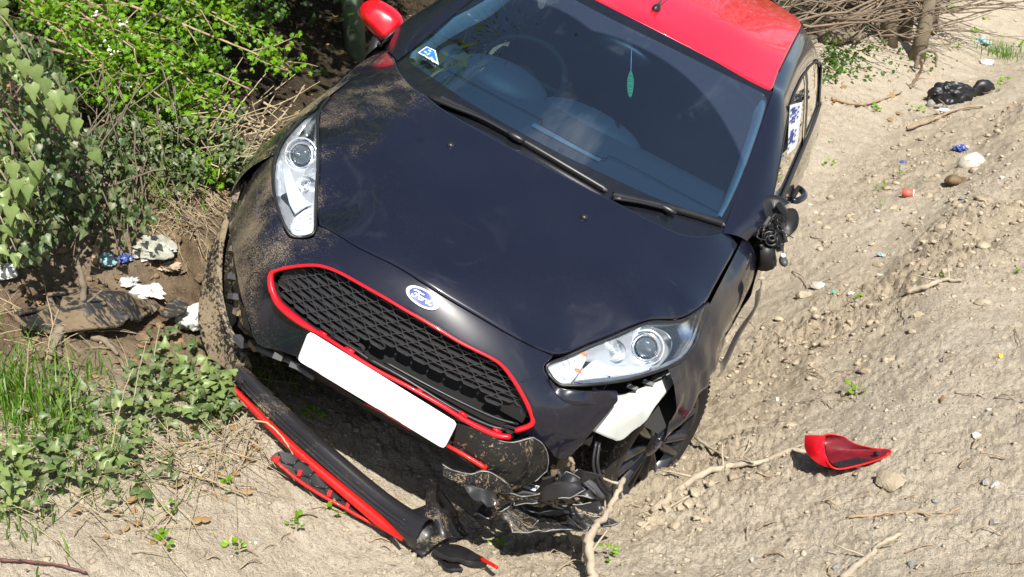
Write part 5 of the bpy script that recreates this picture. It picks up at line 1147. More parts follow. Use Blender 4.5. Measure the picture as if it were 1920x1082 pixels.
def leaves(P, dirs, nrm, size, kind, mat, parent, seed, n_ind=300, jit=.5, name='leaf', rest='foliage'):
    r = np.random.default_rng(seed); F = orient(np.broadcast_to(dirs, P.shape).astype(float), np.broadcast_to(nrm, P.shape).astype(float), r, jit)
    q = wproj(P); app = size/np.maximum(q[:, 2], .5); vis = (q[:, 0] > -20) & (q[:, 0] < 1940) & (q[:, 1] > -20) & (q[:, 1] < 1100)
    order = np.argsort(-(app*np.where(vis, 1, 0)-.0005*q[:, 2])); ind = [i for i in order[:n_ind] if vis[i]]; oth = np.setdiff1d(np.arange(len(P)), ind)
    me = leaf_mesh(kind, mat) if ind else None; off = np.array(parent.location) if parent is not None else np.zeros(3)
    for i in ind:
        o = bpy.data.objects.new(name, me); COL.objects.link(o); o.parent = parent; s = size[i]; A = F[i]*s
        o.matrix_local = Matrix([[*A[0], P[i, 0]-off[0]], [*A[1], P[i, 1]-off[1]], [*A[2], P[i, 2]-off[2]], [0, 0, 0, 1]])
    if len(oth):
        v, f = TPL[kind]; f = np.array(f); V = np.einsum('nij,kj->nki', F[oth]*size[oth][:, None, None], v)+P[oth][:, None]-off
        Fc = (f[None]+(np.arange(len(oth))*len(v))[:, None, None]).reshape(-1, 3)
        obj(rest, V.reshape(-1, 3), Fc, mat, parent, kind='stuff')
CAMD = np.array([0, -.9, .45])
def blobs(specs, n, r, thick=.25):
    """points in soft ellipses given as (px, py, rx, ry, depth, weight)"""
    w = np.array([s[5] for s in specs], float); k = r.choice(len(specs), n, p=w/w.sum()); S = np.array([s[:5] for s in specs], float)[k]
    a = r.uniform(0, 6.283, n); q = np.sqrt(r.uniform(0, 1, n)); px = np.stack([S[:, 0]+S[:, 2]*q*np.cos(a), S[:, 1]+S[:, 3]*q*np.sin(a)], 1)
    return un(px, S[:, 4]+r.normal(0, thick, n))
def above(P, lift=.03):
    P[:, 2] = np.maximum(P[:, 2], coarse(P[:, 0], P[:, 1])+lift); return P
def branch(r, a, b, n=10, sag=.0, wob=.04):
    t = np.linspace(0, 1, n)[:, None]; p = np.asarray(a)*(1-t)+np.asarray(b)*t; w = np.cumsum(r.normal(0, wob, (n, 3)), 0)*np.linalg.norm(np.asarray(b)-a)/n*2
    w -= w[-1]*t; p = p+w; p[:, 2] -= sag*4*(t*(1-t))[:, 0]; return p
def tubes(name, lines, rad, mat, parent, k=5, kind=None, off=None):
    mb = MB(); o = np.array(parent.location) if parent is not None else 0
    for l, r0 in zip(lines, rad): mb.add(*tube(np.asarray(l)-o, np.linspace(r0, r0*.45, len(l)), k))
    return mb.obj(name, mat, parent, kind=kind)

# ---- hawthorn with fresh leaves, leaning over the car from the hedge
r = np.random.default_rng(21)
HB = empty('hawthorn_bush', un([(150, 330)], 5.2)[0], 'bright green hawthorn bush reaching out over the bank beside the car', 'bush')
br = []
for a, b, d0, d1 in [((60, -40), (540, 131), 5.2, 4.8), ((40, 20), (470, 168), 5.2, 4.9), ((120, -30), (400, 190), 5.1, 4.9), ((30, 60), (385, 186), 5.2, 4.9), ((80, 90), (300, 180), 5.0, 4.8), ((100, -60), (440, 40), 5.4, 5.3), ((20, -30), (250, 90), 4.9, 4.7), ((200, -40), (520, 95), 5.5, 5.2),
                     ((60, 30), (220, 150), 4.8, 4.7), ((140, 120), (345, 215), 5.0, 4.9), ((-30, -40), (130, 60), 4.6, 4.5), ((300, -40), (430, 20), 5.6, 5.6), ((160, 20), (330, 130), 4.9, 4.8), ((90, 150), (260, 230), 5.0, 4.9)]:
    br.append(branch(r, un([a], d0)[0], un([b], d1)[0], 16, -.03, .02))
sub = []
for l in br:
    for _ in range(9):
        i = r.integers(4, len(l)); L = r.uniform(.08, .26); dr = r.normal(0, 1, 3)*[1, .7, .8]+[.5, -.2, -.1]; dr /= np.linalg.norm(dr); sub.append(branch(r, l[i], l[i]+dr*L, 6, 0, .05))
tubes('branch', br+sub, [.008]*len(br)+[.003]*len(sub), 'twig', HB)
P = []; D = []
for l, den, i0 in [(l, 78, 4) for l in br]+[(l, 20, 0) for l in sub]:
    for _ in range(den):
        i = r.uniform(i0, len(l)-1.001); k = int(i); p = l[k]*(1-i+k)+l[k+1]*(i-k); c = r.normal(0, 1, 3); c /= np.linalg.norm(c); P.append(p+c*r.uniform(.004, .035)); D.append(c+(l[k+1]-l[k])/np.linalg.norm(l[k+1]-l[k])*.7)
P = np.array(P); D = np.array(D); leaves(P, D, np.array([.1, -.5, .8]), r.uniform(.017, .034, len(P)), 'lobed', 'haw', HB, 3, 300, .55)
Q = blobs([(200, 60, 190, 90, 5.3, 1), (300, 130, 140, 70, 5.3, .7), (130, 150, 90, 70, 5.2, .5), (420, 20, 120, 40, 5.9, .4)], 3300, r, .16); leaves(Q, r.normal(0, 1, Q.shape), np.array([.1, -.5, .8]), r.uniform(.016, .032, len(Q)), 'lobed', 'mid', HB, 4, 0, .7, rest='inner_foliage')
bl = []
for c in ((228, 38), (205, 92), (192, 78), (216, 95), (238, 155), (180, 30)):
    for _ in range(7): bl.append(un([(c[0]+r.normal(0, 5), c[1]+r.normal(0, 4))], 4.75)[0])
bl = np.array(bl); leaves(bl, r.normal(0, 1, bl.shape), CAMD, np.full(len(bl), .014), 'round', 'blossom', HB, 5, 0, .4, rest='blossom')

# ---- ivy hanging at the left edge, big pale leaves
r = np.random.default_rng(22)
IV = empty('ivy_curtain', un([(-40, 480)], 3.7)[0], 'pale large-leaved ivy hanging over dead stems at the left edge', 'ivy')
st = []
for a, b in [((-30, 60), (110, 240)), ((-40, 100), (160, 260)), ((-30, 180), (85, 330)), ((-60, 250), (60, 420)), ((-40, 40), (75, 190)), ((20, 260), (45, 430)), ((-60, 330), (30, 470)), ((-20, 120), (140, 215)), ((-50, -20), (60, 120)), ((-60, 380), (85, 350))]:
    st.append(branch(r, un([a], 3.95)[0], un([b], 3.8)[0], 12, -.04, .03))
tubes('stem', st, [.005]*len(st), 'bark', IV)
P = []
for l in st:
    for _ in range(17):
        i = r.uniform(2, len(l)-1.001); k = int(i); P.append(l[k]*(1-i+k)+l[k+1]*(i-k)+r.normal(0, .022, 3)+[0, -.02, 0])
P = np.array(P); big = np.array([un([p], 3.72)[0] for p in ((112, 218), (140, 226), (62, 128), (80, 152), (58, 160), (105, 172), (30, 340), (48, 350), (68, 305), (20, 310), (18, 390), (95, 190), (125, 182), (40, 115))])
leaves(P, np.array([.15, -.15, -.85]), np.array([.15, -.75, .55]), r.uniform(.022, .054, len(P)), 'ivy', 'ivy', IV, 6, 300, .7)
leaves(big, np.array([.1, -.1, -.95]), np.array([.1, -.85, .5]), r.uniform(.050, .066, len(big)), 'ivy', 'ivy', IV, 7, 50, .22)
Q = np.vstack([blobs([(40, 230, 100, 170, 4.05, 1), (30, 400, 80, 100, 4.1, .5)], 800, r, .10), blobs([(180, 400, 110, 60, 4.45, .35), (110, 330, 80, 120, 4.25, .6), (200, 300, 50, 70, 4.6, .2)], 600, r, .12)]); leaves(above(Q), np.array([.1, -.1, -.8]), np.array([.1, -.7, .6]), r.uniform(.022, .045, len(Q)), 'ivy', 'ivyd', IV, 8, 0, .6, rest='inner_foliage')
ds = []
for _ in range(120):
    x = r.uniform(-30, 330); y = r.uniform(120, 380); d = 4.2+x/650+r.normal(0, .1); a = un([(x, y)], d)[0]; b = un([(x+r.normal(-10, 75), y+r.uniform(40, 170))], d-.08)[0]; b[2] = max(b[2], coarse(b[0], b[1])-.01); ds.append(branch(r, a, b, 7, 0, .06))
tubes('dead_stems', ds, list(r.uniform(.002, .0045, len(ds))), simple('grey dead stem', (.12, .095, .065), .9, .4, 6), IV, 4, 'stuff')

# ---- dusty ivy and bramble mound behind the front wheel
r = np.random.default_rng(23)
BM = empty('bramble_mound', un([(330, 330)], 5.0)[0], 'mound of dusty ivy and bramble between the hawthorn and the car wing', 'bramble')
sp_ = [(290, 240, 90, 60, 5.0, 1.1), (370, 270, 85, 55, 5.05, 1.3), (420, 300, 60, 40, 5.1, .9), (300, 320, 90, 45, 4.85, .8), (240, 280, 60, 70, 4.8, .8), (400, 225, 70, 30, 5.2, .5)]
P = above(blobs(sp_, 2600, r, .10)); leaves(P, np.array([.1, -.3, -.4]), np.array([.1, -.6, .7]), r.uniform(.020, .040, len(P)), 'ivy', 'ivyd', BM, 9, 300, .6)
Q = above(blobs([(395, 330, 35, 25, 5.0, 1), (330, 205, 40, 20, 4.95, .6), (300, 285, 60, 50, 4.85, .6)], 240, r, .06)); leaves(Q, r.normal(0, 1, Q.shape), np.array([.1, -.5, .8]), r.uniform(.025, .04, len(Q)), 'lobed', 'haw', BM, 10, 0, .5, rest='young_leaves')
ds = []
for _ in range(150):
    x, y = r.uniform(240, 520), r.uniform(200, 345); d = 5.0+r.normal(0, .08); an = r.normal(-.5, .6); L = r.uniform(30, 120)
    a, b = un([(x, y), (x+L*math.cos(an), y+L*math.sin(an))], d); ds.append(branch(r, a, b, 7, 0, .05))
tubes('dead_stems', ds, list(r.uniform(.002, .005, len(ds))), 'straw', BM, 4, 'stuff')

# ---- bare pale sticks by the wing, each a thing
r = np.random.default_rng(24)
def stick(pts, rad, label, group=None, mat='twig', cat='stick', name='stick', k=7, side_=0, seed=1):
    rr_ = np.random.default_rng(seed); p = smooth_line(pts, n=max(8, len(pts)*5)); p = p+rr_.normal(0, rad*.18, p.shape); R0 = np.linspace(rad, rad*.55, len(p))*(1+rr_.uniform(-.15, .2, len(p)))
    org = p[0].copy(); mb = MB(); mb.add(*tube(p-org, R0, k))
    for _ in range(side_):
        i = rr_.integers(2, len(p)-2); d = rr_.normal(0, 1, 3); d[2] = abs(d[2])*.5; q = branch(rr_, p[i]-org, p[i]-org+d/np.linalg.norm(d)*rad*rr_.uniform(4, 12), 6, 0, .05); mb.add(*tube(q, np.linspace(rad*.35, rad*.15, 6), 5))
    o = mb.obj(name, mat, None, label=label, cat=cat, group=group); o.location = org; return o
for k_, (a, b, d) in enumerate([((410, 220), (520, 250), 5.2), ((425, 190), (470, 265), 5.2), ((495, 193), (545, 215), 5.3), ((450, 215), (505, 275), 5.15), ((420, 260), (500, 245), 5.1), ((493, 210), (490, 255), 5.2), ((380, 300), (455, 260), 5.05), ((400, 330), (330, 260), 4.95), ((440, 225), (410, 300), 5.1)]):
    stick(branch(r, un([a], d)[0], un([b], d-.05)[0], 7, 0, .03), .006+.003*(k_ % 3 == 0), 'thin bare pale stick poking out of the bramble mound beside the car wing', 'sticks by the car wing', 'straw', seed=k_)

# ---- dark wood behind: trunks, understorey, added shade canopy
r = np.random.default_rng(25)
def tree(name, px, depth, rad, top, label, mat='barkdark', group=None, lean=0, twigs=0, crown=None, seed=1):
    rr_ = np.random.default_rng(seed); b = ghit0([px])[0] if mat == 'bark' and depth > 10 else un([px], depth)[0]; b[2] = coarse(b[0], b[1])-.05; t = empty(name, b, label, 'tree', group)
    n = 9; z = np.linspace(0, top, n); p = np.c_[lean*z+np.cumsum(rr_.normal(0, .018, n)), np.cumsum(rr_.normal(0, .018, n)), z]; mb = MB(); mb.add(*tube(p, rad*np.linspace(1.25, .6, n)*np.r_[1.2, np.ones(n-1)], 10)); mb.obj('trunk', mat, t)
    lines = []
    for _ in range(twigs):
        i = rr_.uniform(1, n-1.01); k = int(i); s = p[k]*(1-i+k)+p[k+1]*(i-k); d = rr_.normal(0, 1, 3)*[1, 1, .5]; d /= np.linalg.norm(d); l = branch(rr_, s, s+d*rr_.uniform(.4, 1.1), 9, 0, .07); lines.append(l)
        for _ in range(2):
            j = rr_.integers(3, 8); d2 = d+rr_.normal(0, .7, 3); lines.append(branch(rr_, l[j], l[j]+d2/np.linalg.norm(d2)*rr_.uniform(.2, .5), 6, 0, .07))
    if lines: tubes('twigs', lines, list(rr_.uniform(.004, .010, len(lines))), 'twig' if mat != 'barkdark' else mat, None, 5).parent = t
    if crown:
        m_, nn, sx, sz, z0 = crown; q = rr_.normal(0, 1, (nn, 3))*[sx, sx, sz*.5]; q[:, 2] += z0; q[:, 2] = np.maximum(q[:, 2], z0-sz*.55)
        rr2 = np.random.default_rng(seed+50); F = orient(rr2.normal(0, 1, q.shape), np.broadcast_to([0, -.3, .9], q.shape), rr2, .7); v, f = TPL['diamond']; f = np.array(f); V = np.einsum('nij,kj->nki', F*rr2.uniform(.04, .075, nn)[:, None, None], v)+q[:, None]
        obj('crown', V.reshape(-1, 3), (f[None]+(np.arange(nn)*len(v))[:, None, None]).reshape(-1, 3), m_, t, kind='stuff')
    return t
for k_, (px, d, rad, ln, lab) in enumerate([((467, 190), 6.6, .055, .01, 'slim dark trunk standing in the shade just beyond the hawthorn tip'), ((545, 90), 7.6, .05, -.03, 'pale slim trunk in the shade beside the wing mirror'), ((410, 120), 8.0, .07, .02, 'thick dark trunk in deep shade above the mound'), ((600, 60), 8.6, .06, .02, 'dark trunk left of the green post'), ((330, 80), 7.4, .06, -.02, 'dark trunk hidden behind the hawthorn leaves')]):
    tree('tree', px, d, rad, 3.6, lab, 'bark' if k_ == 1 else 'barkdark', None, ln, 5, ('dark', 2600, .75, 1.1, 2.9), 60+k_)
def canopy(name, X, Y, Z, n, mat, sz, label, seed, dens=None, cat='foliage'):
    rr_ = np.random.default_rng(seed); q = np.stack([rr_.uniform(*X, n), rr_.uniform(*Y, n), rr_.uniform(*Z, n)], 1); q = q[fbm(q[:, 0]+q[:, 2]*.7, q[:, 1], 1.3, 3, seed) > -.15]; q = q[q[:, 2] > coarse(q[:, 0], q[:, 1])+.02]
    if dens: q = q[dens(q)]
    F = orient(rr_.normal(0, 1, q.shape), np.broadcast_to([0, -.4, .8], q.shape), rr_, .7); v, f = TPL['diamond']; f = np.array(f); V = np.einsum('nij,kj->nki', F*rr_.uniform(*sz, len(q))[:, None, None], v)+q[:, None]
    return obj(name, V.reshape(-1, 3), (f[None]+(np.arange(len(q))*len(v))[:, None, None]).reshape(-1, 3), mat, kind='stuff')
canopy('shade_canopy', (-5.5, .3), (5.0, 12), (1.95, 3.9), 80000, 'mid', (.08, .14), None, 71, lambda q: (q[:, 0] < np.where(q[:, 1] < 5.3, -.95, -.42)+.06*np.maximum(q[:, 1]-6.5, 0)) & (q[:, 2] > 1.95+.35*sst(q[:, 1], 5.2, 6.2)))  # leaf mass above the view, added to shade the wood floor
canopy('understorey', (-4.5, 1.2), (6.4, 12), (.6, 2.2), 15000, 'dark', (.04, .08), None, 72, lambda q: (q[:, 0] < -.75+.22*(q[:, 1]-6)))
canopy('hedge_leaves', (-2.6, .3), (7.4, 8.6), (1.05, 2.6), 9000, 'haw', (.03, .05), None, 73, lambda q: (q[:, 0] > -1.9) & (q[:, 0] < -.35+.10*(q[:, 1]-7)) & (q[:, 2] > 1.42+.25*np.abs(vnoise(q[:, 0]*3, q[:, 1]*3, 5))))
canopy('hedge_leaves', (-4.2, -1.5), (5.7, 6.6), (1.0, 3.0), 7000, 'mid', (.025, .05), None, 74, lambda q: (q[:, 0]+q[:, 1]*.55 < 1.15))
pb = un([(668, 150)], 7.0)[0]; pb[2] = coarse(pb[0], pb[1])-.1
PO = obj('fence_post', *tube(np.array([(0, 0, 0), (.0, 0, .5), (-.01, 0, 1.1)]), [.062, .06, .058], 14), 'postgreen', label='green algae covered round fence post behind the red wing mirror', cat='post'); PO.location = pb
# wires strung along the hedge
for a, b, z, lab in (((150, 200), (300, 260), .0, 'thin rusty wire crossing the dark gap under the hawthorn'), ((200, 370), (420, 362), 0, 'thin dark wire low in front of the ivy stems')):
    l = branch(r, un([a], 4.9)[0], un([b], 5.0)[0], 9, .01, .01); o = obj('fence_wire', *tube(l, .0016, 4), 'twig', label=lab, cat='wire')

# ---- trees and dead brush at the top right
r = np.random.default_rng(26)
for k_, (px, d, rad, ln, lab) in enumerate([((1663, 78), 13.0, .06, -.05, 'grey trunk at the left of the bare trees beyond the bin bag'), ((1716, 112), 12.4, .052, .10, 'leaning grey trunk among the bare twigs above the bin bag'), ((1688, 70), 13.4, .05, .0, 'middle grey trunk wrapped in bare twigs'), ((1748, 60), 13.2, .045, .08, 'thin trunk at the right of the bare trees by the path')]):
    tree('tree', px, d, rad, 3.2, lab, 'bark', None, ln, 26, None, 80+k_)
BR_ = []; rad_ = []
for _ in range(260):
    x, y = r.uniform(1400, 1740), r.uniform(-60, 100); d = 12.2+r.normal(0, .5)-(x-1600)/500; an = r.normal(.1, .55) if r.random() < .7 else r.uniform(0, 3.1); L = r.uniform(60, 240)
    a = ghit0([(x, max(y, -60))])[0]; q_ = np.array([math.cos(an)*.9, r.normal(0, .4), abs(math.sin(an))*.7+.1])*r.uniform(.4, 1.7); b = a+q_; a = a+[0, 0, r.uniform(.0, .35)]; b[2] = max(b[2], coarse(b[0], b[1])+.03); BR_.append(branch(r, a, b, 9, r.uniform(-.1, .1), .06)); rad_.append(r.uniform(.004, .013))
tubes('dead_brush', BR_, rad_, simple('grey brown dead brush', (.15, .115, .08), .9, .4, 5), None, 4, 'stuff')
canopy('understorey', (1.6, 5.6), (12.4, 15), (.0, 1.2), 9000, 'dark', (.05, .10), None, 75, lambda q: q[:, 0] < 3.3+.42*(q[:, 1]-12.2))  # near-black leaves added to darken the gaps behind the brush
canopy('shade_canopy', (1.4, 6.0), (12.0, 17), (.85, 3.6), 22000, 'mid', (.08, .14), None, 77, lambda q: q[:, 0] < 3.9+.36*(q[:, 1]-12.2))  # unseen leaves overhead, added to shade the brush and its ground
canopy('far_hedge', (-2, 9), (16, 24), (.0, 5.5), 16000, 'mid', (.10, .22), None, 76, lambda q: q[:, 0] < 5.3+.35*(q[:, 1]-16))
lg = ghit([(1545, 84), (1580, 86), (1615, 80)]); lg[:, 2] += .07
stick(lg, .06, 'mossy fallen log lying at the foot of the dead brush', None, 'bark', 'log', 'fallen_log', 12)
ra = ghit([(1669, 143), (1671, 120), (1684, 105), (1700, 112), (1704, 135)]); ra[:, 1] = ra[:, 1].mean(); ra[:, 2] = ra[0, 2]+np.array([0, .11, .16, .13, .01]); ra[:, 0] = un([(1669, 1), (1671, 1), (1684, 1), (1700, 1), (1704, 1)], ra[0, 1]/math.cos(R_(PITCH))*1.0)[:, 0]*1.0
stick(ra, .018, 'arched grey root above the soil below the bare trees', None, 'bark', 'root', 'arched_root')
# green patch of nettles and ground cover behind the car
P = ghit(np.stack([1545+r.exponential(48, 260), 122+r.normal(0, 22, 260)], 1)); P[:, 2] += r.uniform(.01, .12, 260)
WP = empty('weed_patch', P[0], 'patch of bright green low weeds behind the rear quarter of the car', 'weeds'); leaves(P, r.normal(0, 1, P.shape), np.array([0, -.4, .9]), r.uniform(.025, .055, len(P)), 'round', 'mid', WP, 11, 0, .5)

# ---- ground ivy, grass and thatch on the near left bank
r = np.random.default_rng(27)
GI = empty('ground_ivy', ghit([(330, 780)])[0], 'ivy trailing over the soil at the lower left below the torn bumper', 'ivy')
def gpts(spec, n, r, lift):
    w = np.array([s[4] for s in spec]); k = r.choice(len(spec), n, p=w/w.sum()); S = np.array([s[:4] for s in spec], float)[k]; a = r.uniform(0, 6.283, n); q = np.sqrt(r.uniform(0, 1, n))
    P = ghit(np.stack([S[:, 0]+S[:, 2]*q*np.cos(a), S[:, 1]+S[:, 3]*q*np.sin(a)], 1)); P[:, 2] += r.uniform(lift[0], lift[1], n); return P
P = gpts([(350, 770, 110, 60, 1.3), (405, 755, 45, 45, .35), (300, 720, 80, 40, .4), (160, 850, 110, 90, .6), (60, 930, 70, 80, .4), (240, 900, 90, 80, .4), (100, 770, 100, 60, .2), (330, 660, 60, 30, .15)], 440, r, (.01, .10))
leaves(P, r.normal(0, 1, P.shape)*[1, 1, .4], np.array([.05, -.45, .85]), r.uniform(.022, .050, len(P)), 'ivy', 'ivyd', GI, 12, 300, .45)
P = gpts([(340, 765, 100, 50, 1), (410, 765, 45, 35, .5), (180, 860, 110, 80, .6), (30, 940, 40, 60, .6)], 150, r, (.05, .13)); leaves(P, r.normal(0, 1, P.shape)*[1, 1, .4], np.array([.05, -.55, .8]), r.uniform(.026, .046, len(P)), 'ivy', 'ivy', GI, 13, 150, .4)
ds = []; rd = []
q = gpts([(300, 800, 190, 130, 1), (110, 850, 130, 140, 1), (400, 880, 110, 60, .8), (200, 990, 160, 60, .5), (450, 820, 40, 60, .5), (90, 640, 110, 60, .5)], 330, r, (.004, .05))
for p in q:
    L = r.uniform(.05, .28); a = r.uniform(0, 6.28); e = p+[L*math.cos(a), L*math.sin(a), 0]; e[2] = coarse(e[0], e[1])+r.uniform(.0, .06); ds.append(branch(r, p, e, 6, -.01, .05)); rd.append(r.uniform(.0009, .0024))
tubes('dry_thatch', ds, rd, 'straw', None, 4, 'stuff')
q = gpts([(420, 360, 60, 40, 1), (360, 400, 60, 50, 1), (330, 440, 80, 40, .5)], 260, r, (.002, .03)); ds = []
for p in q: L = r.uniform(.03, .12); a = r.uniform(0, 6.28); e = p+[L*math.cos(a), L*math.sin(a), 0]; e[2] = H(e[0:1], e[1:2])[0]+.015; ds.append(branch(r, p, e, 5, -.005, .06))
tubes('dry_thatch', ds, [.0018]*len(ds), 'straw', None, 4, 'stuff')
for a, b, z0, z1, lab in [((85, 700), (110, 580), .0, .0, 1), ((200, 890), (250, 690), 0, 0, 1), ((245, 800), (275, 640), 0, 0, 1), ((285, 720), (300, 610), 0, 0, 1), ((40, 800), (55, 640), 0, 0, 1), ((75, 720), (160, 860), 0, 0, 1), ((10, 690), (90, 640), 0, 0, 1)]:
    p0 = ghit([a])[0]; d = (np.linalg.inv(RW.T) @ (p0-[0, 0, CAMZ]))[2]; p1 = un([b], d-.02)[0]
    stick(branch(r, p0, p1, 9, -.02, .02), .0028, 'thin straw coloured dead stem standing in the grass at the lower left', 'dead stems standing in the grass', 'straw', 'stalk', 'dead_stalk', 5, 2, int(a[0]))
def grass_tuft(px, n, h, spread, label, group, seed, mat='grass'):
    rr_ = np.random.default_rng(seed); c = ghit([px])[0]; mb = MB()
    for _ in range(n):
        o = np.r_[rr_.normal(0, spread, 2), 0]; o[2] = coarse(c[0]+o[0], c[1]+o[1])-c[2]-.01; hh = h*rr_.uniform(.5, 1.1); a = rr_.uniform(0, 6.28); bend = rr_.uniform(.1, .7)*hh; w = rr_.uniform(.0018, .0035); t = np.linspace(0, 1, 5); ax = np.array([math.cos(a), math.sin(a), 0]); sd = np.array([-ax[1], ax[0], 0])
        p = o+np.outer(t**2*bend, ax)+np.outer(t*hh*(1-.25*t), [0, 0, 1]); ww = w*(1-t**1.5)[:, None]+.0002; v = np.vstack([p-sd*ww, p+sd*ww]); mb.add(v, [(i, i+1, 6+i, 5+i) for i in range(4)])
    o = mb.obj('grass_tuft', mat, None, label=label, cat='grass', group=group); o.location = c; return o
for k_, (px, n, h, s, lab) in enumerate([((25, 760), 130, .30, .07, 'tall tuft of fresh grass at the left edge below the brown mud flap'), ((95, 790), 110, .24, .07, 'tuft of fresh grass beside the sawn stump at the lower left'), ((55, 850), 110, .16, .10, 'short grass tuft in the ivy at the lower left edge'), ((130, 830), 120, .16, .10, 'spreading grass tuft among the ground ivy'), ((150, 720), 60, .16, .07, 'thin grass growing in the brown soil left of the ground ivy'), ((20, 930), 70, .13, .08, 'grass tuft at the left edge near the bottom corner'), ((270, 930), 40, .09, .08, 'sparse short grass below the ground ivy'), ((350, 850), 40, .10, .08, 'thin grass in the dry straw below the ground ivy'), ((215, 870), 30, .15, .015, 'narrow upright grass tuft in front of the ground ivy'), ((40, 1000), 30, .12, .05, 'small grass tuft at the bottom left corner'), ((515, 725), 70, .10, .06, 'grass growing under the nose beside the torn bumper'), ((300, 372), 60, .16, .08, 'dark grass tuft below the ivy beside the soil mound'), ((1885, 105), 160, .22, .12, 'round green grass clump at the right edge by the path')]):
    grass_tuft(px, n, h, s, lab, None, 90+k_)
def weed(px, n, size, label, group, seed, mat='haw', kind='round', h=.05):
    rr_ = np.random.default_rng(seed); c = ghit([px])[0]; v, f = TPL[kind]; f = np.array(f); d = rr_.normal(0, 1, (n, 3)); d[:, 2] = np.abs(d[:, 2])*.6+.1; q = d/np.linalg.norm(d, axis=1)[:, None]*rr_.uniform(.2, 1, (n, 1))*size*1.1; q[:, 2] += rr_.uniform(0, h, n)
    F = orient(d, np.broadcast_to([0, -.4, .9], d.shape), rr_, .35); V = np.einsum('nij,kj->nki', F*(size*rr_.uniform(.5, 1, n))[:, None, None], v)+q[:, None]
    o = obj('weed', V.reshape(-1, 3), (f[None]+(np.arange(n)*len(v))[:, None, None]).reshape(-1, 3), mat, None, label=label, cat='weed', group=group); o.location = c; return o
WD = [(1560, 272), (1650, 352), (1610, 560), (1765, 520), (1780, 20), (1830, 65), (1720, 210), (1640, 205), (1555, 310), (1905, 515), (1870, 170), (1605, 740), (1885, 155), (1790, 90), (1700, 60), (1850, 40), (1745, 115), (1910, 90), (1655, 390), (1690, 330), (1590, 140)]
for k_, p in enumerate(WD): weed(p, 9, .018+.006*(k_ % 3)+(.022 if p[1] < 230 else 0), 'small green weed sprouting alone from the dry soil right of the car', 'weeds on the dry soil', 100+k_, h=.03)
WL_ = [(425, 918, 'low weed with round leaves on bare soil right of the ground ivy'), (302, 1026, 'little weed alone near the bottom left on pale soil'), (440, 1035, 'small feathery weed on pale soil at the bottom'), (548, 835, 'small ivy sprig next to the broken lower grille'), (590, 785, 'patch of green seedlings under the nose behind the bumper strip'), (628, 965, 'upright green leaf below the broken lower grille'), (1140, 1052, 'little weed below the forked root at the bottom'), (940, 1020, 'pale green weed in the shade under the splitter'), (560, 995, 'tiny weed on pale soil below the broken grille'), (320, 970, 'small ivy shoot on pale soil at the lower left'), (1010, 925, 'weed caught in the wreckage')]
for k_, (x, y, l) in enumerate(WL_[:-1]): weed((x, y), 16 if k_ == 4 else 9, .028, l, None, 130+k_, 'haw', 'round', .03)
P_, r_ = scatter(26000, 44, lambda t, b, h, P: .5*b*(P[:, 1] < 9)); P_[:, 2] += .008
F = orient(r_.normal(0, 1, P_.shape)*[1, 1, .25], np.broadcast_to([0, -.2, 1.], P_.shape), r_, .5); v, f = TPL['round']; f = np.array(f); V = np.einsum('nij,kj->nki', F*r_.uniform(.010, .030, len(P_))[:, None, None], v)+P_[:, None]
obj('leaf_litter', V.reshape(-1, 3), (f[None]+(np.arange(len(P_))*len(v))[:, None, None]).reshape(-1, 3), 'deadleaf', kind='stuff')
q, r_ = scatter(4200, 45, lambda t, b, h, P: .12+.35*b+.15*t); ds = []
for p in q:
    L = r_.uniform(.02, .10); a = r_.uniform(0, 6.28); e = p+[L*math.cos(a), L*math.sin(a), 0]; e[2] = coarse(e[0], e[1])+.012; p = p+[0, 0, .004]; ds.append(branch(r_, p, e, 4, -.004, .07))
tubes('twig_litter', ds, list(r_.uniform(.0008, .0022, len(ds))), 'twig', None, 4, 'stuff')
# dead leaves
DL = gpts([(400, 880, 120, 60, 1), (250, 950, 150, 80, .8), (330, 700, 120, 60, .7), (1650, 170, 120, 60, 1), (450, 800, 60, 80, .4), (1800, 800, 200, 200, .12)], 90, r, (.006, .02)); me_ = leaf_mesh('round', 'deadleaf')
F = orient(r.normal(0, 1, DL.shape)*[1, 1, .2], np.broadcast_to([0, -.2, 1.], DL.shape), r, .4)
for i in range(len(DL)):
    o = bpy.data.objects.new('dead_leaf', me_); COL.objects.link(o); s = r.uniform(.02, .045)*(1.6 if DL[i, 1] > 8 else 1); A = F[i]*s; o.matrix_world = Matrix([[*A[0], DL[i, 0]], [*A[1], DL[i, 1]], [*A[2], DL[i, 2]], [0, 0, 0, 1]])
    tag(o, 'curled brown dead leaf lying on the soil', 'leaf', 'dead leaves on the soil')
# ================================================================= ROOTS, STICKS, STONES, LITTER
r = np.random.default_rng(31)
def gl(px, lift=0., rise=None):
    P = ghit(px); P[:, 2] += lift
    if rise is not None: P[:, 2] += np.asarray(rise)
    return P
def upl(px, base_i=0, dz=None):      # a stick leaning up off the ground: all points at the depth of the grounded one, minus a little
    p0 = ghit([px[base_i]])[0]; d = ((p0-[0, 0, CAMZ]) @ RW.T)[2]; n = len(px); return un(px, d+(np.zeros(n) if dz is None else np.asarray(dz)))
stick(upl([(1112, 1100), (1106, 1040), (1108, 1005), (1120, 985), (1140, 958), (1155, 930), (1170, 897)], 0, [0, .02, .05, .09, .12, .15, .17]), .015, 'pale forked root standing up in front of the broken bumper', None, 'root', 'root', 'forked_root', 9, 4, 3)
stick(upl([(1108, 1082), (1100, 1040), (1094, 1003)], 0, [0, .04, .07]), .014, 'short pale root stub beside the forked root at the bottom', None, 'root', 'root', 'root_stub', 9, 1, 4)
stick(gl([(1225, 955), (1300, 905), (1360, 880), (1430, 860), (1480, 850), (1512, 847)], .004), .015, 'long pale root lying behind the red mirror cover', None, 'root', 'root', 'long_root', 9, 5, 5)
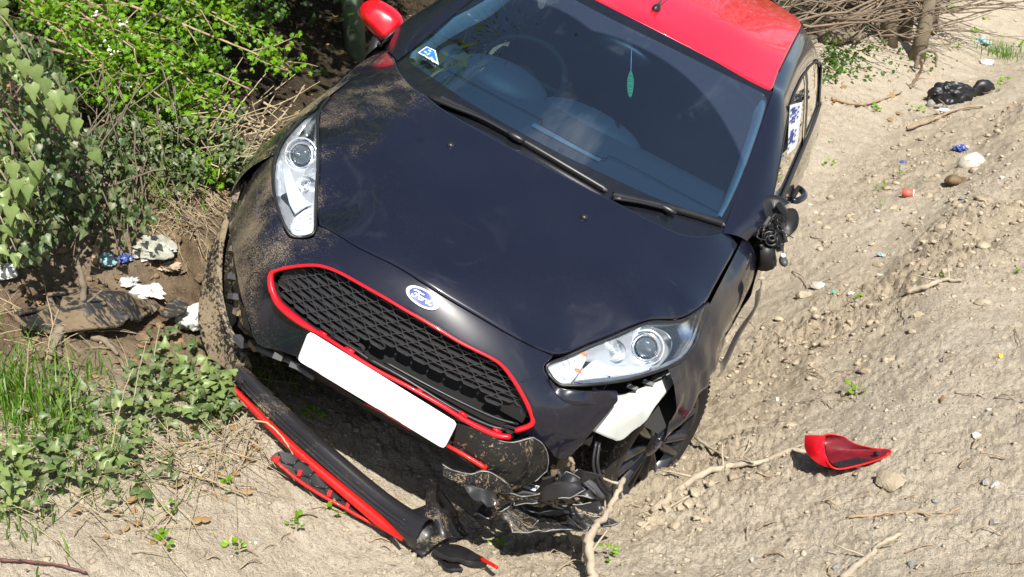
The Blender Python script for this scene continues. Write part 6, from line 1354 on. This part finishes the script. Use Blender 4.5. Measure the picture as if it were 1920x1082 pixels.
stick(gl([(1280, 830), (1300, 838), (1330, 850), (1365, 862)], .02, [.05, .03, .01, 0]), .008, 'short curved root poking up beside the front wheel', None, 'root', 'root', 'root', 7, 2, 6)
stick(gl([(1190, 1000), (1240, 965), (1300, 930), (1350, 900)], .008), .006, 'thin root running through the turned soil below the wheel', None, 'root', 'root', 'root', 6, 3, 7)
stick(gl([(1700, 558), (1735, 548), (1765, 535), (1800, 530)], .012), .014, 'pale broken stick lying alone on the soil at the right', None, 'root', 'stick', 'stick', 8, 2, 8)
stick(gl([(1580, 1075), (1620, 1050), (1655, 1020), (1690, 1003)], .006), .011, 'pale half buried stick at the bottom right', None, 'root', 'stick', 'stick', 8, 2, 9)
stick(gl([(1590, 972), (1650, 965), (1720, 962), (1760, 965), (1800, 950)], .008), .006, 'thin dark stick with side shoots below the red mirror cover', None, 'twig', 'stick', 'stick', 6, 6, 10)
stick(gl([(1700, 245), (1750, 232), (1790, 215), (1840, 205)], .03), .016, 'dark thin branch lying below the bin bag', None, 'twig', 'branch', 'branch', 6, 5, 11)
stick(gl([(1560, 190), (1620, 200), (1690, 175)], .02), .012, 'long thin twig curving over the soil behind the car', None, 'twig', 'twig', 'twig', 6, 4, 12)
stick(upl([(1705, 165), (1725, 135), (1730, 112)], 0, [0, -.1, -.2]), .016, 'dark twig standing up left of the bin bag', None, 'twig', 'twig', 'twig', 6, 4, 13)
stick(upl([(155, 632), (152, 590), (156, 545), (148, 498)], 0, [0, -.01, -.02, -.02]), .016, 'upright brown stick standing in front of the mud coated panel', None, 'bark', 'stick', 'stick', 9, 1, 14)
stick(upl([(98, 668), (104, 638), (112, 610)], 0, [0, .02, .05]), .024, 'thick grey stump of a cut branch at the left', None, 'bark', 'stump', 'branch_stump', 10, 0, 15)
stick(gl([(178, 512), (188, 490), (194, 476)], .03, [0, .03, .05]), .013, 'short broken brown stick above the mud coated panel', None, 'twig', 'stick', 'stick', 8, 0, 16)
stick(gl([(175, 645), (200, 655), (222, 668)], .015), .013, 'short brown root lying below the mud coated panel', None, 'bark', 'root', 'root', 8, 1, 17)
stick(upl([(182, 470), (185, 440), (178, 420)], 0, [0, 0, 0]), .012, 'dead upright stem at the edge of the ivy above the litter', None, 'bark', 'stalk', 'dead_stalk', 7, 1, 18)
stick(upl([(252, 415), (252, 360), (250, 305)], 0), .009, 'thin straight stake standing in the dark gap', None, 'bark', 'stake', 'stake', 6, 0, 19)
stick(gl([(235, 865), (330, 890), (400, 918), (458, 942)], .03), .004, 'long straight straw stem lying across the ground ivy', None, 'straw', 'stalk', 'dead_stalk', 6, 1, 20)
stick(gl([(0, 1055), (60, 1062), (110, 1066), (165, 1080)], .015), .005, 'dark red bramble stem at the bottom left corner', None, simple('red bramble cane', (.10, .03, .025), .6), 'bramble', 'bramble_cane', 6, 2, 21)
stick(gl([(480, 820), (510, 840), (540, 870), (556, 885)], .04, [.03, .05, .03, 0]), .004, 'bent straw stem arching over the broken lower grille', None, 'straw', 'stalk', 'dead_stalk', 6, 0, 22)
k_ = 0
while k_ < 46:
    x, y = r.uniform(1330, 1915), r.uniform(420, 1070)
    if (1490 < x < 1690 and 800 < y < 900): continue
    a = r.normal(.1, .7); L = r.uniform(18, 60); P = gl([(x, y), (x+L*.5*math.cos(a)+r.normal(0, 4), y+L*.3*math.sin(a)), (x+L*math.cos(a), y+L*.6*math.sin(a)+r.normal(0, 3))], .005, [0, r.uniform(0, .02), 0])
    stick(P, r.uniform(.0022, .0042), 'thin dry rootlet lying loose on the dry soil right of the car', 'rootlets on the dry soil', 'twig' if k_ % 3 else 'root', 'rootlet', 'rootlet', 5, 2, 200+k_); k_ += 1
for k_ in range(26):
    x, y = r.uniform(300, 1080), r.uniform(930, 1075)
    if not (y > 905+.45*(x-480) or x > 1000) : continue
    a = r.normal(-.3, .8); L = r.uniform(20, 70); P = gl([(x, y), (x+L*.5*math.cos(a)+r.normal(0, 4), y+L*.3*math.sin(a)), (x+L*math.cos(a), y+L*.6*math.sin(a)+r.normal(0, 3))], .005, [0, r.uniform(0, .025), 0])
    stick(P, r.uniform(.0018, .0035), 'thin dry stem lying on the pale soil in front of the car', 'dry stems in front of the car', 'straw', 'stalk', 'dry_stalk', 5, 1, 300+k_)
# stones and big clods one by one
def rock(px, s, label, mat, seed, group=None, name='stone', cat='stone', flat=.6, sub=2, sink=.35):
    rr_ = np.random.default_rng(seed); bm = bmesh.new(); bmesh.ops.create_icosphere(bm, subdivisions=sub, radius=1); v = np.array([x.co[:] for x in bm.verts]); f = [tuple(x.index for x in q.verts) for q in bm.faces]; bm.free()
    o3 = rr_.uniform(0, 50, 3); n = fbm(v[:, 0]+o3[0]+v[:, 2]*.7, v[:, 1]+o3[1]+v[:, 2]*.4, 1.1, 3, seed); v = v*(1+.38*n)[:, None]*rr_.uniform(.75, 1.25, 3); v[:, 2] *= flat
    c = ghit([px])[0]; c[2] += s*flat*(1-sink)*.6; o = obj(name, v*s, f, mat, None, sharp=35, label=label, cat=cat, group=group); o.location = c; o.rotation_euler = (0, 0, rr_.uniform(0, 6)); return o
rock((1672, 905), .06, 'large rounded dry clod of soil below the red mirror cover', 'clod', 5, None, 'soil_clod', 'clod', .6, 3, .75)
rock((1818, 312), .07, 'pale round stone beside the crushed blue and white can', 'stone', 2, flat=.7, sub=3)
rock((1790, 345), .06, 'brown lump of earth below the pale round stone', 'clodbrown', 3, None, 'soil_clod', 'clod', .7, 3)
rock((1832, 817), .015, 'small smooth white pebble at the right', 'stone', 4, name='pebble', cat='pebble', flat=.85)
rock((1535, 535), .045, 'flat pale grey stone on the soil right of the broken mirror', 'stone', 5, flat=.5, sub=3)
rock((362, 876), .026, 'pale angular stone in the straw left of the broken lower grille', 'stone', 6, flat=.6)
rock((1550, 822), .012, 'tiny pebble touching the mirror cover', 'stonegrey', 7, name='pebble', cat='pebble')
for i, (x, y) in enumerate([(1760, 205), (1773, 208), (1790, 210), (1745, 200)]): rock((x, y), .04+.01*(i % 2), 'grey stone at the foot of the bin bag', 'stonegrey', 10+i, 'stones under the bin bag')
k_ = 0
while k_ < 40:
    t = r.uniform(0, 1); x = 1290+t*600+r.normal(0, 60); y = 860-t*470+r.normal(0, 55)
    if x > 1915 or (x < 1460 and y < 520+(1460-x)*1.2): k_ += 0; 
    if x > 1915 or (x < 1340+(860-y)*.42): continue
    rock((x, y), r.uniform(.010, .022)*(1+(860-y)/700), 'dry clod of turned soil in the churned strip right of the car', 'clod', 400+k_, 'clods in the churned strip', 'soil_clod', 'clod', .7, 2, .45); k_ += 1
for k_ in range(34):
    x, y = r.uniform(1180, 1330), r.uniform(880, 1000)
    if y < 960-(x-1180)*.75+30: continue
    rock((x, y), r.uniform(.010, .024), 'crumbly clod of soil pushed up around the sunken front wheel', 'clod', 500+k_, 'clods by the front wheel', 'soil_clod', 'clod', .75, 2, .45)
for k_ in range(30): rock((r.uniform(20, 380), r.uniform(430, 700)), r.uniform(.014, .034), 'brown clod of soil on the left bank', 'clodbrown', 560+k_, 'clods on the left bank', 'soil_clod', 'clod', .75, 1, .3)
for k_ in range(30):
    x, y = r.uniform(1380, 1910), r.uniform(250, 1060); rock((x, y), r.uniform(.009, .018)*(1.3 if y < 500 else 1), 'small pale pebble on the dry soil right of the car', 'stone' if k_ % 2 else 'stonegrey', 600+k_, 'pebbles on the dry soil', 'pebble', 'pebble', .7, 1, .3)
# crumpled sheets
def crumple(name, px, w, h, mat, label, cat, seed, lift=.02, amp=.35, parent=None, n=12, tilt=.5, group=None, depth_off=0):
    rr_ = np.random.default_rng(seed); bm = bmesh.new(); bmesh.ops.create_icosphere(bm, subdivisions=4, radius=1); v = np.array([x.co[:] for x in bm.verts]); f = [tuple(x.index for x in q.verts) for q in bm.faces]; bm.free()
    o3 = rr_.uniform(0, 40, 3); q = v+o3; n1 = fbm(q[:, 0]+q[:, 2]*.6, q[:, 1]-q[:, 2]*.5, 1.1, 2, seed); rd = np.abs(fbm(q[:, 0]+q[:, 2]*.8, q[:, 1]+q[:, 2]*.6, 2.0, 3, seed+3)); n2 = np.abs(fbm(q[:, 1]+q[:, 2], q[:, 0]-q[:, 2]*.3, 4.1, 2, seed+5))
    v = v*(1+.55*n1-.35*rd-.16*n2)[:, None]; v[:, 2] = np.maximum(v[:, 2], -.3); a = rr_.uniform(-.6, .6); c, s_ = math.cos(a), math.sin(a)
    v = v*[w*.5, h*.5, min(w, h)*max(.16, amp*.55)]; v = np.stack([v[:, 0]*c-v[:, 1]*s_, v[:, 0]*s_+v[:, 1]*c, v[:, 2]], 1)
    c = ghit([px])[0]; c[2] += lift*.5; o = obj(name, v, f, mat, None, sharp=38, label=label, cat=cat, group=group); o.location = c; return o
M['wrap'] = simple('dirty white plastic film', (.44, .44, .42), .35, .2, 14, .2); M['foil'] = simple('grey green torn packaging', (.30, .30, .25), .35, .18, 16, .1); M['bluewrap'] = simple('blue wrapper', (.05, .08, .26), .35, .2, 30); M['teal'] = simple('teal wrapper', (.22, .36, .38), .4, .2, 30); M['card'] = simple('muddy torn sheet', (.28, .22, .15), .6, .3, 12, .4)
crumple('plastic_litter', (358, 605), .15, .12, 'wrap', 'crumpled white plastic touching the torn bumper flank', 'litter', 1, .03, .75, n=18)
crumple('plastic_litter', (283, 550), .17, .11, 'wrap', 'crumpled torn white plastic above the mud coated panel', 'litter', 2, .02, .7, n=18)
crumple('plastic_litter', (250, 535), .06, .09, 'wrap', 'small white plastic scrap left of the crumpled white plastic', 'litter', 3, .02, .7)
crumple('litter_packet', (285, 468), .17, .14, 'foil', 'torn grey green packet on the soil mound by the ivy', 'litter', 4, .03, .55, n=16)
crumple('litter_packet', (292, 482), .05, .13, 'paper', 'white curled edge of a packet sticking up on the soil mound', 'litter', 5, .05, .3, n=9, tilt=1.2)
crumple('litter_packet', (312, 503), .13, .10, 'card', 'muddy clear sheet right of the torn packet', 'litter', 6, .02, .5, n=14)
crumple('blue_wrapper', (238, 490), .05, .05, 'bluewrap', 'small crumpled blue wrapper on the left bank', 'litter', 7, .02, .7)
crumple('teal_wrapper', (198, 503), .06, .06, 'teal', 'faded teal wrapper beside the broken brown stick', 'litter', 8, .02, .6)
crumple('teal_wrapper', (198, 486), .05, .05, 'teal', 'faded teal scrap just above the other teal wrapper', 'litter', 9, .02, .6)
crumple('plastic_litter', (8, 525), .08, .08, 'wrap', 'pale torn plastic at the left edge under the ivy', 'litter', 10, .02, .6)
crumple('plastic_litter', (62, 622), .05, .03, 'wrap', 'small white scrap below the left end of the mud coated panel', 'litter', 11, .015, .6)
crumple('paper_scrap', (1773, 213), 0.099, 0.062, 'paper', 'flat white paper scrap below the bin bag', 'litter', 12, .02, .15)
crumple('blue_wrapper', (1800, 285), 0.087, 0.068, 'bluewrap', 'crumpled blue wrapper beside the pale round stone', 'litter', 13, .03, .7, n=14)
crumple('plastic_litter', (1812, 282), 0.037, 0.043, 'wrap', 'white scrap beside the crumpled blue wrapper', 'litter', 14, .03, .5)
crumple('teal_wrapper', (1650, 484), 0.050, 0.037, 'teal', 'light blue scrap on the soil in the trough', 'litter', 15, .02, .6)
crumple('teal_wrapper', (1562, 552), 0.019, 0.056, simple('green plastic scrap', (.08, .36, .24), .4), 'narrow green plastic scrap right of the flat pale stone', 'litter', 16, .02, .6)
crumple('plastic_litter', (1598, 550), 0.031, 0.037, 'paper', 'tiny white plastic tag on the soil near the green scrap', 'litter', 17, .02, .4)
crumple('blue_wrapper', (1690, 308), 0.050, 0.031, 'bluewrap', 'dark blue scrap in the trough left of the pale stone', 'litter', 18, .02, .7)
crumple('paper_scrap', (1725, 258), 0.087, 0.050, 'card', 'pale torn sheet lying in the trough below the bin bag', 'litter', 19, .015, .15)
crumple('plastic_litter', (1850, 120), 0.124, 0.099, 'wrap', 'white plastic scrap on the path above the bin bag', 'litter', 20, .02, .6)
crumple('plastic_litter', (1838, 78), 0.136, 0.099, 'teal', 'pale blue plastic litter high on the path', 'litter', 21, .02, .6)
crumple('yellow_scrap', (1876, 674), 0.025, 0.025, simple('yellow plastic', (.55, .42, .05), .5), 'small yellow scrap on the soil at the right', 'litter', 22, .015, .8)
crumple('orange_scrap', (1897, 206), 0.062, 0.050, simple('orange scrap', (.32, .18, .08), .6), 'orange brown scrap at the right edge below the path', 'litter', 23, .02, .8)
ct = MB(); a = ghit([(1690, 371)])[0]+[0, 0, .028]; ct.add(*tube([a, a+[.06, -.02, .0]], [.028, .022], 14)); CU = ct.obj('paper_cup', simple('red paper cup', (.45, .10, .07), .5), None, label='crushed red paper cup with a white rim lying in the trough', cat='cup')
q = th; e = a+np.array([.061, -.02, 0]); bb = basis((.95, -.28, 0)); obj('cup_rim', *tube(e+(np.stack([np.cos(th), np.sin(th), 0*th], 1)*.023) @ bb.T, .004, 6, closed=True), 'paper', CU); obj('cup_base', *ellipsoid(e, (.021, .021, .003), 14, 6, bb), 'paper', CU)
cg = ghit([(1858, 911), (1872, 908)]); cg[:, 2] += .006; o = obj('cigarette_end', *tube(cg, .0045, 8), 'paper', None, label='white cigarette end on the soil at the lower right', cat='cigarette end')
# bin bag
def bag():
    bm = bmesh.new(); bmesh.ops.create_icosphere(bm, subdivisions=5, radius=1); v = np.array([x.co[:] for x in bm.verts]); f = [tuple(x.index for x in q.verts) for q in bm.faces]; bm.free()
    th_ = np.arctan2(v[:, 1], v[:, 0]); n = fbm(v[:, 0]*1.2+3, v[:, 2]*1.2+v[:, 1], 1.3, 3, 3); w = np.abs(fbm(v[:, 0]*1.6+v[:, 1], v[:, 2]*1.5+v[:, 1]*1.2, 1.5, 2, 8)); v = v*(1+.22*n-.20*w)[:, None]
    v[:, 2] = np.maximum(v[:, 2], -.45); v *= [.17, .12, .13]; return v, f
BG = empty('bin_bag', ghit([(1790, 192)])[0]+[-.05, .02, .05], 'shiny black bin bag with a trailing neck dumped in the trough', 'bin bag'); obj('bag_body', *bag(), 'bin', BG, sharp=60)
nk = smooth_line(np.array([(.22, .0, .02), (.36, .08, .07), (.47, .12, .06), (.60, .16, .14), (.75, .22, .12), (.92, .30, .05)])*.46, n=26); ra_ = np.interp(np.linspace(0, 1, 26), [0, .25, .4, .6, .8, 1], [.055, .045, .03, .055, .045, .006]); v, f = tube(nk, ra_, 16); v = np.array(v); v += (.015*fbm(v[:, 0]*6+v[:, 2]*10, v[:, 1]*6+v[:, 2]*4, 4, 3, 6))[:, None]*[.3, .5, 1]; v[:, 2] = np.maximum(v[:, 2], -.03); obj('bag_neck', v, f, 'bin', BG, sharp=50)
# mud coated undertray panel on the left bank
mo = [(32, 585, 'c'), (40, 578), (80, 575), (95, 566, 'c'), (92, 552), (140, 543), (200, 532, 'c'), (215, 545), (240, 552), (275, 562), (300, 575, 'c'), (285, 588), (255, 600), (230, 606), (180, 612), (120, 622), (85, 618), (50, 606)]
MPc = empty('mud_panel', label='large mud coated black plastic undertray lying on the left bank', cat='panel', mat=mw)
Pm = np.vstack([gz([p[:2]], .02) for p in mo]+[gz([(160, 575)], .06), gz([(230, 580)], .05), gz([(110, 590)], .04), gz([(180, 545)], .05)]); UP = np.array([.05, -.45, .89]) @ MW
PS = Surf(Pm, UP, 5e-4); M['mudpanel'] = dusty('mud coated plastic', (.02, .02, .021), .5, None, .16, 26, .1, streak=3, patch=4, dust=(.20, .15, .09))
panel('tray_sheet', PS, outl(PS, mo, .012), (), 'mudpanel', MPc, .025, .008, .002, bulge=lambda X, A: X+PS.normal(X)*(.006*fbm(A[:, 0], A[:, 1], 9, 3, 3))[:, None])
for pts in ([(88, 553), (140, 546), (200, 535)], [(35, 588), (75, 580), (98, 570)], [(235, 575), (250, 600)], [(246, 572), (280, 580), (262, 596)], [(98, 566), (108, 584)]):
    obj('tray_rib', *tube(smooth_line(PS.hit(pts, .004), step=.015), .008, 6), 'mudpanel', MPc)
obj('tray_hole', *ellipsoid(PS.hit([(66, 607)], .004)[0], (.016, .008, .006), 12, 6, basis(UP)), 'void', MPc); obj('tray_boss', *ellipsoid(PS.hit([(191, 566)], .003)[0], (.022, .013, .007), 14, 6, basis(UP)), 'mudpanel', MPc)
mo2 = [(300, 590, 'c'), (318, 565), (335, 556, 'c'), (352, 570, 'c'), (345, 585), (315, 594)]; g_ = gz([(325, 578)], .05)[0]; rr_ = carray([p[:2] for p in mo2]); PS2 = Surf(CC+rr_*(((g_-CC) @ UP)/(rr_ @ UP))[:, None], UP, 1e-3); tag(panel('panel_shard', PS2, outl(PS2, mo2, .012), (), 'mudpanel', None, .02, .006, .002), 'dark plastic shard between the two crumpled white plastics', 'car part').matrix_world = mw
# ================================================================= LABELS: what each look-alike lies beside
bpy.context.view_layer.update()
NOUN = {'clods in the churned strip': 'dry clod', 'clods by the front wheel': 'crumbly clod', 'clods on the left bank': 'brown clod', 'pebbles on the dry soil': 'small pebble', 'weeds on the dry soil': 'small green weed',
        'rootlets on the dry soil': 'thin rootlet', 'dry stems in front of the car': 'thin dry stalk', 'dead leaves on the soil': 'curled dead leaf', 'dead stems standing in the grass': 'upright straw stalk', 'stones under the bin bag': 'grey stone', 'sticks by the car wing': 'bare pale stick'}
LAND = {'the red mirror cover': (1590, 850), 'the black bin bag': (1790, 182), 'the broken door mirror': (1445, 420), 'the flat pale grey stone': (1535, 535), 'the round white stone': (1818, 312), 'the lone broken stick': (1745, 545), 'the white pebble': (1832, 817), 'the yellow scrap': (1876, 674), 'the half buried stick': (1640, 1040),
        'the forked root': (1130, 980), 'the sunken front wheel': (1236, 833), 'the mud coated panel': (170, 580), 'the torn packet': (285, 468), 'the broken lower grille': (600, 910), 'the end of the bumper strip': (790, 1000), 'the red paper cup': (1700, 370), 'the light blue scrap': (1650, 484), 'the bare trees': (1690, 60),
        'the tall grass tuft': (30, 740), 'the grass tuft beside the stump': (100, 780), 'the cut stump': (104, 640), 'the car headlight': (560, 320), 'the white plastic by the flank': (358, 605), 'the bramble cane': (80, 1064), 'the angular pale stone': (362, 876), 'the thin dark stick': (1680, 964)}
grp = {}
for o in list(SC.objects):
    if o.parent is None and o.get('group') in NOUN:
        p = wproj(np.array(o.matrix_world.translation)[None])[0, :2]; nm, lp = min(LAND.items(), key=lambda kv: (kv[1][0]-p[0])**2+((kv[1][1]-p[1])*1.25)**2)
        d = p-np.array(lp); w = ('right of' if d[0] > 0 else 'left of') if abs(d[0]) > abs(d[1])*1.2 else ('below' if d[1] > 0 else 'above')
        grp.setdefault((NOUN[o['group']], w, nm), []).append((float(np.hypot(*d)), o))
ORD = ['nearest', 'second nearest', 'third nearest', 'fourth nearest', 'fifth nearest', 'sixth nearest', 'seventh nearest', 'eighth nearest', 'ninth nearest', 'tenth nearest', 'eleventh nearest', 'twelfth nearest']
for (n, w, nm), L in grp.items():
    L.sort(key=lambda q: q[0])
    for i, (d, o) in enumerate(L): o['label'] = f'{n} {w} {nm}' if len(L) == 1 else f'{n} {w} {nm}, {(ORD+[str(j)+"th nearest" for j in range(13, 99)])[i]} of them'
